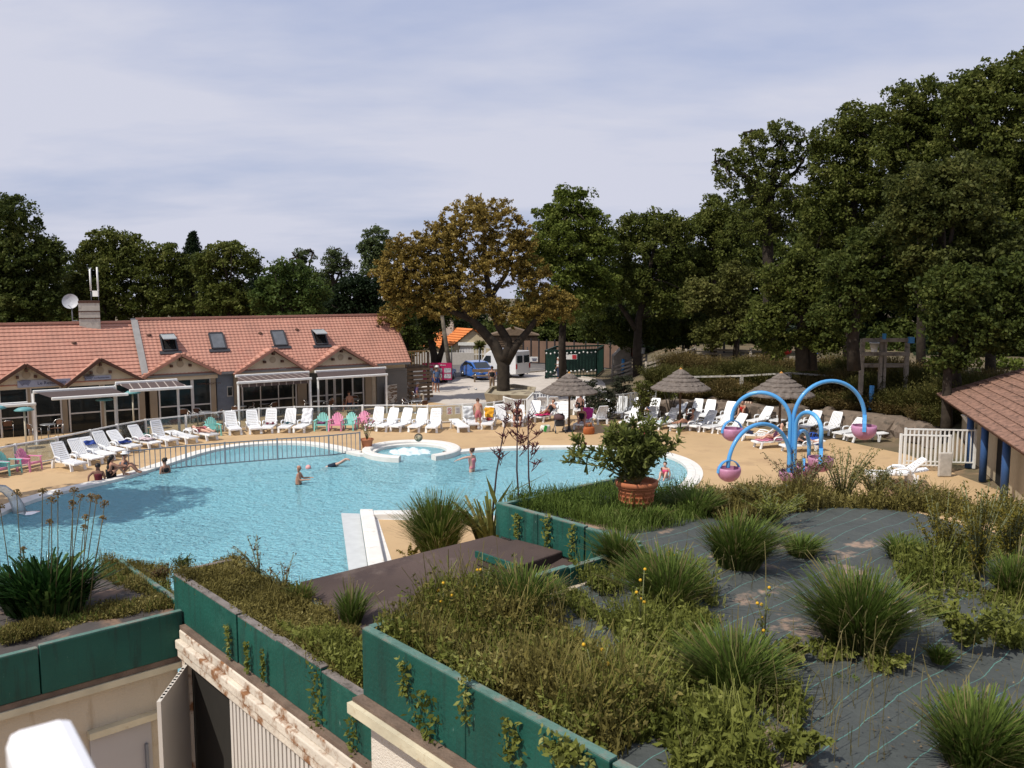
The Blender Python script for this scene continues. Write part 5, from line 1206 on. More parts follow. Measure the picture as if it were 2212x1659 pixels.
def shrub(u, v, w, h, label, green, dist=None, n=2600, kind='broom_bush', grp='broom bushes on the bank'):
    p = at(u, v, 0) if dist is None else aty(u, v, dist); z = terr(p.x, p.y); root = thing(kind, label, 'bush', (p.x, p.y, z - .05), 0, grp)
    a = rng.random(n) * 6.283; r = np.sqrt(rng.random(n)); P = np.stack([np.cos(a) * r * w * .35, np.sin(a) * r * w * .3, np.zeros(n)], 1)
    D = np.stack([np.cos(a) * r, np.sin(a) * r, np.zeros(n)], 1) * (.55 * w / h); D += rng.normal(size=(n, 3)) * .09; D[:, 2] = 0
    hh = h * (.55 + .5 * rng.random(n)) * (1.08 - .35 * r); V1, Q1 = blades(P, hh, D, .035)
    k = n * 2; j = rng.integers(0, n, k); f = .45 + .6 * rng.random(k); T = P[j] + np.stack([D[j, 0] * hh[j] * f * .75, D[j, 1] * hh[j] * f * .75, hh[j] * f * .95], 1) + rng.normal(size=(k, 3)) * .05
    V2, Q2 = leaf_quads(T, .055, .2, .4)
    npmesh('twigs', np.concatenate([V1, V2]), np.concatenate([Q1, Q2 + len(V1)]), L_broomg if green else L_broom, root); return root
BS = [(1395, 33.5, 2.0, 1.9, 0), (1440, 43.5, 3.2, 2.6, 1), (1475, 46, 3.4, 2.8, 0), (1510, 44, 3.2, 2.6, 1), (1545, 47, 3.0, 2.4, 0), (1575, 43, 2.8, 2.2, 0), (1605, 46, 3.2, 2.8, 1), (1640, 42, 3.0, 2.6, 0), (1670, 45, 3.2, 2.8, 1), (1705, 41.5, 3.0, 2.4, 0), (1740, 44.5, 3.2, 2.6, 0), (1775, 41, 3.0, 2.4, 1), (1805, 43.5, 3.2, 2.8, 0), (1835, 39.5, 3.0, 2.6, 0), (1865, 42, 3.2, 3.0, 1), (1895, 38.5, 3.0, 2.8, 1), (1930, 41, 3.4, 3.0, 0), (1960, 37.5, 3.0, 2.4, 1), (1990, 39.5, 3.2, 2.8, 1), (2030, 37, 3.2, 2.2, 0), (2060, 39, 3.4, 2.8, 1), (1965, 34.5, 2.6, 1.6, 0), (1900, 35.5, 2.4, 1.3, 0), (2100, 38, 3.4, 2.6, 1), (2150, 38, 3.4, 2.6, 0), (1860, 37.0, 2.0, 1.2, 0), (1780, 38.5, 2.2, 1.3, 0), (1640, 40, 2.2, 1.1, 0)]
for q_ in range(22): BS.append((1440 + q_ * 29, -1, 2.2, 1.5, q_ % 3 == 0))
for i, (u, d, w_, h_, g_) in enumerate(BS):
    bd_ = float(np.interp(u, BU, [F * H / (v_ - HZ) for v_ in BV])); d = bd_ + 1.6 + (i * 2.7) % 6.5; h_ = h_ * .6 + (.25 if u > 1850 else 0)
    if u < 1420: d = bd_ - .3
    if i > 27: d = bd_ + 1.5 + (i % 3) * .5
    shrub(u, 700, w_, h_, 'green spiky broom bush on the bank behind the loungers' if g_ else 'brownish spiky broom bush on the bank behind the loungers', g_, dist=d, n=1700)
# ordinary bushes near the first parasol
def bush_px(u, v, d, ru, rv, m, label, clr=9, ls=.07, dens=1.2):
    p = aty(u, v + rv, d); z = terr(p.x, d); root = thing('leafy_bush', label, 'bush', (p.x, d, z)); k = d / F; c = aty(u, v, d); n = max(5, int(ru * rv / clr ** 2 * 3 * dens)); q = rand_dirs(n) * (rng.random(n) ** .4)[:, None] * np.array([ru * k, ru * k * .8, rv * k]) + np.array(c)
    P = clump_points(q, np.full(n, clr * k), (clr * k / ls) ** 2 * 3.5); V, Q = leaf_quads(P, ls); npmesh('foliage', V, Q, m, root, True)
    mb = MB()
    for j in range(6): mb.tube([root.location, Vector(root.location).lerp(Vector(q[j]), .6), q[j]], [.04, .03, .01], 5)
    mb.build('stems', M_bark, root, True); return root
L_dk = leafmat('dark_bush', (.02, .026, .015), (.055, .06, .035), (.11, .09, .08))
bush_px(1265, 850, 55, 30, 34, L_dk, 'dark loose bush with pinkish tips behind the first parasol'); bush_px(1295, 870, 49, 38, 36, L_dk, 'dark dense bush right of the first parasol'); bush_px(1212, 835, 60, 12, 14, L_dk, 'little dark bush beside the court kerb')
bush_px(1390, 860, 47, 26, 40, L_yel, 'yellow-green leafy bush in front of the barred fence'); bush_px(1345, 830, 52, 22, 26, L_dk, 'dark bush behind the fence right of the first parasol'); bush_px(1450, 835, 50, 30, 26, L_yel, 'yellow-green bush on the bank above the middle parasol')
bush_px(2185, 790, 60, 46, 20, L_bright, 'sunlit bright green bush beyond the brown roof', ls=.12)
# wooden white rail on the bank
RP = [(1460, 815, 47), (1602, 812, 46), (1706, 806, 45), (1838, 815, 44), (1905, 822, 43.5)]
t = thing('bank_rail', 'weathered white timber rail on posts among the broom bushes', 'fence', (aty(1460, 830, 47).x, 47, 2)); mb = MB(); M_owood = mat('old_white_wood', (.42, .40, .36), .9, .35, 3, bump=.4, dirt=(.2, .17, .13), dscale=4, dthr=.52)
PP = [aty(u, v, d) for u, v, d in [(u, v, d + 5.5) for u, v, d in RP]]
for i in range(4): mb.bar(PP[i], PP[i + 1], .12, .09)
mb.build('rail', M_owood, t, True)
for p in PP[:-1]: mb = MB(); mb.bar(Vector((p.x, p.y, terr(p.x, p.y) - .1)), p + Vector((0, 0, .05)), .18, .18); mb.build('post', M_owood, t, True)
# ================================================================== BACKGROUND: house, cars, cage, playground
hs = thing('garage_house', 'cream house with bright orange roof and white garage door beyond the court', 'house', (aty(1020, 780, 98).x, 98, 0)); HX = 98.0
M_hc = mat('house_cream', (.50, .42, .29), .9, .08, 1); M_ho = mat('orange_tiles', (.60, .20, .06), .85, .12, 1.2, bump=.3, bscale=10)
def hp(u, v, y=HX): return aty(u, v, y)
gz = 0
L0 = hp(972, 795); R0 = hp(1075, 795); apx = hp(1022, 712); el = hp(972, 752); er = hp(1085, 752)
mb = MB(); D_ = Vector((-6.0, 9, 0)); bl_, br2 = Vector((L0.x, HX, 0)), Vector((er.x, HX, 0)); f_ = [bl_, br2, er, apx, el]
mb.add([tuple(p) for p in f_] + [tuple(p + D_) for p in f_], [(0, 1, 2, 3, 4), (9, 8, 7, 6, 5), (0, 4, 9, 5), (1, 6, 7, 2)]); mb.build('wall', M_hc, hs, True)
mb = MB()
for (a, b) in ((el, apx), (er, apx)):
    ov = (a - b) * .08; A1, B1 = a + ov + Vector((0, -.3, .08)), b + Vector((0, -.3, .12)); ud = (B1 - A1); 
    mb.quad(A1, B1, B1 + D_ * 1.05, A1 + D_ * 1.05)
    for k in range(9): q0 = A1.lerp(B1, k / 9); mb.bar(q0 + Vector((0, 0, .04)), q0 + D_ * 1.05 + Vector((0, 0, .04)), .12, .08)
mb.build('roof', M_ho, hs, True)
g0, g1 = hp(994, 790), hp(1022, 746); mb = MB(); mb.prism([(g0.x, HX - .05), (g1.x, HX - .05), (g1.x, HX), (g0.x, HX)], 0.0, g1.z); mb.build('garage_door', mat('door_white', (.6, .58, .58), .6, .05), hs, True)
mb = MB(); mb.prism([(g0.x - .2, HX - .25), (g1.x + .2, HX - .25), (g1.x + .2, HX), (g0.x - .2, HX)], g1.z, g1.z + .35); mb.build('door_canopy', M_white, hs, True)
g0, g1 = hp(1046, 772), hp(1058, 744); mb = MB(); mb.prism([(g0.x, HX - .05), (g1.x, HX - .05), (g1.x, HX), (g0.x, HX)], g0.z, g1.z); mb.build('window', MATS['door_white'], hs, True)
q = hp(968, 703, 101); mb = MB(); mb.box(q, (1.3, 1.1, 2.6)); mb.build('chimney', mat('chimney_render', ()), hs, True)
h2 = thing('far_house', 'second pale house with orange roof half hidden by the dark tree trunks', 'house', (aty(915, 790, 104).x, 104, 0)); a, b = aty(893, 795, 104), aty(945, 745, 104); mb = MB(); mb.prism([(a.x, 104), (b.x, 104), (b.x, 110), (a.x, 110)], 0, b.z); mb.build('wall', mat('pale_wall', (.45, .42, .38), .9, .1), h2, True)
mb = MB(); mb.add([(a.x - .4, 103.5, b.z), (b.x + .4, 103.5, b.z), (b.x + .4, 107, b.z + 2), (a.x - .4, 107, b.z + 2), (b.x + .4, 110.5, b.z), (a.x - .4, 110.5, b.z)], [(0, 1, 2, 3), (3, 2, 4, 5), (0, 3, 5), (1, 4, 2)]); mb.build('roof', M_ho, h2, True)
# garden palms/gate in front of the house
t = thing('yucca', 'spiky green yucca in front of the cream house', 'plant', (aty(1037, 790, 92).x, 92, 0)); n = 260; a = rng.random(n) * 6.283; P = np.zeros((n, 3)); P[:, 2] = 1.4; D = np.stack([np.cos(a), np.sin(a), .6 + rng.normal(size=n) * .6], 1); V, Q = blades_leaf(P, D, 1.3, .12); npmesh('leaves', V, Q, L_yel, t); mb = MB(); mb.tube([(0, 0, 0), (0, 0, 1.5)], .2, 7); mb.build('trunk', M_bark, t)
t = thing('iron_gate', 'low white iron gate and pillars before the cream house', 'gate', (aty(1015, 792, 88).x, 88, 0)); mb = MB()
for k in range(12): x = -1.6 + k * .28; mb.bar((x, 0, .1), (x, 0, 1.25 + .25 * math.cos((k - 5.5) * .3)), .05, .05)
mb.bar((-1.7, 0, .9), (1.6, 0, .9), .06, .06); mb.build('bars', M_white, t)
for x in (-2.0, 1.9): mb = MB(); mb.box((x, 0, .75), (.5, .4, 1.5)); mb.build('pillar', M_hc, t)
t = thing('garden_wall', 'low pale wall at the roadside left of the iron gate', 'wall', (aty(960, 792, 86).x, 86, 0)); mb = MB(); mb.box((0, 0, .6), (6.0, .3, 1.2)); mb.build('wall', mat('pale_wall', ()), t)
bush_px(966, 768, 88, 16, 14, L_oak, 'rounded green garden bush left of the iron gate', ls=.14)
# dark street trees beside the wooden pole
tree_px('slim dark tree with twin trunks beyond the right end of the restaurant', 74, (940, 812), [(935, 690, 50, 30), (915, 660, 40, 30), (965, 675, 40, 26), (925, 725, 24, 20)], L_oak2, clr=13, limbs=[[(942, 822, .4), (938, 770, .33), (928, 720, .25), (915, 670, .08)], [(944, 790, .3), (958, 745, .2), (962, 690, .08)]], kind='street_tree', zbase=0)
tree_px('dark tree right at the corner of the restaurant roof', 63, (886, 800), [(876, 700, 26, 26), (890, 735, 24, 30), (870, 665, 30, 26)], L_oak2, clr=12, kind='street_tree', zbase=0)
t = thing('utility_pole', 'leaning wooden utility pole between the sign and the orange roof', 'pole', at(975, 820)); mb = MB(); mb.tube([(0, 0, 0), (-.75, 0, 5.4)], [.2, .15], 8); mb.build('shaft', M_bark2, t)
for u, h, lab in ((976, 2.9, 'thin dark fence post beside the pink sign'), (1036, 2.6, 'thin dark post in front of the blue car'), (1139, 2.4, 'thin dark post right of the golden tree')):
    o = MB().tube([(0, 0, 0), (0, 0, h)], .05, 6).build('metal_post', M_dark); o.location = at(u, float(np.interp(u, [925, 1180], [827, 804]))); tag(o, lab, 'post', 'thin posts along the court')
# cars ---------------------------------------------------------------------------------------------
def car(name, label, cat, p, rz, Lc, Wc, Hc, prof, m, van=False):
    """prof: side outline (x forward, z); local +X = front"""
    t = thing(name, label, cat, p, rz); mb = MB(); n = len(prof); hw = Wc / 2
    ins = [(.10 if z > .55 * Hc and not van else .0) + (.04 if z < .3 else 0) for x, z in prof]
    vs = []
    for s in (-1, 1):
        for (x, z), k in zip(prof, ins): vs.append((x, s * (hw - k), z))
    mb.add(vs, [tuple(range(n))[::-1], tuple(range(n, 2 * n))] + [(i, (i + 1) % n, (i + 1) % n + n, i + n) for i in range(n)]); mb.build('body', m, t, bevel=.07)
    for x in (Lc * .31, -Lc * .31):
        for s in (-1, 1):
            mb = MB(); mb.tube([(x, s * (hw - .2), .31), (x, s * (hw + .01), .31)], .31, 18); w_ = mb.build('wheel', M_dark, t); mb = MB(); mb.tube([(x, s * (hw - .05), .31), (x, s * (hw + .025), .31)], .18, 14); mb.build('rim', M_alu, w_)
    return t
M_cg = mat('car_glass', (.02, .025, .03), .05, 0, spec=.7); M_lamp = mat('lamp_lens', (.6, .6, .58), .15, .05)
prof = [(2.0, .25), (2.02, .6), (1.85, .78), (1.05, .95), (.35, 1.42), (-.9, 1.48), (-1.75, 1.1), (-1.95, .9), (-1.95, .3), (-1.5, .2), (1.6, .2)]
ba = thing
cr_ = car('parked_car', 'blue hatchback parked facing the court beside the white van', 'car', at(1032, 817), R(-62), 4.0, 1.72, 1.5, prof, mat('car_blue', (.03, .12, .42), .25, .05, coat=1))
def carquads(t, lst, m, name):
    for q in lst: mb = MB(); mb.add(q, [tuple(range(len(q)))]); mb.build(name, m, t)
carquads(cr_, [[(1.08, -.68, .97), (1.08, .68, .97), (.42, .62, 1.40), (.42, -.62, 1.40)], [(-1.0, -.60, 1.47), (-1.0, .60, 1.47), (-1.73, .68, 1.13), (-1.73, -.68, 1.13)]], M_cg, 'windscreen')
carquads(cr_, [[(.9, s * .79, 1.0), (.3, s * .775, 1.35), (-1.0, s * .775, 1.38), (-1.4, s * .79, 1.02)] for s in (-1, 1)], M_cg, 'side_window')
for s in (-1, 1): mb = MB(); mb.ball((1.9, s * .6, .70), .16, 10, 6, (.8, 1.3, .7)); mb.build('headlight', M_lamp, cr_)
mb = MB(); mb.box((2.03, 0, .42), (.05, 1.2, .14)); mb.build('grille', M_dark, cr_); mb = MB(); mb.box((2.06, 0, .5), (.03, .5, .11)); mb.build('number_plate', M_paperw, cr_)
for s in (-1, 1): mb = MB(); mb.ball((.75, s * .93, .98), .11, 8, 6); mb.build('mirror', MATS['car_blue'], cr_)
prof = [(2.4, .3), (2.45, .8), (2.3, 1.0), (1.6, 1.15), (.95, 2.0), (.5, 2.25), (-2.4, 2.3), (-2.45, .35), (-2.0, .28), (2.0, .28)]
vn = car('white_van', 'white panel van parked behind the golden tree trunk', 'van', at(1083, 812), R(140), 4.9, 1.95, 2.3, prof, mat('van_white', (.68, .68, .69), .3, .04, coat=.6), van=True)
carquads(vn, [[(1.63, -.85, 1.18), (1.63, .85, 1.18), (1.02, .8, 1.96), (1.02, -.8, 1.96)]], M_cg, 'windscreen'); carquads(vn, [[(1.4, s * .99, 1.2), (.9, s * .99, 1.8), (.35, s * .99, 1.8), (.35, s * .99, 1.2)] for s in (-1, 1)], M_cg, 'side_window')
carquads(vn, [[(-2.48, -.8, 1.3), (-2.48, -.1, 1.3), (-2.46, -.1, 1.9), (-2.46, -.8, 1.9)], [(-2.48, .1, 1.3), (-2.48, .8, 1.3), (-2.46, .8, 1.9), (-2.46, .1, 1.9)]], M_cg, 'rear_window')
for s in (-1, 1): mb = MB(); mb.box((-2.46, s * .88, 1.0), (.06, .12, .4)); mb.build('tail_light', mat('tail_red', (.3, .01, .01), .3, 0), vn)
mb = MB(); mb.box((0, 0, 2.36), (1.6, 1.5, .06)); mb.bar((.5, -.7, 2.3), (.5, .7, 2.5), .06); mb.bar((-1, -.7, 2.5), (-1, .7, 2.5), .06); mb.build('roof_rack', M_alu, vn)
prof = [(2.0, .25), (2.02, .65), (1.85, .8), (1.0, .95), (.35, 1.42), (-1.2, 1.48), (-1.8, 1.0), (-1.95, .9), (-1.95, .3), (-1.5, .2), (1.6, .2)]
gc = car('parked_car', 'grey car seen from behind, mostly covered by the pink sign', 'car', at(952, 822), R(80), 4.0, 1.75, 1.5, prof, mat('car_grey', (.35, .36, .38), .3, .05, coat=1))
carquads(gc, [[(-1.25, -.62, 1.46), (-1.25, .62, 1.46), (-1.83, .7, 1.03), (-1.83, -.7, 1.03)]], M_cg, 'rear_window')
for s in (-1, 1): mb = MB(); mb.ball((-1.93, s * .72, .85), .14, 8, 6, (.5, .8, 1.2)); mb.build('tail_light', MATS['tail_red'], gc)
# pink information sign
p = at(945, 829); sg_ = thing('information_sign', 'magenta board with a grid of six pictures in front of the grey car', 'sign', p); mb = MB(); mb.box((0, 0, 1.0), (2.3, .06, 1.35)); mb.build('board', mat('magenta_paint', (.42, .015, .10), .5, .05), sg_)
for r in range(2):
    for c in range(3):
        if c == 0 and r == 0: pass
        mb = MB(); mb.box((-.62 + c * .72, -.045, 1.08 - r * .45), (.56, .02, .36)); pc = mb.build('picture', mat('pic_grey', (.4, .41, .45), .6, .5, 9), sg_)
text('Nos bonnes affaires', .17, (0, -.05, 1.5), M_paperw, None, 0).parent = sg_
for s in (-1, 1): mb = MB(); mb.bar((s * .9, .05, 0), (s * .9, .05, 1.2), .05); mb.build('leg', M_grey, sg_)
# green cage with white caps
cg = thing('green_cage', 'dark green barred enclosure hung with white caps beside the boules court', 'enclosure', at(1228, 812)); p0, p1 = at(1178, 818), at(1288, 814); mb = MB(); M_gr = mat('dark_green_metal', (.010, .038, .028), .5, .1)
dv_ = Vector((1.2, 5.5, 0)); segs = [(p0, p1), (p0, p0 + dv_), (p1, p1 + dv_), (p0 + dv_, p1 + dv_)]; hh = 2.35
for a, b in segs:
    for z in (.15, hh): mb.bar(a + Vector((0, 0, z)), b + Vector((0, 0, z)), .12, .14)
    k = int((b - a).length / .28)
    for i in range(k + 1): q = a.lerp(b, i / k); mb.bar(q, q + Vector((0, 0, hh)), .05, .05)
mb.build('bars', M_gr, cg, True); mb = MB()
a, b = p0 + dv_ * .9, p1 + dv_ * .9; mb.bar(a + Vector((0, 0, 1.15)), b + Vector((0, 0, 1.15)), .05, 1.9); mb.build('sheet', mat('green_tarp', (.010, .03, .026), .8, .2), cg, True)
mb = MB()
for i in range(26):
    f = (i % 13) / 12.5 + .02; z = 2.2 if i < 13 else .55 + .2 * rng.random(); mb.ball(p0.lerp(p1, f) + Vector((0, -.1, z - .1 * rng.random())), .08, 6, 4)
mb.build('white_caps', M_paperw, cg, True)
t = thing('cage_sign', 'small red and white sign hung on the green enclosure', 'sign', p0.lerp(p1, .5) + Vector((0, -.2, 1.5))); mb = MB(); mb.box((0, 0, .3), (.95, .04, .42)); mb.build('board', M_paperw, t); mb = MB(); mb.box((.25, -.03, .3), (.36, .02, .34)); mb.build('red_print', mat('print_red', ()), t)
# brown panel fence
C_ = [aty(1130, 800, 88), aty(1215, 800, 86), aty(1345, 800, 80)]; t = thing('panel_fence', 'brown panelled fence behind the green enclosure', 'fence', (C_[0].x, C_[0].y, 0)); mb = MB()
for i in range(2):
    a, b = Vector((C_[i].x, C_[i].y, 1.2)), Vector((C_[i + 1].x, C_[i + 1].y, 1.2)); k = 5
    for j in range(k): mb.bar(a.lerp(b, (j + .02) / k), a.lerp(b, (j + .98) / k), .06, 2.2)
mb.build('panel', mat('panel_brown', (.17, .105, .075), .85, .2, 1), t, True); mb = MB()
for i in range(2):
    a, b = Vector((C_[i].x, C_[i].y - .06, 0)), Vector((C_[i + 1].x, C_[i + 1].y - .06, 0))
    for j in range(6): q = a.lerp(b, j / 5); mb.bar(q, q + Vector((0, 0, 2.5)), .12)
mb.build('post', M_dark, t, True)
o = thing('fence_notice', 'small white notice on the brown panelled fence', 'sign', aty(1152, 776, 86.5)); mb = MB(); mb.box((0, 0, 0), (.9, .05, .5)); mb.build('board', M_paperw, o); mb = MB(); mb.box((.1, -.04, .05), (.5, .03, .08)); mb.box((.1, -.04, -.1), (.4, .03, .06)); mb.build('print', MATS['print_ink'], o)
# shed left of it
t = thing('timber_shed', 'brown slatted timber shed in shade right of the golden tree fork', 'shed', (aty(1110, 790, 92).x, 92, 0)); mb = MB(); mb.box((0, 0, 1.35), (5, 3, 2.7)); mb.add([(-2.7, -1.8, 2.7), (2.7, -1.8, 2.7), (2.7, 1.8, 2.7), (-2.7, 1.8, 2.7), (0, -1.8, 3.5), (0, 1.8, 3.5)], [(0, 1, 4), (3, 5, 2), (0, 4, 5, 3), (1, 2, 5, 4)])
for k in range(11): mb.box((0, -1.53, .2 + k * .23), (5, .05, .06))
mb.build('walls', M_wood, t)
# playground on the bank -------------------------------------------------------------------------------
M_log = mat('grey_log', (.30, .26, .215), .95, .3, 3, bump=.4, dirt=(.12, .1, .08), dscale=2, dthr=.55)
def logfence(pts, label, n=4, h=1.1, capblue=False):
    P = []
    for u, v, d in pts: p = aty(u, v, d); P.append(Vector((p.x, p.y, terr(p.x, p.y))))
    t = thing('log_fence', label, 'fence', P[0]); mb = MB()
    for i in range(len(P) - 1):
        for j in range(n): z = Vector((0, 0, .18 + j * (h - .2) / max(1, n - 1))); mb.bar(P[i] + z, P[i + 1] + z, .1, .15)
    mb.build('rails', M_log, t, True); mb = MB()
    for i in range(len(P) - 1):
        k = max(1, int((P[i + 1] - P[i]).length / 2.2))
        for j in range(k + 1): q = P[i].lerp(P[i + 1], j / k) + Vector((0, -.1, 0)); mb.tube([q, q + Vector((0, 0, h + .2))], .09, 6)
    mb.build('post', M_log, t, True); return t
logfence([(1322, 820, 70), (1395, 818, 69)], 'grey log fence at the foot of the wooden slide tower'); logfence([(1395, 800, 62), (1460, 800, 60), (1500, 790, 64), (1620, 790, 62)], 'grey log fence winding along the bank top left of the low oak'); logfence([(1620, 790, 60), (1760, 790, 58), (1850, 790, 57)], 'grey log fence behind the low oak trunks', 3, .9); logfence([(1850, 792, 56), (1965, 792, 55)], 'grey log border under the timber frame on the right', 2, .5)
tw = thing('slide_tower', 'grey timber play tower with a sloping ramp and red and yellow panels', 'play tower', (aty(1355, 812, 73).x, 73, terr(aty(1355, 812, 73).x, 73)))
Z0 = tw.location.z; k_ = 73 / F; X = lambda u: (u - 1355) * k_; Zv = lambda v: aty(1355, v, 73).z - Z0
mb = MB(); mb.add([(X(1325), 0, Zv(770)), (X(1362), 0, Zv(733)), (X(1362), 0, 0), (X(1325), 0, 0), (X(1325), 1.6, Zv(770)), (X(1362), 1.6, Zv(733)), (X(1362), 1.6, 0), (X(1325), 1.6, 0)], [(3, 2, 1, 0), (4, 5, 6, 7), (0, 1, 5, 4), (0, 4, 7, 3)]); mb.build('ramp', M_log, tw)
mb = MB(); mb.box((X(1374), 0, Zv(738) / 2 + .2), (.15, .15, Zv(738))); mb.box((X(1362), 0, Zv(738) / 2), (.18, .18, Zv(735))); mb.box(((X(1362) + X(1380)) / 2, .8, (Zv(733) + Zv(758)) / 2 + .9), (X(1380) - X(1362), 1.5, Zv(733) - Zv(752))); mb.box((X(1384), 0, Zv(760) / 2), (.3, .2, Zv(760))); mb.build('tower', M_log, tw)
mb = MB(); mb.box((X(1366), -.06, Zv(758)), (.35, .06, .95)); mb.build('red_panel', mat('panel_red', (.25, .06, .03), .8, .2), tw); mb = MB(); mb.box((X(1375), -.06, Zv(758)), (.35, .06, .95)); mb.build('yellow_panel', mat('panel_yellow', (.36, .2, .03), .8, .2), tw)
mb = MB(); mb.bar((X(1358), -.1, Zv(732)), (X(1376), -.1, Zv(730)), .12, .2); mb.tube([(X(1345), -.2, 0), (X(1345), -.2, 1.2)], .14, 8); mb.build('blue_fitting', M_blue, tw)
mb = MB(); mb.tube([(X(1378), -.15, Zv(737)), (X(1378), -.22, Zv(737))], .55, 20); mb.build('backboard', mat('dish_grey', ()), tw); mb = MB(); mb.lathe([(.3, 0), (.22, -.5)], (X(1384), -.5, Zv(750)), 12); mb.build('net', M_paperw, tw)
# timber frame with basket hoop
FZ = 46; fr_ = thing('climbing_frame', 'tall grey timber climbing frame with a net hoop under the right-hand oaks', 'climbing frame', (aty(1905, 790, FZ).x, FZ, terr(aty(1905, 790, FZ).x, FZ)))
Z0 = fr_.location.z; k_ = FZ / F; X = lambda u: (u - 1905) * k_; Zv = lambda v: aty(1905, v, FZ).z - Z0
mb = MB()
for u, tp in ((1861, 732), (1903, 728), (1909, 735), (1958, 732)): mb.box((X(u), 0, Zv(tp) / 2), (.2, .2, Zv(tp)))
for v in (734, 764): mb.box((X(1909), -.2, Zv(v)), (X(1960) - X(1858), .12, .2))
mb.box((X(1907), .2, Zv(792) + .05), (X(1962) - X(1856), .2, .2)); mb.build('beams', M_log, fr_); mb = MB(); mb.box((X(1960), -.3, Zv(734)), (.25, .25, .32)); mb.box((X(1902), -.3, Zv(726)), (.15, .15, .3)); mb.tube([(X(1877), -.5, 0), (X(1877), -.5, 1.3)], .13, 8); mb.build('blue_cap', M_blue, fr_)
mb = MB(); mb.lathe([(.26, 0), (.26, .05), (.14, -.45)], (X(1878), -.5, Zv(740)), 12); mb.build('net', M_paperw, fr_)
# dark shelter and small bits on the playground
t = thing('open_shelter', 'low dark flat-roofed open shelter beyond the bank', 'shelter', (aty(1590, 780, 75).x, 75, terr(aty(1590, 780, 75).x, 75))); mb = MB(); mb.box((0, 0, 2.2), (11, 4, .15)); mb.build('roof', mat('shelter_roof', (.035, .05, .03), .9, .2), t)
for x in (-5, -1.5, 2, 5): mb = MB(); mb.box((x, -1.7, 1.1), (.16, .16, 2.2)); mb.build('post', M_dark, t)
t = thing('utility_cabinet', 'white and blue cabinet standing between the oak trunks', 'cabinet', (aty(1745, 768, 74).x, 74, 2)); mb = MB(); mb.box((0, 0, .8), (1.1, .5, 1.6)); mb.build('body', M_paperw, t); mb = MB(); mb.box((.65, 0, .8), (.2, .5, 1.6)); mb.build('side', MATS['bag_blue'], t)
o = MB().ball((0, 0, .3), .45, 10, 7, (1.2, .8, .6)).build('play_seat', mat('seat_red', (.5, .03, .02), .5, .1)); p = aty(1693, 780, 60); o.location = (p.x, p.y, terr(p.x, p.y) + .9); tag(o, 'small bright red play seat showing between the oak trunks', 'play seat')
mb = MB(); mb.box((0, 0, .6), (2.6, 1.2, .12)); mb.bar((-1.1, -.5, 0), (-1.0, -.5, .6), .12); mb.bar((1.1, -.5, 0), (1.0, -.5, .6), .12); mb.bar((-1.1, .5, 0), (-1.0, .5, .6), .12); mb.bar((1.1, .5, 0), (1.0, .5, .6), .12); o = mb.build('picnic_table', M_log); p = aty(1795, 780, 58); o.location = (p.x, p.y, terr(p.x, p.y)); tag(o, 'low grey timber table on the playground beside an oak trunk', 'table')
# concrete planter under the golden tree
t = thing('concrete_planter', 'stained concrete planter with an angled front under the golden tree', 'planter', at(1050, 884)); M_conc = mat('stained_concrete', (.36, .31, .22), .9, .25, 1.5, bump=.3, dirt=(.14, .11, .08), dscale=1.3, dthr=.5)
q = [at(1046, 884), at(1075, 887), at(1150, 889), at(1158, 868), at(1110, 860), at(1060, 866)]; cc = sum(q, Vector()) / 6; mb = MB(); n = 6; vs = [(cc + (p - cc) * .86) for p in q] + [p + Vector((0, 0, 1.0)) for p in q] + [(cc + (p - cc) * .88) + Vector((0, 0, 1.0)) for p in q] + [(cc + (p - cc) * .88) + Vector((0, 0, .8)) for p in q]
fs = []
for r in range(3): fs += [(r * n + i, r * n + (i + 1) % n, (r + 1) * n + (i + 1) % n, (r + 1) * n + i) for i in range(n)]
fs.append(tuple(range(18, 24))); mb.add([tuple(p) for p in vs], fs); mb.build('shell', M_conc, t, True)
# boules on the court
for i, (u, v) in enumerate(((922 + 0, 836), (1400 / 1.736 + 1130 / 5.486 , 842), (806 + 1213 / 5.486, 841.5), (806 + 1222 / 5.486, 842.5))):
    if i == 0: continue
    o = MB().ball((0, 0, .06), .075, 8, 6).build('boule', M_alu); o.location = at(u if i > 1 else 806 + 1130 / 5.486, v); tag(o, 'small pale boule lying on the gravel court', 'boule', 'boules on the gravel court')
# bench
t = thing('wooden_bench', 'brown wooden bench at the kerb in front of the blue car', 'bench', at(1052, 825)); mb = MB(); mb.box((0, 0, .5), (2.4, .4, .08)); mb.box((0, .2, .9), (2.4, .06, .25)); mb.build('seat', M_wood, t)
for x in (-1, 1): mb = MB(); mb.box((x, 0, .25), (.12, .4, .5)); mb.build('leg', M_wood, t)
ab0 = ab
def ab(a, b, z=0.0): return ab0(a - .13, b + .15, z)
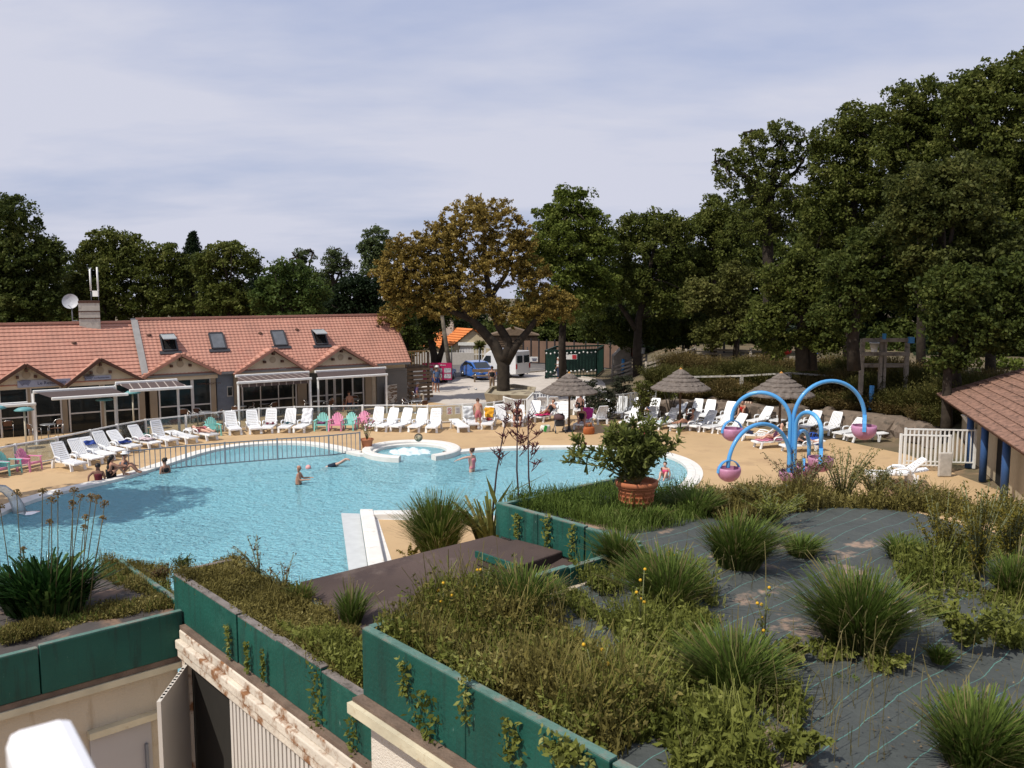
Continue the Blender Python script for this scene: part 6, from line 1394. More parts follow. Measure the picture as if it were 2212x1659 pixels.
# ================================================================== FOREGROUND ROOF GARDENS
M_green = mat('green_panel', (.010, .078, .058), .6, .3, 1.4, bump=.35, bscale=30, dirt=(.020, .105, .08), dscale=1.1, dthr=.56)
def streaks(m, col, sc, lo, hi, amt):
    N, L = m.node_tree.nodes, m.node_tree.links; b = next(n for n in N if n.type == 'BSDF_PRINCIPLED'); src = b.inputs['Base Color'].links[0].from_socket; tc = next(n for n in N if n.type == 'TEX_COORD')
    mp = N.new('ShaderNodeMapping'); mp.inputs['Scale'].default_value = sc; L.new(tc.outputs['Object'], mp.inputs[0]); n = N.new('ShaderNodeTexNoise'); n.inputs['Scale'].default_value = 1; n.inputs['Detail'].default_value = 7; n.inputs['Roughness'].default_value = .7; L.new(mp.outputs[0], n.inputs['Vector'])
    r = N.new('ShaderNodeMapRange'); r.inputs['From Min'].default_value = lo; r.inputs['From Max'].default_value = hi; r.inputs['To Max'].default_value = amt; L.new(n.outputs['Fac'], r.inputs['Value'])
    x = N.new('ShaderNodeMix'); x.data_type = 'RGBA'; L.new(r.outputs[0], x.inputs['Factor']); L.new(src, x.inputs['A']); x.inputs['B'].default_value = (*col, 1); L.new(x.outputs['Result'], b.inputs['Base Color'])
streaks(M_green, (.012, .035, .028), (9, 9, .8), .52, .66, .75)
streaks(M_green, (.36, .42, .38), (26, 26, 5), .685, .72, .8)
streaks(M_plast, (.45, .44, .42), (3, 3, 3), .6, .75, .5)
M_greentop = mat('green_cap', (.10, .19, .16), .8, .3, 5, bump=.5, bscale=30, dirt=(.17, .17, .14), dscale=5, dthr=.5)
M_slabtop = mat('mossy_cap', (.19, .165, .15), .95, .3, 6, bump=.8, bscale=30, dirt=(.09, .08, .07), dscale=9, dthr=.54)
M_crm = mat('foreground_render', (.52, .45, .35), .9, .08, 1.2, bump=.35, bscale=50, dirt=(.40, .31, .20), dscale=.9, dthr=.58)
M_crm2 = mat('white_roughcast', (.66, .60, .52), .9, .06, 2, bump=.6, bscale=70)
M_rust = mat('rusty_beam', (.60, .53, .44), .9, .15, 2, bump=.6, bscale=20, dirt=(.23, .11, .05), dscale=4.5, dthr=.50)
M_brick = mat('brown_ledge', (.17, .12, .09), .95, .35, 5, bump=.6, bscale=30)
M_memb = mat('brown_membrane', (.075, .052, .045), .95, .3, .9, bump=.35, bscale=90, dirt=(.052, .036, .033), dscale=1.4, dthr=.52)
M_soil = mat('dry_soil', (.10, .07, .045), .95, .4, 3, bump=.8, bscale=25, dirt=(.2, .14, .1), dscale=2, dthr=.58)
streaks(M_crm, (.27, .19, .11), (4, 4, .5), .54, .72, .7); streaks(M_crm2, (.45, .38, .28), (4, 4, .5), .56, .72, .6)
streaks(M_deck, (.37, .26, .15), (1.1, 1.1, 1), .55, .66, .55); streaks(M_tile, (.33, .18, .14), (.7, .7, .7), .5, .72, .6); streaks(M_memb, (.13, .10, .085), (1.5, 1.5, 1), .57, .66, .5)
def fabric():
    m, nt, N, L = newmat('weed_fabric'); out = N.new('ShaderNodeOutputMaterial'); b = N.new('ShaderNodeBsdfPrincipled'); b.inputs['Roughness'].default_value = .75; L.new(b.outputs[0], out.inputs[0]); b.inputs['Specular IOR Level'].default_value = .3
    tc = N.new('ShaderNodeTexCoord'); vm = N.new('ShaderNodeVectorMath'); vm.operation = 'DOT_PRODUCT'; vm.inputs[1].default_value = tuple(E2 / .205); L.new(tc.outputs['Object'], vm.inputs[0])
    n = N.new('ShaderNodeTexNoise'); n.inputs['Scale'].default_value = 3.5; n.inputs['Detail'].default_value = 4; L.new(tc.outputs['Object'], n.inputs['Vector'])
    a = N.new('ShaderNodeMath'); a.operation = 'MULTIPLY_ADD'; a.inputs[1].default_value = .28; L.new(n.outputs['Fac'], a.inputs[0]); L.new(vm.outputs['Value'], a.inputs[2])
    fr = N.new('ShaderNodeMath'); fr.operation = 'FRACT'; L.new(a.outputs[0], fr.inputs[0]); lt = N.new('ShaderNodeMath'); lt.operation = 'LESS_THAN'; lt.inputs[1].default_value = .024; L.new(fr.outputs[0], lt.inputs[0])
    n3 = N.new('ShaderNodeTexNoise'); n3.inputs['Scale'].default_value = 1.1; n3.inputs['Detail'].default_value = 9; n3.inputs['Roughness'].default_value = .62; L.new(tc.outputs['Object'], n3.inputs['Vector'])
    r3 = N.new('ShaderNodeMapRange'); r3.inputs['From Min'].default_value = .58; r3.inputs['From Max'].default_value = .63; L.new(n3.outputs['Fac'], r3.inputs['Value'])
    n4 = N.new('ShaderNodeTexNoise'); n4.inputs['Scale'].default_value = 2.2; n4.inputs['Detail'].default_value = 6; L.new(tc.outputs['Object'], n4.inputs['Vector'])
    c0 = N.new('ShaderNodeMix'); c0.data_type = 'RGBA'; c0.inputs['A'].default_value = (.042, .049, .047, 1); c0.inputs['B'].default_value = (.076, .083, .078, 1); L.new(n4.outputs['Fac'], c0.inputs['Factor'])
    c1 = N.new('ShaderNodeMix'); c1.data_type = 'RGBA'; L.new(lt.outputs[0], c1.inputs['Factor']); L.new(c0.outputs['Result'], c1.inputs['A']); c1.inputs['B'].default_value = (.09, .22, .19, 1)
    c2 = N.new('ShaderNodeMix'); c2.data_type = 'RGBA'; L.new(r3.outputs[0], c2.inputs['Factor']); L.new(c1.outputs['Result'], c2.inputs['A']); c2.inputs['B'].default_value = (.27, .19, .14, 1); L.new(c2.outputs['Result'], b.inputs['Base Color'])
    nb = N.new('ShaderNodeTexNoise'); nb.inputs['Scale'].default_value = 2.2; nb.inputs['Detail'].default_value = 5; L.new(tc.outputs['Object'], nb.inputs['Vector']); bp = N.new('ShaderNodeBump'); bp.inputs['Strength'].default_value = 1; bp.inputs['Distance'].default_value = .11; L.new(nb.outputs['Fac'], bp.inputs['Height']); L.new(bp.outputs[0], b.inputs['Normal'])
    MATS['weed_fabric'] = m; return m
M_fab = fabric()
def panels(parent, axis, fixed, s0, s1, z0, z1, n, th=.07, m=M_green, cap=M_greentop, out=1, gap=.012):
    """row of vertical panels; axis 'b': wall at a=fixed running along b ; 'a': wall at b=fixed running along a"""
    L_ = (s1 - s0) / n
    for i in range(n):
        p, q = s0 + i * L_ + gap / 2, s0 + (i + 1) * L_ - gap / 2; mb = MB(); dz = .012 * math.sin(i * 2.7); k = .006 * math.sin(i * 4.1)
        if axis == 'b': mb.abbox(fixed - th / 2 + k, fixed + th / 2 + k, p, q, z0, z1 - .02 + dz)
        else: mb.abbox(p, q, fixed - th / 2 + k, fixed + th / 2 + k, z0, z1 - .02 + dz)
        mb.build('panel', m, parent, True, bevel=.006)
        mb = MB()
        if axis == 'b': mb.abbox(fixed - th / 2 + k + .003, fixed + th / 2 + k - .003, p + .002, q - .002, z1 - .019 + dz, z1 - .008 + dz)
        else: mb.abbox(p + .002, q - .002, fixed - th / 2 + k + .003, fixed + th / 2 + k - .003, z1 - .019 + dz, z1 - .008 + dz)
        mb.build('cap', cap, parent, True)
# --- building C: large roof on the right
TC = thing('planted_roof_building', 'flat-roofed building on the right with green parapet, weed fabric and wild plants', 'building', ab(6, -2, 0))
AF, BC = 3.47, -5.5
mb = MB(); mb.prism([ab(AF + .04, BC + .04), ab(AF + .04, 3.2), ab(10.35, 3.2), ab(10.35, -6.2), ab(9.0, -6.2), ab(9.0, -7.66), ab(6.72, -7.66), ab(6.72, BC + .04)], 4.5, 4.80); 
MAT_Z = 4.86
mb.build('roof_slab', M_crm, TC, True)
# undulating fabric sheet
V, FQ = [], []; na_, nb_ = 70, 110; As = np.linspace(AF + .06, 10.34, na_); Bs = np.linspace(-7.64, 3.19, nb_)
def infab(a, b): return (b > BC + .05 or a > 6.74) and (a < 8.99 or b > -6.19)
for a in As:
    for b in Bs:
        p = ab(a, b, MAT_Z + .018 * math.sin(a * 2.1 + b * 1.3) + .012 * math.sin(a * 5.3 - b * 3.7) + .014 * math.sin(b * 4.1 + 1)); V.append(tuple(p))
for i in range(na_ - 1):
    for j in range(nb_ - 1):
        if infab(As[i], Bs[j]) and infab(As[i + 1], Bs[j]) and infab(As[i], Bs[j + 1]) and infab(As[i + 1], Bs[j + 1]): k = i * nb_ + j; FQ.append((k, k + nb_, k + nb_ + 1, k + 1))
npmesh('weed_fabric', V, FQ, M_fab, TC, True, smooth=True)
panels(TC, 'b', AF, BC, 1.9, 4.47, 5.0, 6)
panels(TC, 'a', BC + .003, AF + .04, 6.68, 4.60, 4.99, 3)
panels(TC, 'b', 6.70, -7.7, BC - .035, 4.60, 5.0, 3)
panels(TC, 'a', -7.7, 6.74, 9.0, 4.50, 4.97, 2)
mb = MB(); mb.abbox(AF + .02, 10.3, BC + .02, 3.1, 0, 4.49); mb.build('wall', M_crm2, TC, True)
mb = MB(); mb.abbox(6.73, 9.0, -7.65, BC + .01, 0, 4.49); mb.build('wall', M_crm, TC, True)
mb = MB(); mb.abbox(AF - .16, AF + .015, BC - .02, 2.0, 4.36, 4.44); mb.build('cornice', mat('cream_cornice', (.56, .50, .36), .85, .2, 3, bump=.3, dirt=(.4, .3, .18), dscale=4, dthr=.58), TC, True); mb = MB(); mb.abbox(AF - .12, AF + .012, BC - .01, 2.0, 4.443, 4.468); mb.build('ledge', M_brick, TC, True)
# --- D: brown membrane roof with raised hatch
TD = thing('membrane_roof', 'low brown membrane roof between the green parapets', 'roof', ab(5.4, -6.6, 0))
mb = MB(); q = [at(650, 1257, 4.27), ab(6.65, -7.74, 4.585), ab(6.65, BC - .04, 4.585), ab(4.40, BC - .04, 4.27), ab(4.40, -8.3, 4.25)]; w_ = [Vector((k.x, k.y, 0)) for k in q]; mb.add(q + w_, [(4, 3, 2, 1, 0)] + [(i, (i + 1) % 5, (i + 1) % 5 + 5, i + 5) for i in range(5)]); mb.build('deck', M_memb, TD, True)
HT = thing('roof_hatch', 'square raised brown hatch with a green front edge on the brown roof', 'hatch', ab(5.9, -6.2, 4.585)); q = [at(1028, 1190, 4.66), at(1114, 1164, 4.66), at(1216, 1190, 4.66), at(1122, 1222, 4.66)]
mb = MB(); mb.prism(q, 4.50, 4.66); mb.build('lid', M_memb, HT, True, bevel=.015); mb = MB(); mb.bar(Vector((q[0].x, q[0].y, 4.625)), Vector((q[3].x, q[3].y, 4.625)), .03, .07); mb.build('green_edge', M_green, HT, True)
# --- B: middle strip roof garden
TB = thing('planted_roof_building', 'narrow middle building with long green parapet over rusty beam and pale doors', 'building', ab(4, -7.6, 0))
mb = MB(); mb.abbox(3.64, 4.10, -9.7, BC - .03, 3.9, 4.27); mb.build('bed', M_soil, TB, True); mb = MB(); mb.abbox(4.10, 4.33, -9.7, -7.75, 3.9, 4.26); mb.build('bed', M_soil, TB, True)
panels(TB, 'b', 3.6, -9.62, BC - .02, 3.85, 4.35, 5, cap=M_slabtop, th=.085)
panels(TB, 'b', 4.36, -9.72, -7.74, 3.9, 4.31, 3, th=.06)
panels(TB, 'a', -9.74, 3.70, 4.3, 3.9, 4.33, 1, cap=M_slabtop)
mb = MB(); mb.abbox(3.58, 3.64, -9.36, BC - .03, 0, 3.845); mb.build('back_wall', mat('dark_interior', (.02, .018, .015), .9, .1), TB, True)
mb = MB(); mb.abbox(3.44, 3.575, -9.33, BC + .3, 3.60, 3.70); mb.abbox(3.49, 3.575, -9.33, BC + .3, 3.703, 3.80); mb.abbox(3.46, 3.575, -9.33, BC + .3, 3.50, 3.597); mb.build('beam', M_rust, TB, True, bevel=.012); mb = MB(); mb.abbox(3.50, 3.64, -9.33, BC + .3, 3.803, 3.845); mb.build('ledge', M_brick, TB, True)
M_door = mat('pale_door', (.56, .52, .47), .75, .08, 1.5)
mb = MB(); mb.abbox(3.50, 3.57, -9.34, -9.22, 0, 3.50); mb.build('jamb', M_rust, TB, True)
mb = MB(); mb.abbox(3.52, 3.57, -8.1, BC + .2, 0, 3.495)
for k in range(34): b_ = -8.08 + k * .08; mb.abbox(3.50, 3.519, b_, b_ + .05, 0, 3.49)
mb.build('ribbed_door', M_door, TB, True)
p0 = ab(3.50, -9.2, 0); dr = (E2 * .78 - E1 * .62).normalized(); dn = Vector((-dr.y, dr.x, 0)) * .02; q = p0 + dr * .85
mb = MB(); mb.prism([p0 - dn, q - dn, q + dn, p0 + dn], 0, 3.44); od = mb.build('open_door', M_door, TB, True); mb = MB()
for k in range(11): e = p0.lerp(q, .12 + k * .078); mb.box(e + Vector((0, 0, 3.441)), (.028, .024, .006), Matrix.Rotation(math.atan2(dr.y, dr.x), 3, 'Z'))
o = mb.build('perforation', MATS['black_hole'], od); o.location = -Vector(TB.location)
# --- A: left roof garden
TA = thing('planted_roof_building', 'left building with dark green parapet, cream wall and grey door in shade', 'building', ab(1, -10.5, 0))
mb = MB(); mb.abbox(-5, 3.62, -11.75, -9.42, 3.4, 3.84); mb.build('bed', M_soil, TA, True)
V, FQ = [], []; As = np.linspace(-5, 3.60, 60); Bs = np.linspace(-11.72, -9.43, 20)
for a in As:
    for b in Bs: V.append(tuple(ab(a, b, 3.875 + .02 * math.sin(a * 3 + b * 2) + .015 * math.sin(a * 7.1 - b * 4))))
for i in range(59):
    for j in range(19): k = i * 20 + j; FQ.append((k, k + 20, k + 21, k + 1))
npmesh('weed_fabric', V, FQ, mat('dirty_fabric', (.075, .065, .06), .9, .3, 2.5, bump=.5, bscale=6, dirt=(.20, .13, .09), dscale=1.6, dthr=.53), TA, True, smooth=True)
panels(TA, 'a', -9.38, -5, 3.545, 3.5, 4.0, 6, cap=M_greentop)
panels(TA, 'b', 3.66, -11.76, -9.78, 3.5, 3.98, 2, th=.06)
mb = MB(); mb.abbox(-5, 3.5, -9.62, -9.44, 0, 3.49); mb.build('wall', M_crm, TA, True); mb = MB(); mb.abbox(-5, 3.5, -9.438, -9.33, 3.36, 3.43); mb.build('cornice', MATS['cream_cornice'], TA, True); mb = MB(); mb.abbox(-5, 3.5, -9.438, -9.35, 3.434, 3.495); mb.build('ledge', M_brick, TA, True)
q0, q1 = [(k[0] + .13, k[1]) for k in (atb(190, 1618, -9.28), atb(350, 1572, -9.28))]; mb = MB(); mb.abbox(q0[0], q1[0], -9.438, -9.34, 2.86, 2.93); mb.build('lintel', MATS['cream_cornice'], TA, True)
mb = MB(); mb.abbox(q0[0] + .02, q1[0] - .12, -9.438, -9.41, 0, 2.84); d_ = mb.build('door', mat('grey_door', (.40, .38, .38), .6, .06, 2), TA, True); mb = MB(); mb.abbox(q1[0] - .2, q1[0] - .17, -9.405, -9.37, 2.3, 2.6); o = mb.build('hinge', M_grey, d_); o.location = -Vector(TA.location)
# near balcony rail
rl = thing('balcony_rail', 'blurred white rail end at the bottom left, close to the camera', 'railing', (-.5, .8, 6.9)); M_rl = mat('rail_white', (.78, .78, .80), .4, .03)
mb = MB(); tp = aty(92, 1545, .98); mb.bar(Vector((tp.x, .97, tp.z - .028)), Vector((tp.x + .36, .50, tp.z - .028)), .072, .055); mb.build('rail', M_rl, rl, True, bevel=.016)
# ------------------------------------------------------------------ plants of the roofs
G_grass = leafmat('grass_blades', (.04, .072, .012), (.13, .18, .035), (.30, .31, .12), trans=.3, nscale=1.2)
G_dry = leafmat('dry_grass', (.10, .085, .03), (.25, .21, .09), (.36, .31, .17), nscale=2)
G_weed = leafmat('weed_leaves', (.075, .09, .016), (.19, .205, .045), (.30, .30, .10), trans=.3, nscale=1.5)
G_weed2 = leafmat('weed_leaves_olive', (.075, .066, .018), (.19, .16, .045), (.28, .24, .09), trans=.25, nscale=1.5)
G_dark = leafmat('agapanthus_leaves', (.008, .028, .007), (.035, .085, .018), (.14, .19, .05), trans=.15, rough=.35, nscale=2)
G_red = leafmat('reddish_leaves', (.06, .035, .02), (.14, .085, .04), (.2, .15, .05))
def tuft(p, r, h, n, label, m=G_grass, wd=.012, seeds=0, name='grass_tuft', cat='grass tuft', grp='ornamental grass tufts', spr=1.0):
    t = thing(name, label, cat, p, 0, grp); a = rng.random(n) * 6.283; q = np.sqrt(rng.random(n)); P = np.stack([np.cos(a) * q * r * .32, np.sin(a) * q * r * .32, np.zeros(n)], 1)
    D = np.stack([np.cos(a) * q, np.sin(a) * q, np.zeros(n)], 1) * (r / h * 1.05 * spr) + rng.normal(size=(n, 3)) * .2; D += np.array([rng.normal() * .22, rng.normal() * .22, 0]); D[:, 2] = 0
    hh = h * (.4 + .75 * rng.random(n)) * (1.1 - .45 * q ** 2); V, Q = blades(P, hh, D, wd * .75, curve=1.25); npmesh('blades', V, Q, m, t)
    if n > 250:
        k = n // 6; j = rng.integers(0, n, k); V1, Q1 = blades(P[j], hh[j] * 1.05, D[j] * 1.25, wd * .7, curve=1.7); npmesh('dry_blades', V1, Q1, G_dry, t)
    if seeds:
        k = seeds; a = rng.random(k) * 6.283; q = rng.random(k) * .5; P = np.stack([np.cos(a) * q * r * .4, np.sin(a) * q * r * .4, np.zeros(k)], 1); D = np.stack([np.cos(a) * q, np.sin(a) * q, np.zeros(k)], 1) * .5
        V1, Q1 = blades(P, h * (1.1 + .5 * rng.random(k)), D, wd * .6); npmesh('seed_stems', V1, Q1, G_dry, t)
    return t
TU = [(1853, 1395, .52, .50, 1500, 'largest dark green grass tuft standing alone on the weed fabric', 10), (1595, 1225, .45, .45, 1300, 'dark green grass tuft near the far green edge right of the terracotta pot', 8), (1440, 1315, .42, .42, 1100, 'arching pale-streaked grass tuft in the middle of the roof', 6), (1585, 1500, .42, .36, 1000, 'broad grass tuft mixed with bramble leaves in the lower middle of the roof', 6),
      (1125, 1325, .40, .33, 1000, 'green grass tuft close behind the hatch on the roof edge', 8), (2115, 1659, .40, .36, 900, 'grass tuft cut by the bottom edge at the lower right', 8), (2195, 1290, .34, .34, 700, 'grass tuft cut by the right picture edge', 4), (1950, 1205, .30, .20, 400, 'low sunlit grass tuft behind the big tuft near the fabric top', 0), (1500, 1110, .4, .26, 800, 'low grass tuft right of the terracotta pot', 0), (1335, 1220, .30, .30, 600, 'grass tuft at the inner corner of the green parapet', 4),
      (2030, 1430, .14, .12, 200, 'small grass tuft on the sandy patch of the fabric', 0), (1830, 1478, .09, .06, 90, 'tiny grass tuft alone on the bare fabric', 0), (2080, 1545, .18, .14, 260, 'small yellowish grass tuft above the lower right tuft', 0), (1345, 1135, .13, .16, 300, 'short grass tuft in front of the terracotta pot, left one', 0), (1408, 1137, .15, .2, 340, 'taller grass tuft in front of the terracotta pot, right one', 0), (1730, 1200, .28, .2, 380, 'low spreading grass tuft beside the dark fabric at its left edge', 0)]
for u, v, r, h, n, lab, sd_ in TU: p = at(u, v, MAT_Z); tuft(p, r * 1.3, h * 1.22, int(n * 1.5), lab, seeds=sd_)
tuft(at(760, 1345, 4.27), .28, .38, 420, 'thin grass tuft at the end of the middle roof strip', seeds=12); tuft(at(655, 1300, 4.27), .25, .22, 320, 'low dull grass tuft by the left corner of the brown roof', seeds=6)
def weeds(name, label, pts, m, lsz, hgt, per, stem=True, cat='ground cover', kind='stuff', parent=None):
    """sprawling weeds: sprigs with leaves along a short stem"""
    nz = .5 + .5 * np.sin(pts[:, 0] * 2.9 + pts[:, 1] * 1.3) * np.cos(pts[:, 1] * 3.7 - pts[:, 0]) + .35 * np.sin(pts[:, 0] * 7.1 + 2) * np.sin(pts[:, 1] * 6.3); hgt = hgt * np.clip(.25 + 1.1 * nz, .15, 1.6); pts = pts[rng.random(len(pts)) < np.clip(.35 + nz, .25, 1)] if False else pts
    n = len(pts); P = np.repeat(pts, per, axis=0); f = rng.random(n * per); h = np.repeat(hgt * (.4 + .9 * rng.random(n)), per); lean = np.repeat(rng.normal(size=(n, 2)) * .35, per, axis=0)
    Q_ = P.copy(); Q_[:, 2] += h * f; Q_[:, 0] += lean[:, 0] * h * f + rng.normal(size=n * per) * .022; Q_[:, 1] += lean[:, 1] * h * f + rng.normal(size=n * per) * .022
    V, F_ = leaf_quads(Q_, lsz, up=.5, asp=.42, svar=1.3)
    pt2 = np.repeat(pts, 2, axis=0) + rng.normal(size=(2 * n, 3)) * np.array([.04, .04, 0]); V2, F2 = blades(pt2, np.repeat(hgt, 2) * (.7 + 1.1 * rng.random(2 * n)), rng.normal(size=(2 * n, 3)) * np.array([.45, .45, 0]), .007)
    o = npmesh(name, np.concatenate([V, V2]), np.concatenate([F_, F2 + len(V)]), m)
    tag(o, label, cat, kind=kind) if kind else tag(o, label, cat); return o
def scatter_px(poly, n, z):
    out = []; us = [p[0] for p in poly]; vs = [p[1] for p in poly]; P = [(p[0], p[1]) for p in poly]
    while len(out) < n:
        u = rng.uniform(min(us), max(us)); v = rng.uniform(min(vs), max(vs))
        if inside(u, v, P):
            w_ = ((v - HZ) / (max(vs) - HZ)) ** 0
            p = at(u, v, z); out.append((p.x, p.y, z))
    return np.array(out)
def clumpy(pts, thr=.0, s=3.0, ph=0):
    f = np.sin(pts[:, 0] * s + ph) * np.cos(pts[:, 1] * s * 1.1 + ph * 2) + .6 * np.sin(pts[:, 0] * s * 2.3 + pts[:, 1] * s * 1.7); return pts[f > thr]
# dense belt along the front parapet of roof C
p = scatter_px([(800, 1345), (880, 1335), (1010, 1300), (1110, 1300), (1230, 1330), (1270, 1440), (1380, 1520), (1460, 1600), (1480, 1659), (1400, 1690), (1230, 1597), (1030, 1492), (890, 1418), (806, 1368)], 4000, MAT_Z); p = clumpy(p, -.15, 4.6, .7)
weeds('weeds', 'dense yellow-green weeds along the long green parapet', p, G_weed, .020, .20, 22)
p = scatter_px([(830, 1350), (1010, 1310), (1200, 1340), (1250, 1450), (1420, 1560), (1320, 1640), (1030, 1488), (880, 1408)], 1300, MAT_Z)
weeds('weeds', 'olive and rusty weeds mixed into the belt by the parapet', p, G_weed2, .018, .26, 18)
p = clumpy(scatter_px([(1150, 1250), (1330, 1200), (1500, 1240), (1560, 1330), (1500, 1400), (1380, 1440), (1250, 1330)], 1500, MAT_Z), .1, 4); weeds('weeds', 'loose yellow-green weeds behind the hatch, around the middle grass tufts', p, G_weed, .018, .17, 18)
p = clumpy(scatter_px([(1240, 1400), (1500, 1400), (1700, 1450), (1740, 1659), (1440, 1690), (1300, 1540)], 1700, MAT_Z), .15, 3.1, 1); weeds('weeds', 'patches of leafy weeds on the near fabric', p, G_weed, .024, .15, 20)
p = clumpy(scatter_px([(1930, 1230), (2100, 1180), (2212, 1150), (2212, 1400), (2130, 1400), (2000, 1330)], 1300, MAT_Z), -.1, 3.3, 2); weeds('weeds', 'green weeds on the right-hand side of the fabric', p, G_weed, .020, .22, 18)
p = scatter_px([(1530, 1085), (1680, 1062), (1800, 1075), (2000, 1090), (2212, 1110), (2212, 1145), (2000, 1112), (1800, 1100), (1680, 1110), (1600, 1140), (1540, 1120)], 2300, MAT_Z); weeds('weeds', 'dense olive plants lining the far edge of the fabric roof', p, G_weed2, .018, .20, 18)
p = scatter_px([(1080, 1092), (1200, 1068), (1330, 1062), (1500, 1070), (1560, 1110), (1480, 1140), (1360, 1160), (1250, 1125), (1140, 1105)], 8000, MAT_Z)
V, Q = blades(p, .16 * (.4 + rng.random(len(p))), rng.normal(size=(len(p), 3)) * np.array([.4, .4, 0]), .0065, curve=.8); o = npmesh('grass', V, Q, G_grass); tag(o, 'bright green uncut grass around the big terracotta pot', 'grass', kind='stuff')
p = scatter_px([(1080, 1092), (1330, 1062), (1520, 1070), (1560, 1110), (1360, 1150), (1140, 1105)], 900, MAT_Z); weeds('weeds', 'small leafy weeds among the grass around the terracotta pot', p, G_grass, .014, .16, 14)
p = scatter_px([(800, 1345), (1110, 1260), (1330, 1200), (1560, 1240), (1700, 1300), (2000, 1220), (2212, 1180), (2212, 1659), (1500, 1659), (1230, 1560), (900, 1400)], 1000, MAT_Z); p = clumpy(p, .0, 2.2, 3)
V, Q = blades(p, .16 + .42 * rng.random(len(p)) ** 2, rng.normal(size=(len(p), 3)) * np.array([.35, .35, 0]), .005, curve=.8); V2, Q2 = leaf_quads(V.reshape(-1, 7, 3)[::2, 6], .012, .1, .35); o = npmesh('dry_grass_stems', np.concatenate([V, V2]), np.concatenate([Q, Q2 + len(V)]), G_dry); tag(o, 'fine dry grass stems standing among the roof plants', 'grass', kind='stuff')
p = scatter_px([(800, 1345), (1330, 1200), (1700, 1100), (2212, 1120), (2212, 1659), (1500, 1659), (900, 1400)], 1300, MAT_Z + .02); V, Q = leaf_quads(p + rng.normal(size=p.shape) * np.array([.03, .03, .004]), .011, up=4, asp=.5, svar=1.2); o = npmesh('leaf_litter', V, Q, leafmat('litter', (.05, .035, .022), (.15, .11, .06), (.26, .2, .13), trans=.1, nscale=3)); tag(o, 'dead leaves and bits scattered over the dark fabric', 'leaf litter', kind='stuff')
p = scatter_px([(1240, 1440), (1500, 1430), (1600, 1560), (1640, 1659), (1480, 1659), (1380, 1540)], 500, MAT_Z); weeds('weeds', 'broad-leaved yellowish weeds at the end of the parapet belt', p, G_weed, .026, .2, 14)
# strip B
p = scatter_px([(385, 1240), (510, 1205), (640, 1285), (760, 1360), (785, 1400), (785, 1495), (640, 1412), (500, 1322), (375, 1250)], 2500, 4.27); weeds('weeds', 'olive and brown creeping weeds covering the narrow middle roof', p, G_weed2, .015, .085, 18)
p = scatter_px([(600, 1360), (700, 1370), (785, 1420), (785, 1490), (700, 1440)], 600, 4.27); weeds('weeds', 'greener leaves spilling over the end of the middle roof', p, G_weed, .024, .14, 18)
# roof A
p = np.concatenate([scatter_px([(0, 1395), (200, 1345), (370, 1315), (370, 1290), (200, 1320), (0, 1370)], 1100, 3.88), scatter_px([(220, 1215), (360, 1230), (370, 1300), (300, 1280), (220, 1250)], 900, 3.88)]); weeds('grass_patches', 'short green and brown growth on the left roof', p, G_weed2, .014, .10, 14)
V, Q = blades(p, .09 * (.4 + rng.random(len(p))), rng.normal(size=(len(p), 3)) * np.array([.4, .4, 0]), .008); o = npmesh('grass', V, Q, G_grass); tag(o, 'short grass along the dark green parapet on the left', 'grass', kind='stuff')
# individual bushes ------------------------------------------------------------------------------
def sprigplant(u, v, z, r, h, n, m, lsz, label, name='wild_plant', cat='plant', stems=9, grp=None, asp=.45, flowers=None):
    p = at(u, v, z); t = thing(name, label, cat, p, 0, grp); mb = MB(); Q_ = []
    for k in range(stems):
        a = rng.random() * 6.283; l = rng.random() ** .6; e = Vector((math.cos(a) * r * l, math.sin(a) * r * l, h * (.6 + .4 * rng.random()))); m1 = e * .5 + Vector((0, 0, h * .1)); mb.tube([(0, 0, 0), m1, e], [.007, .006, .003], 4)
        for _ in range(n // stems): f = .12 + .88 * rng.random(); q = (Vector((0, 0, 0)).lerp(m1, f * 2) if f < .5 else m1.lerp(e, f * 2 - 1)); Q_.append((q.x + rng.normal() * .022, q.y + rng.normal() * .022, q.z + rng.normal() * .012))
    mb.build('stems', mat('green_stem', ()), t); V, F_ = leaf_quads(np.array(Q_), lsz, up=.7, asp=asp, svar=.9); npmesh('leaves', V, F_, m, t)
    if flowers:
        mb = MB()
        for k in rng.choice(len(Q_), flowers): mb.ball(Vector(Q_[k]) + Vector((0, 0, .03)), .013, 6, 4)
        mb.build('flowers', mat('yellow_flower', (.6, .35, .02), .7, .2), t)
    return t
sprigplant(2085, 1400, MAT_Z, .32, .42, 900, G_weed, .028, 'tall leafy sow-thistle like plant on the right part of the fabric', stems=12)
G_gold2 = leafmat('yellowing_leaves', (.07, .07, .012), (.2, .16, .025), (.34, .26, .05), nscale=2)
for u, v, h, lab in ((2035, 1235, .75, 'yellowing wand-like shrub, left one before the blue columns'), (2110, 1260, .95, 'tallest yellowing wand-like shrub at the right edge'), (2180, 1215, .80, 'yellowing wand-like shrub cut by the right picture edge')):
    sprigplant(u, v, MAT_Z, .34, h, 2600, G_gold2, .014, lab, 'yellow_shrub', 'shrub', stems=24, grp='yellowing wand-like shrubs')
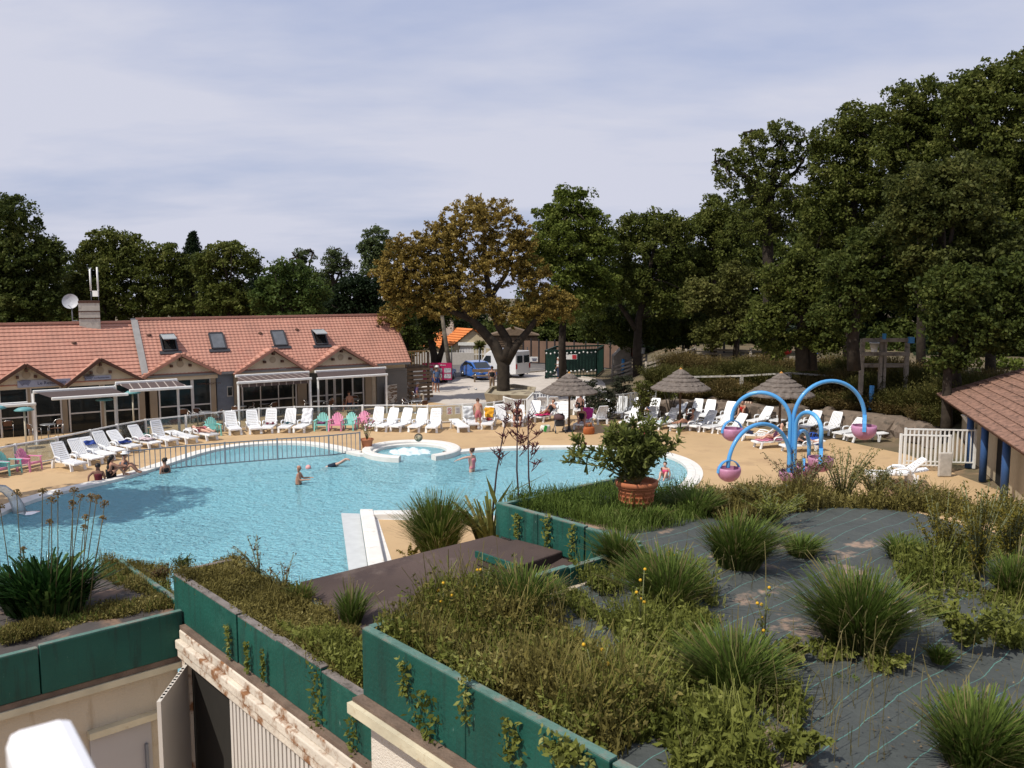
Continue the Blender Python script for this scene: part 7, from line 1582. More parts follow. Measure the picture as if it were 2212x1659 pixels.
for u, v, r, h, m, lab in ((1640, 1095, .45, .34, G_weed2, 'olive twiggy bush before the sculpture base'), (1730, 1085, .5, .62, G_red, 'reddish twiggy bush below the rightmost low bucket'), (1820, 1085, .5, .75, G_weed2, 'tall twiggy bush in front of the stacked loungers, left one'), (1890, 1085, .4, .5, G_weed2, 'twiggy bush in front of the stacked loungers, right one'), (1545, 1100, .3, .26, G_weed2, 'thin twiggy bush below the lowest hanging bucket'), (1960, 1095, .4, .38, G_weed2, 'low twiggy bush before the white gate'), (1670, 1130, .42, .36, G_weed, 'green bush at the edge of the fabric below the sculpture')):
    sprigplant(u, v, MAT_Z, r, h, 1500, m, .020, lab, 'twiggy_bush', 'bush', stems=26, asp=.28)
for u, v, h, lab in ((1335, 1545, .12, 'bramble clump with broad leaves hanging at the parapet low on the roof'), (1300, 1480, .16, 'leafy bramble in the weed belt'), (1560, 1560, .20, 'dark bramble clump in front of the broad grass tuft'), (1720, 1640, .20, 'leafy weed at the bottom edge, right of the parapet'), (1245, 1640, .1, 'low bramble on the parapet at the bottom edge'), (1700, 1440, .2, 'small leafy weed right of the broad grass tuft'), (1905, 1440, .1, 'small rosette weed on the sandy patch, right one'), (1790, 1425, .1, 'small rosette weed on the sandy patch, left one'), (2150, 1640, .2, 'leafy weed beside the lower right tuft'), (760, 1440, .14, 'bramble spilling at the end of the middle green parapet'), (1400, 1330, .2, 'pale weed beside the middle grass tuft')):
    sprigplant(u, v, MAT_Z if u > 790 else 4.3, .2, h, 620, G_weed, .026, lab, 'bramble', 'plant', stems=12, asp=.55)
sprigplant(395, 1235, 4.0, .16, .22, 900, L_oak2, .014, 'small dark rounded bush at the far corner of the left roof', 'small_bush', 'bush', stems=14)
sprigplant(345, 1255, 3.88, .22, .2, 800, G_red, .013, 'dry reddish twiggy plant at the corner of the middle parapet', 'dry_plant', 'plant', stems=16)
for u, v, h, lab in ((560, 1240, .4, 'thin reddish twig plant leaning over the pool from the middle roof, left one'), (615, 1275, .34, 'thin reddish twig plant leaning over the pool, right one')):
    sprigplant(u, v, 4.3, .3, h, 130, G_red, .022, lab, 'twig_plant', 'plant', stems=6, asp=.25)
# ivy on the walls
def ivy(a0, z0, z1, face, fixed, n, label, w=.05, parent=None):
    pts = []
    for k in range(n): f = k / n; s = rng.normal() * w; z = z0 + (z1 - z0) * f; o_ = .02 + .03 * rng.random(); pts.append(tuple(ab(fixed - o_, a0 + s, z)) if face == 'b' else tuple(ab(a0 + s, fixed + o_, z)))
    V, F_ = leaf_quads(np.array(pts), .022, up=.1, asp=.55, svar=.9); o = npmesh('creeper', V, F_, G_weed); tag(o, label, 'creeper'); return o
for i, (u, v0, v1, fx, w_) in enumerate(((500, 1350, 1420, 3.55, .03), (540, 1385, 1450, 3.55, .02), (575, 1400, 1470, 3.55, .02), (690, 1440, 1600, 3.55, .07), (770, 1530, 1659, 3.55, .05), (880, 1420, 1500, 3.43, .03), (925, 1490, 1600, 3.43, .09), (1010, 1420, 1560, 3.43, .03), (1110, 1550, 1640, 3.43, .05), (1240, 1590, 1640, 3.43, .1))):
    # solve b on plane a = fx
    r_ = ray(u, (v0 + v1) / 2); f1 = fx - .13; t_ = f1 / r_.dot(E1); b_ = (r_ * t_).dot(E2) - .15; z0 = H + (ray(u, v0) * (f1 / ray(u, v0).dot(E1))).z; z1 = H + (ray(u, v1) * (f1 / ray(u, v1).dot(E1))).z
    ivy(b_, z0, z1, 'b', fx, 60 + int(700 * w_), ('short green creeper tuft on the middle parapet, left one', 'thin creeper sprig on the middle parapet, second from the left', 'thin creeper sprig on the middle parapet, third from the left', 'leafy creeper hanging down the middle parapet near its right end', 'creeper at the very end of the middle parapet above the roughcast wall', 'creeper strand in the first joint of the near green parapet', 'broad-leaved star-shaped creeper hanging on the near green parapet', 'thin long creeper strand on the near green parapet', 'green creeper in the lower joint of the near green parapet', 'creeper over the near green parapet at the bottom edge')[i], w_)
for u, v0, v1, lab in ((1122, 1110, 1160, 'weed growing in the first joint of the far green wall'), (1186, 1110, 1185, 'weed growing in the second joint of the far green wall'), (1240, 1130, 1215, 'ivy strand hanging down the far green wall')):
    r_ = ray(u, (v0 + v1) / 2); fx = 6.66; f1 = fx - .13; t_ = f1 / r_.dot(E1); b_ = (r_ * t_).dot(E2) - .15; z0 = H + (ray(u, v0) * (f1 / ray(u, v0).dot(E1))).z; z1 = H + (ray(u, v1) * (f1 / ray(u, v1).dot(E1))).z; ivy(b_, z0, z1, 'b', fx, 90, lab, .03)
# vent pipe
o = thing('vent_pipe', 'short grey open vent pipe beside the largest grass tuft', 'pipe', at(1962, 1352, MAT_Z)); mb = MB(); mb.lathe([(.05, 0), (.05, .13), (.044, .13), (.044, 0)], (0, 0, 0), 20); mb.build('pipe', mat('pipe_grey', (.22, .22, .23), .5, .1), o)
# agapanthus
ag = thing('agapanthus', 'dark strap-leaved agapanthus with dry round flower heads on tall stems', 'plant', at(98, 1318, 3.88)); n = 900; a = rng.random(n) * 6.283; q = np.sqrt(rng.random(n)); P = np.stack([np.cos(a) * q * .42, np.sin(a) * q * .30, np.zeros(n)], 1); D = np.stack([np.cos(a) * q * 1.0, np.sin(a) * q * 1.0, np.zeros(n)], 1) + rng.normal(size=(n, 3)) * .3; D[:, 2] = 0
V, Q = blades(P, .74 * (.5 + .6 * rng.random(n)) * (1.15 - .5 * q), D, .034, curve=1.7); npmesh('leaves', V, Q, G_dark, ag); ay = at(98, 1318, 3.88).y
for (u, v, ub) in ((65, 1085, 90), (160, 1078, 150), (216, 1073, 200), (277, 1066, 250), (302, 1080, 255), (346, 1078, 290), (360, 1080, 305), (393, 1096, 320), (193, 1090, 185), (2, 1115, 40), (-20, 1105, 20), (318, 1123, 300), (186, 1158, 180), (88, 1270, 80), (272, 1107, 262)):
    u_, ub_ = u * .58, ub * .58
    u_ = u / 4.8 * 4.8
    u0 = {65: 36}.get(u, None)
AH = [(36, 1067, 52), (92, 1064, 84), (125, 1069, 117), (160, 1062, 144), (174, 1077, 152), (197, 1076, 172), (209, 1078, 176), (226, 1090, 190), (111, 1083, 104), (0, 1098, 30), (-8, 1110, 10), (222, 1121, 190), (107, 1128, 106), (51, 1188, 48), (157, 1090, 146), (185, 1118, 172), (181, 1140, 168)]
for k, (u, v, ub) in enumerate(AH):
    y = ay + .3 * math.sin(k * 2.1); b = Vector((aty(ub, 1318, y).x, y, 3.9)); e = aty(u, v, y); m1 = b.lerp(e, .5) + Vector((.02 * math.sin(k), 0, 0)); mb = MB(); mb.tube([b, m1, e], [.0065, .0055, .0045], 5); s_ = mb.build('flower_stem', mat('stem_brown', (.09, .075, .03), .8, .3), ag, True)
    mb = MB(); R_ = .05 if v < 1110 else .035
    for j in range(30):
        d = Vector(rand_dirs(1, .9)[0]); mb.tube([e, e + d * R_], [.003, .002], 3, False); mb.ball(e + d * R_, .008, 5, 3)
    o = mb.build('flower_head', mat('head_ochre', (.19, .13, .05), .85, .4, 20), s_); o.location = -Vector(ag.location)
# big pampas-like grass on the deck behind the brown roof
tuft(at(945, 1208, 0), 1.25, 2.05, 3800, 'large round fountain grass behind the brown roof beside the pool corner', G_grass, wd=.022, name='fountain_grass', spr=.95)
# phormium with flower stalks
ph = thing('phormium', 'phormium with long yellow-striped leaves and tall dark red flower stalks', 'plant', at(1062, 1195, 0)); n = 110; a = rng.random(n) * 6.283; P = np.stack([np.cos(a) * .3, np.sin(a) * .3, np.zeros(n)], 1); D = np.stack([np.cos(a), np.sin(a), np.zeros(n)], 1) * (.4 + .6 * rng.random((n, 1))); hh = 1.15 + .75 * rng.random(n); V, Q = blades(P, hh, D, .10, curve=2.2)
def stripes(): 
    return leafmat('phormium_leaves', (.07, .085, .02), (.2, .2, .06), (.3, .27, .12), trans=.15, rough=.4, nscale=3)
npmesh('leaves', V, Q, stripes(), ph); py_ = ph.location.y
for (u0, v0, u1, v1) in ((1078, 1105, 1049, 1025), (1062, 1110, 1110, 1035), (1085, 1100, 1120, 1090), (1090, 1070, 1190, 1018)):
    a, b = aty(u0, v0, py_), aty(u1, v1, py_ - .3); s = Vector((.06, 0, .02)); mb = MB(); m1 = a.lerp(b, .5); mb.add([tuple(a - s * .5), tuple(a + s * .5), tuple(m1 + s), tuple(b), tuple(m1 - s)], [(0, 1, 2, 3, 4)]); mb.build('sword_leaf', L_ole, ph, True)
for (u0, u1, v1, lst) in ((1068, 1098, 875, ((1082, 985), (1090, 940), (1094, 905), (1097, 880), (1072, 975))), (1140, 1118, 870, ((1112, 890), (1120, 915), (1126, 940), (1105, 935), (1140, 965), (1116, 870), (1132, 950))), (1170, 1140, 900, ((1162, 1000), (1155, 975), (1160, 960), (1148, 920), (1146, 900), (1168, 935)))):
    y = py_ + .2; b = aty(u0 - 12, 1190, y); b.z = 0; e = aty(u1, v1, y); m1 = b.lerp(e, .55) + Vector((-.08, 0, 0)); mb = MB(); mb.tube([b, m1, e], [.03, .025, .012], 6); s_ = mb.build('flower_stalk', mat('stalk_maroon', (.045, .025, .03), .6, .2), ph, True); mb = MB()
    for (u, v) in lst:
        for rep in range(2):
            f_ = (1190 - v) / (1190 - v1); root = b.lerp(e, max(0, f_ - .06)); q = aty(u + rep * 10 - 5, v - rep * 4, y); mb.tube([root, root.lerp(q, .6) + Vector((0, 0, -.03)), q], [.012, .01, .008], 4)
            for j in range(7): d = Vector((rng.normal() * .10, rng.normal() * .06, .06 + .10 * rng.random())); r0 = root.lerp(q, .5 + .5 * rng.random()); mb.tube([r0, r0 + d], [.02, .006], 4)
    o = mb.build('seed_pods', mat('pod_maroon', (.10, .03, .035), .7, .3), s_); o.location = -Vector(ph.location)
# yellow lily-like flowers next to the deck corner
for u, v, lab in ((885, 1212, 'small plant with yellow leaves beside the pool corner, left one'), (930, 1218, 'small plant with yellow leaves beside the fountain grass')): sprigplant(u, v, 0, .35, .5, 200, G_gold2, .06, lab, 'yellow_plant', 'plant', stems=8, asp=.3)
# big terracotta pot and oleander
t, pl_, P, D = pot_plant(at(1374, 1113, MAT_Z + .01), 3.2, 'big bushy oleander with long leaves growing in the ornate terracotta pot', 'ornate orange terracotta pot standing in the grass on the roof', .225, .42, 95, .50, .74, ornate=True, terr=mat('terracotta_orange', (.42, .145, .065), .8, .15, 3, bump=.2, dirt=(.3, .11, .05), dscale=4, dthr=.55), side=-.68)
V, Q = blades_leaf(P, D, .17, .026, bend=.4); npmesh('leaves', V, Q, L_ole, pl_)
mb = MB()
for k in rng.choice(len(P), 9): mb.ball(P[k] + np.array([0, 0, .03]), .018, 6, 4)
mb.build('flowers', mat('oleander_red', (.35, .05, .06), .7, .3), pl_)
# thin tall weeds with yellow flowers
for u, v, h, lab in ((1043, 1330, .55, 'tall single-stemmed weed rising in front of the hatch'), (1130, 1300, .42, 'thin yellow-flowered weed before the hatch'), (1385, 1380, .6, 'thin tall weed in the middle of the roof'), (1650, 1400, .55, 'tall thin grass stems left of the largest tuft'), (1290, 1520, .5, 'tall leafy weed stem rising from the weed belt'), (1445, 1280, .5, 'thin weed with orange seed heads near the middle tuft'), (960, 1350, .35, 'small flowering weed on the front parapet belt')):
    sprigplant(u, v, MAT_Z, .10, h, 60, G_weed, .022, lab, 'tall_weed', 'weed', stems=3, asp=.3, flowers=5)
wj = thing('water_jet', 'curved white stream of water pouring into the pool at the left edge', 'water jet', at(20, 1100, -.1)); g_ = [aty(u, v, at(20, 1100).y) for u, v in ((-40, 1058), (-15, 1053), (8, 1056), (26, 1070), (38, 1092), (44, 1112))]; mb = MB(); mb.tube(g_, [.10, .12, .14, .16, .2, .24], 10); mb.build('stream', glassmat('water_stream', (.9, .95, .95), .45, .1, (.7, .75, .76)), wj, True); q = at(60, 1108, -.07); mb = MB(); mb.lathe([(.001, .05), (.14, .04), (.3, .01)], q, 16, .3); mb.build('splash', MATS['water_stream'], wj, True)
# shade tree outside the picture on the left, whose shadow falls on deck and pool
tree_px('tall oak beyond the left picture edge that shades the pool corner', 26, (-400, 1160), [(-370, 500, 270, 110), (-420, 600, 240, 110), (-330, 560, 200, 90)], L_oak, clr=40, lsize=.2, kind='broadleaf_tree', zbase=0)
# ================================================================== PEOPLE
def skinned(name, J, bones, root, mat_, parent=None, sub=1, fac=1.0):
    """one continuous surface grown over a joint graph. J: name -> (x, y, z, radius)"""
    use = []; 
    for a, b in bones:
        for k in (a, b):
            if k not in use: use.append(k)
    if root in use: use.remove(root); use.insert(0, root)
    idx = {k: i for i, k in enumerate(use)}; me = bpy.data.meshes.new('t'); me.from_pydata([J[k][:3] for k in use], [(idx[a], idx[b]) for a, b in bones], []); me.update()
    o = bpy.data.objects.new('t', me); COL.objects.link(o); md = o.modifiers.new('s', 'SKIN'); md.use_smooth_shade = True; md.branch_smoothing = .6
    sv = me.skin_vertices[0].data
    for k in use: r = J[k][3] * fac; rx = J[k][4] * fac if len(J[k]) > 4 else r; sv[idx[k]].radius = (rx, r); sv[idx[k]].use_root = False
    sv[0].use_root = True
    sb = o.modifiers.new('b', 'SUBSURF'); sb.levels = sub; sb.render_levels = sub
    dg = bpy.context.evaluated_depsgraph_get(); m2 = bpy.data.meshes.new_from_object(o.evaluated_get(dg)); bpy.data.objects.remove(o)
    for mm in list(m2.materials): pass
    m2.materials.clear(); m2.name = name
    return link_mesh(name, m2, mat_, parent)
SK = {'fair': mat('skin_fair', (.55, .33, .25), .55, .08, 4), 'tan': mat('skin_tan', (.40, .21, .14), .55, .08, 4), 'dark': mat('skin_dark', (.20, .10, .07), .55, .08, 4)}
HAIR = {'black': mat('hair_black', (.012, .01, .009), .5, .2), 'brown': mat('hair_brown', (.05, .028, .018), .5, .2), 'grey': mat('hair_grey', (.3, .28, .26), .6, .2), 'white': mat('hair_white', (.55, .53, .5), .6, .1)}
def V3(*a): return Vector(a)
def pose(kind):
    """joints facing +Y, feet or seat at z = 0; arms a dict overridden later"""
    J = {}
    if kind in ('stand', 'wade'):
        J = dict(pel=(0, 0, .93), waist=(0, .0, 1.08), chest=(0, .01, 1.28), neck=(0, 0, 1.46), hL=(-.09, 0, .90), hR=(.09, 0, .90), kL=(-.11, .02, .48), kR=(.11, .02, .48), aL=(-.12, -.02, .08), aR=(.12, -.02, .08), tL=(-.13, .14, .03), tR=(.13, .14, .03), head=(0, .02, 1.60))
    if kind == 'bend':
        J = dict(pel=(0, -.05, .92), waist=(0, .02, 1.06), chest=(0, .14, 1.24), neck=(0, .26, 1.38), hL=(-.09, -.05, .89), hR=(.09, -.05, .89), kL=(-.10, -.0, .48), kR=(.12, .04, .48), aL=(-.11, -.05, .08), aR=(.15, -.0, .08), tL=(-.12, .12, .03), tR=(.17, .16, .03), head=(0, .36, 1.48))
    if kind == 'sit':
        J = dict(pel=(0, 0, .12), waist=(0, .0, .27), chest=(0, .03, .47), neck=(0, .05, .65), hL=(-.09, .04, .11), hR=(.09, .04, .11), kL=(-.17, .44, .16), kR=(.17, .44, .16), aL=(-.16, .46, -.28), aR=(.16, .46, -.28), tL=(-.18, .60, -.34), tR=(.18, .60, -.34), head=(0, .08, .79))
    if kind == 'sitfloor':
        J = dict(pel=(0, 0, .11), waist=(0, .02, .26), chest=(0, .07, .45), neck=(0, .10, .62), hL=(-.09, .04, .11), hR=(.09, .04, .11), kL=(-.14, .34, .42), kR=(.14, .36, .40), aL=(-.12, .58, .08), aR=(.12, .60, .08), tL=(-.13, .74, .04), tR=(.13, .76, .04), head=(0, .13, .76))
    if kind == 'recline':
        J = dict(pel=(0, 0, .12), waist=(0, -.12, .24), chest=(0, -.25, .40), neck=(0, -.37, .54), hL=(-.09, .05, .12), hR=(.09, .05, .12), kL=(-.12, .42, .30), kR=(.12, .46, .14), aL=(-.12, .74, .08), aR=(.12, .88, .07), tL=(-.13, .86, .12), tR=(.13, .95, .17), head=(0, -.42, .68))
    if kind == 'lie':
        J = dict(pel=(0, 0, .12), waist=(0, -.16, .12), chest=(0, -.36, .13), neck=(0, -.54, .14), hL=(-.09, .05, .11), hR=(.09, .05, .11), kL=(-.11, .46, .15), kR=(.11, .46, .11), aL=(-.11, .86, .07), aR=(.11, .86, .07), tL=(-.13, .92, .18), tR=(.13, .92, .18), head=(0, -.68, .16))
    return {k: Vector(v) for k, v in J.items()}
RAD = dict(pel=.135, waist=.115, chest=.145, neck=.052, hL=.085, hR=.085, kL=.056, kR=.056, aL=.038, aR=.038, tL=.03, tR=.03, head=.098, sL=.055, sR=.055, eL=.04, eR=.04, wL=.027, wR=.027)
WID = dict(pel=.16, waist=.13, chest=.165)
def person(label, p, rz, kind, skin, hair, clothes, arms=None, s=1.0, hairlen='short', hat=None, turn=0.0, build=1.0):
    J = pose(kind); ch = J['chest']; nk = J['neck']; axis = (nk - ch).normalized(); sh = nk - axis * .06
    fw = Vector((0, 1, 0)); fw = (fw - axis * fw.dot(axis)); fw = fw.normalized() if fw.length > .2 else Vector((0, 0, 1))
    W = .175 * (build * .5 + .5)
    J['sL'] = sh + V3(-W, 0, 0); J['sR'] = sh + V3(W, 0, 0)
    arms = arms or {}
    dn = -axis
    for S, sx_ in (('L', -1), ('R', 1)):
        e = arms.get('e' + S); w_ = arms.get('w' + S)
        J['e' + S] = J['s' + S] + (Vector(e) if e else dn * .27 + V3(sx_ * .06, 0, 0) - fw * .02)
        J['w' + S] = J['e' + S] + (Vector(w_) if w_ else dn * .22 + fw * .10)
    R_ = dict(RAD)
    G = {k: (v.x, v.y, v.z, R_[k] * (build if k in ('pel', 'waist', 'chest') else 1), WID.get(k, R_[k]) * (build if k in WID else 1)) for k, v in J.items()}
    B = [('pel', 'waist'), ('waist', 'chest'), ('chest', 'neck'), ('pel', 'hL'), ('pel', 'hR'), ('hL', 'kL'), ('hR', 'kR'), ('kL', 'aL'), ('kR', 'aR'), ('aL', 'tL'), ('aR', 'tR'), ('chest', 'sL'), ('chest', 'sR'), ('sL', 'eL'), ('sR', 'eR'), ('eL', 'wL'), ('eR', 'wR')]
    hd = J['head']; up = (hd - nk).normalized() if kind != 'bend' else V3(0, .4, .9).normalized(); fc = Vector((math.sin(turn), math.cos(turn), 0)); 
    if kind == 'lie': fc = V3(0, .1, 1)
    if kind == 'recline': fc = V3(math.sin(turn), .8 * math.cos(turn), .35).normalized()
    fc = (fc - up * fc.dot(up)).normalized()
    def add(n, v, r, rx=None): G[n] = (v.x, v.y, v.z, r, rx or r)
    add('jaw', nk + up * .07 + fc * .02, .082, .078); add('mid', nk + up * .15 + fc * .010, .118, .102); add('top', nk + up * .215 + fc * .0, .100, .095); add('crown', nk + up * .250 - fc * .005, .05)
    add('nose', nk + up * .135 + fc * .115, .013); add('nb', nk + up * .14 + fc * .085, .022)
    B += [('neck', 'jaw'), ('jaw', 'mid'), ('mid', 'top'), ('top', 'crown'), ('mid', 'nb'), ('nb', 'nose')]
    for S, sx_ in (('L', -1), ('R', 1)):
        w_ = J['w' + S]; d = (w_ - J['e' + S]).normalized(); pm = w_ + d * .06; add('p' + S, pm, .026, .034); B.append(('w' + S, 'p' + S)); sd_ = d.cross(up if abs(d.dot(up)) < .9 else fw).normalized(); th = d.cross(sd_).normalized()
        for j in range(4):
            o_ = (j - 1.5) * .021; l = (.062, .072, .067, .05)[j]; k = 'f%s%d' % (S, j); add(k, pm + d * .035 + sd_ * o_, .0095); add(k + 'b', pm + d * (.035 + l) + sd_ * o_ * 1.15 + th * .018, .0075); B += [('p' + S, k), (k, k + 'b')]
        k = 'th' + S; add(k, w_ + d * .035 + sd_ * .042, .011); add(k + 'b', w_ + d * .075 + sd_ * .062 + th * .01, .009); B += [('p' + S, k), (k, k + 'b')]
    t = thing('person', label, 'person', p, rz); t.scale = (s, s, s)
    skinned('body', G, B, 'pel', SK[skin], t, fac=1.13)
    mb = MB(); hc = nk + up * .165 - fc * .012; x_ = up.cross(fc).normalized()
    # hair: half shell over the back and top of the head
    def onhead(th_, ph_, r): return hc + (x_ * math.cos(ph_) * math.sin(th_) * .9 + fc * math.sin(ph_) * math.sin(th_) + up * math.cos(th_) * 1.08) * r
    if hair:
        vs, fs = [], []; nn, mm = 14, 8; low = {'short': 1.75, 'long': 2.3, 'bun': 1.8, 'bald': 1.2}[hairlen]
        for i in range(mm + 1):
            for j in range(nn):
                ph_ = 2 * math.pi * j / nn; front = max(0, math.sin(ph_)); lim = low - front * (low - .62); th_ = .02 + (lim) * i / mm; vs.append(onhead(th_, ph_, .118 + .006 * math.sin(j * 5 + i * 3)))
        for i in range(mm):
            for j in range(nn): a = i * nn + j; b = i * nn + (j + 1) % nn; fs.append((a, b, b + nn, a + nn))
        mb.add(vs, fs, True)
        if hairlen == 'bun': mb.ball(hc + up * .08 - fc * .11, .055, 9, 6)
        if hairlen == 'long': mb.tube([hc - fc * .06, nk + up * .02 - fc * .09, nk - up * .14 - fc * .10], [.075, .075, .03], 9)
        h_ = mb.build('hair', HAIR[hair], t)
    mb = MB()
    for sx_ in (-1, 1): mb.ball(nk + up * .158 + fc * .088 + x_ * sx_ * .031, .010, 6, 4)
    mb.build('eyes', MATS['hair_black'], t); mb = MB(); mb.ball(nk + up * .098 + fc * .078, .020, 7, 4, (1, .6, .35)); mb.build('mouth', mat('lips', (.35, .12, .1), .5, 0), t)
    mb = MB()
    for sx_ in (-1, 1): mb.ball(nk + up * .145 + x_ * sx_ * .083, .022, 6, 5, (.5, 1, 1.3))
    mb.build('ears', SK[skin], t)
    for nm, bones, f, m in clothes:
        g = dict(G)
        if nm in ('shorts', 'trousers'):
            for S in 'LR':
                h_, k_ = Vector(G['h' + S][:3]), Vector(G['k' + S][:3]); q = h_.lerp(k_, .75); g['m' + S] = (*q, .088, .088)
        if nm in ('briefs', 'swimsuit'):
            for S in 'LR': h_, k_ = Vector(G['h' + S][:3]), Vector(G['k' + S][:3]); q = h_.lerp(k_, .10); g['m' + S] = (*q, .085, .085)
        if nm in ('swimsuit', 'top', 'shirt', 'bikini_top'):
            q = Vector(G['chest'][:3]).lerp(Vector(G['neck'][:3]), .35); g['u'] = (*q, .10, .13)
        if nm in ('shirt',):
            for S in 'LR': q = Vector(G['s' + S][:3]).lerp(Vector(G['e' + S][:3]), .7); g['c' + S] = (*q, .052, .052)
        skinned(nm, g, bones, bones[0][0], m, t, fac=f * 1.14)
    if hat: mb = MB(); mb.lathe([(.17, -.01), (.17, .0), (.10, .02), (.098, .09), (.001, .11)], (0, 0, 0), 18); o = mb.build('cap', hat, t); o.location = hc + up * .07; 
    return t
SHORTS = [('waist', 'pel'), ('pel', 'hL'), ('pel', 'hR'), ('hL', 'mL'), ('hR', 'mR')]; SHORTS = [('pel', 'waist')] + SHORTS[1:]
TROUS = [('pel', 'waist'), ('pel', 'hL'), ('pel', 'hR'), ('hL', 'kL'), ('hR', 'kR'), ('kL', 'aL'), ('kR', 'aR')]
SWIM = [('pel', 'waist'), ('waist', 'chest'), ('chest', 'u'), ('pel', 'hL'), ('pel', 'hR'), ('hL', 'mL'), ('hR', 'mR')]
TOP = [('waist', 'chest'), ('chest', 'u')]; BRIEF = [('pel', 'hL'), ('pel', 'hR'), ('hL', 'mL'), ('hR', 'mR')]
SHIRT = [('pel', 'waist'), ('waist', 'chest'), ('chest', 'u'), ('chest', 'sL'), ('chest', 'sR'), ('sL', 'cL'), ('sR', 'cR')]
C_ = lambda n, c: mat('fabric_' + n, c, .85, .12, 8)
BLK = C_('black', (.012, .012, .014)); PNK = C_('pink', (.62, .22, .25)); 
person('bald bare-chested man standing waist-deep in the pool holding both arms forward', at(645, 1046, -.1) + V3(0, 0, -.96), R(-90), 'wade', 'tan', None, [('shorts', SHORTS, 1.12, C_('darkgreen', (.04, .05, .04)))], dict(eL=(-.03, .12, -.24), wL=(0, .27, .02), eR=(.03, .10, -.24), wR=(0, .27, .03)), 1.0, 'bald', build=1.12)
person('woman in a pink swimsuit standing in the pool and throwing with her outstretched arm', at(1020, 1019, -.1) + V3(0, 0, -.74), R(62), 'wade', 'fair', 'brown', [('swimsuit', SWIM, 1.08, PNK)], dict(eL=(-.20, .17, -.02), wL=(-.14, .22, -.09), eR=(.08, -.03, -.26), wR=(.0, .2, -.05)), 1.0, 'bun')
person('boy in pink shorts with a bare back leaning over a lounger by the fence', at(1033, 926), R(6), 'bend', 'tan', 'brown', [('shorts', SHORTS, 1.2, C_('rose', (.42, .13, .15)))], dict(eL=(-.06, .08, -.26), wL=(.02, .08, -.22), eR=(.06, .05, -.26), wR=(0, .05, -.22)), .98)
# swimmer
t = person('swimmer with black hair and dark shorts stretched out on the water, feet raised', at(712, 1007, -.1) + V3(0, 0, -.06), R(-100), 'lie', 'fair', 'black', [('shorts', SHORTS, 1.2, C_('dkblue', (.01, .02, .04)))], dict(eL=(-.1, -.2, 0), wL=(0, -.22, 0), eR=(.1, -.2, 0), wR=(0, -.22, 0)), .95); t.rotation_euler = (R(-24), R(165), R(-100)); t.location.z = -.02
person('woman with dark hair in a bun standing chest-deep by the grey railing', at(357, 1022, -.1) + V3(0, 0, -1.1), R(60), 'wade', 'tan', 'black', [('bikini_top', TOP, 1.05, BLK)], None, 1.0, 'bun')
person('woman in a dark red swimsuit at the pool edge leaning back on her arm', at(213, 1043, -.1) + V3(0, 0, -.92), R(20), 'wade', 'dark', 'black', [('swimsuit', SWIM, 1.08, C_('wine', (.10, .012, .02)))], dict(eL=(-.16, -.1, -.14), wL=(-.02, -.05, -.2)), .98)
person('dark-haired woman in a bikini sitting with bent knees on the pool edge', at(236, 1031, 0.02), R(-60), 'sitfloor', 'tan', 'black', [('bikini_top', TOP, 1.05, BLK), ('briefs', BRIEF, 1.12, BLK)], dict(eL=(0, .22, -.14), wL=(.05, .2, .0), eR=(0, .22, -.14), wR=(-.05, .2, .0)), 1.0, 'long')
person('person in a white cap sitting on the pool edge beside the grey railing', at(264, 1024, 0.02), R(-75), 'sitfloor', 'tan', 'brown', [('top', TOP, 1.1, C_('slate', (.12, .14, .17)))], dict(eL=(0, .18, -.2), wL=(0, .2, -.05)), 1.0, 'short', hat=mat('cap_white', (.7, .7, .7), .7, .05))
person('child in pink swimwear sitting in the shallow end behind the big oleander', at(1438, 1034, -.1), R(150), 'sitfloor', 'fair', 'brown', [('swimsuit', SWIM, 1.1, C_('hotpink', (.55, .06, .16)))], None, .8)
def onl(idx, label, kind, skin, hair, clothes, dy=-.12, dz=.36, rz=0, **k):
    u, v, th, kd, _ = LG[idx]; p = at(u, v, 0); r = R(th - 90); q = p + Matrix.Rotation(r, 3, 'Z') @ V3(0, dy, dz); return person(label, q, r + rz, kind, skin, hair, clothes, **k)
onl(23, 'woman sitting on a lounger behind the dark red flower stalks', 'sit', 'tan', 'black', [('bikini_top', TOP, 1.05, C_('wine', ())), ('briefs', BRIEF, 1.12, BLK)], dy=.5, hairlen='long')
onl(25, 'woman in a black swimsuit reclining left of the dark pushchair', 'recline', 'tan', 'black', [('swimsuit', SWIM, 1.08, BLK)], arms=dict(eL=(-.1, .1, -.2), wL=(.1, .1, .15)), hairlen='short')
onl(30, 'woman in a black swimsuit bending her head forward under the first parasol', 'sit', 'tan', 'black', [('swimsuit', SWIM, 1.08, BLK)], dy=.42, rz=R(20), arms=dict(eL=(-.06, .16, -.22), wL=(.05, .14, -.12), eR=(.06, .16, -.22), wR=(-.05, .14, -.12)), hairlen='long')
onl(29, 'person in deep shade at the back under the first parasol with raised knees', 'recline', 'dark', 'black', [('briefs', BRIEF, 1.15, BLK)])
onl(35, 'sunbather lying low in the back row with only legs visible', 'lie', 'tan', 'black', [('briefs', BRIEF, 1.15, C_('navy', (.02, .03, .07)))], dy=.1)
onl(42, 'woman in black reclining and shading her face with her hand near the middle parasol', 'recline', 'tan', 'black', [('swimsuit', SWIM, 1.08, BLK)], arms=dict(eR=(.16, .12, -.1), wR=(-.1, .02, .24)), hairlen='short')
person('woman in a red swimsuit sitting with crossed legs in the striped deck chair', at(1603, 909) + V3(0, -.1, .38), R(150), 'sitfloor', 'tan', 'black', [('swimsuit', SWIM, 1.08, C_('red', (.5, .02, .015)))], dict(eL=(0, .2, -.18), wL=(.1, .12, .1)), .95, 'short')
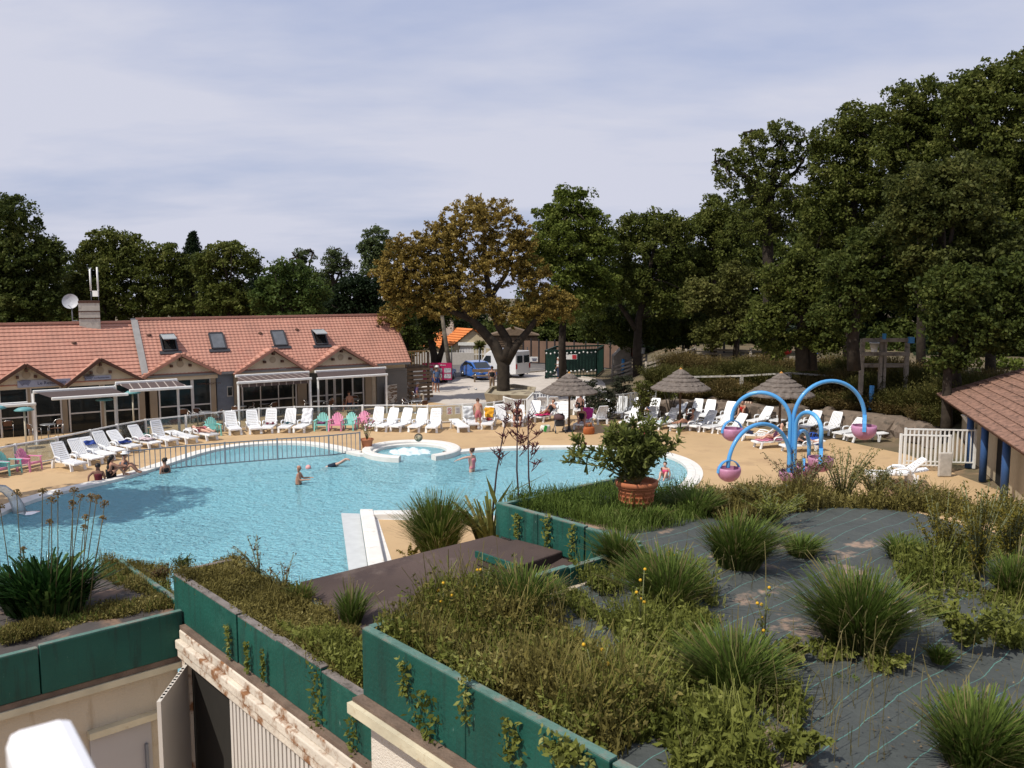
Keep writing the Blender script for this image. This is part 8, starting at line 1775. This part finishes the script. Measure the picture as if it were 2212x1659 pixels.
onl(50, 'sunbather lying on the pink towel with one knee raised behind the blue arches', 'recline', 'fair', 'black', [('swimsuit', SWIM, 1.08, C_('plum', (.06, .015, .04)))], dy=-.1)
onl(51, 'bare-backed man lying on his lounger right of the blue stems', 'recline', 'fair', 'grey', [('shorts', SHORTS, 1.15, BLK)], dy=.1, rz=math.pi)
onl(8, 'sunbather lying flat on a lounger left of the turquoise chair', 'lie', 'fair', 'brown', [('briefs', BRIEF, 1.12, C_('rose', ()))], dy=-.05)
person('man in a blue shirt, blue shorts and white cap standing on the gravel court', at(944, 847), R(-150), 'stand', 'tan', 'grey', [('shirt', SHIRT, 1.22, C_('denim', (.10, .16, .30))), ('shorts', SHORTS, 1.22, C_('blue', (.03, .06, .18)))], None, 1.1, 'short', hat=mat('cap_white', ()))
person('second player half hidden behind the man in the blue shirt', at(939, 844), R(170), 'stand', 'tan', 'grey', [('shirt', SHIRT, 1.2, C_('paleblue', (.3, .36, .45))), ('shorts', SHORTS, 1.2, C_('blue', ()))], None, 1.06)
person('woman with black top and brown patterned trousers standing with her back turned on the court', at(1063, 843), 0, 'stand', 'tan', 'brown', [('top', [('pel', 'waist'), ('waist', 'chest'), ('chest', 'u')], 1.12, BLK), ('trousers', TROUS, 1.45, C_('brownprint', (.20, .14, .09)))], dict(eL=(-.10, 0, -.24), wL=(.04, .05, -.22), eR=(.10, 0, -.24), wR=(-.04, .05, -.22)), 1.04, 'bun')
person('elderly person in purple and pale trousers sitting on a chair beside the banner', at(899, 872) + V3(0, 0, .47), R(-70), 'sit', 'tan', 'grey', [('shirt', SHIRT, 1.2, C_('violet', (.10, .07, .17))), ('trousers', TROUS, 1.25, C_('khaki', (.42, .38, .32)))], None, 1.0, 'short', hat=mat('cap_grey', (.2, .18, .17), .8, .1))
person('person in a white shirt standing by the green enclosure', at(1206, 818), R(100), 'stand', 'tan', 'white', [('shirt', SHIRT, 1.25, C_('whiteshirt', (.65, .65, .66))), ('trousers', TROUS, 1.2, C_('navy', ()))], dict(wL=(0, .2, .05)), 1.05)
person('bare-backed person standing at the terrace bar, taller one', at(337, 905), R(10), 'stand', 'tan', 'black', [('shorts', SHORTS, 1.2, BLK)], None, 1.0); person('person in an orange top standing at the terrace bar, shorter one', at(356, 906), R(-10), 'stand', 'tan', 'black', [('top', TOP, 1.15, C_('orange', (.5, .22, .04))), ('shorts', SHORTS, 1.2, BLK)], None, .88)
person('bare-backed person sitting on the terrace before the open door', at(756, 893) + V3(0, 0, .45), R(40), 'sit', 'tan', 'brown', [('shorts', SHORTS, 1.2, C_('navy', ()))], None, 1.0)
# chairs beside the banner
o = dup(bc, at(899, 873), R(-70), 'dark folding chair under the elderly person beside the banner', 'none'); del o['group']
t = thing('plastic_chair', 'white plastic chair in front of the timber stair', 'chair', at(906, 862), R(-40)); mb = MB(); mb.box((0, 0, .43), (.46, .44, .04)); mb.build('seat', M_plast, t, bevel=.015); mb = MB()
for k in range(6): mb.bar((-.19 + k * .076, -.22, .45), (-.19 + k * .076, -.3, .85), .045, .02)
mb.bar((-.22, -.3, .85), (.22, -.3, .85), .05, .03); mb.build('backrest', M_plast, t)
for s in (-1, 1):
    mb = MB(); mb.tube([(s * .25, .2, .62), (s * .26, -.2, .66), (s * .22, -.26, .6)], .025, 5); mb.build('armrest', M_plast, t)
    for y in (-.2, .2): mb = MB(); mb.bar((s * .23, y, 0), (s * .22, y, .43 if y < 0 else .62), .05, .04); mb.build('leg', M_plast, t)
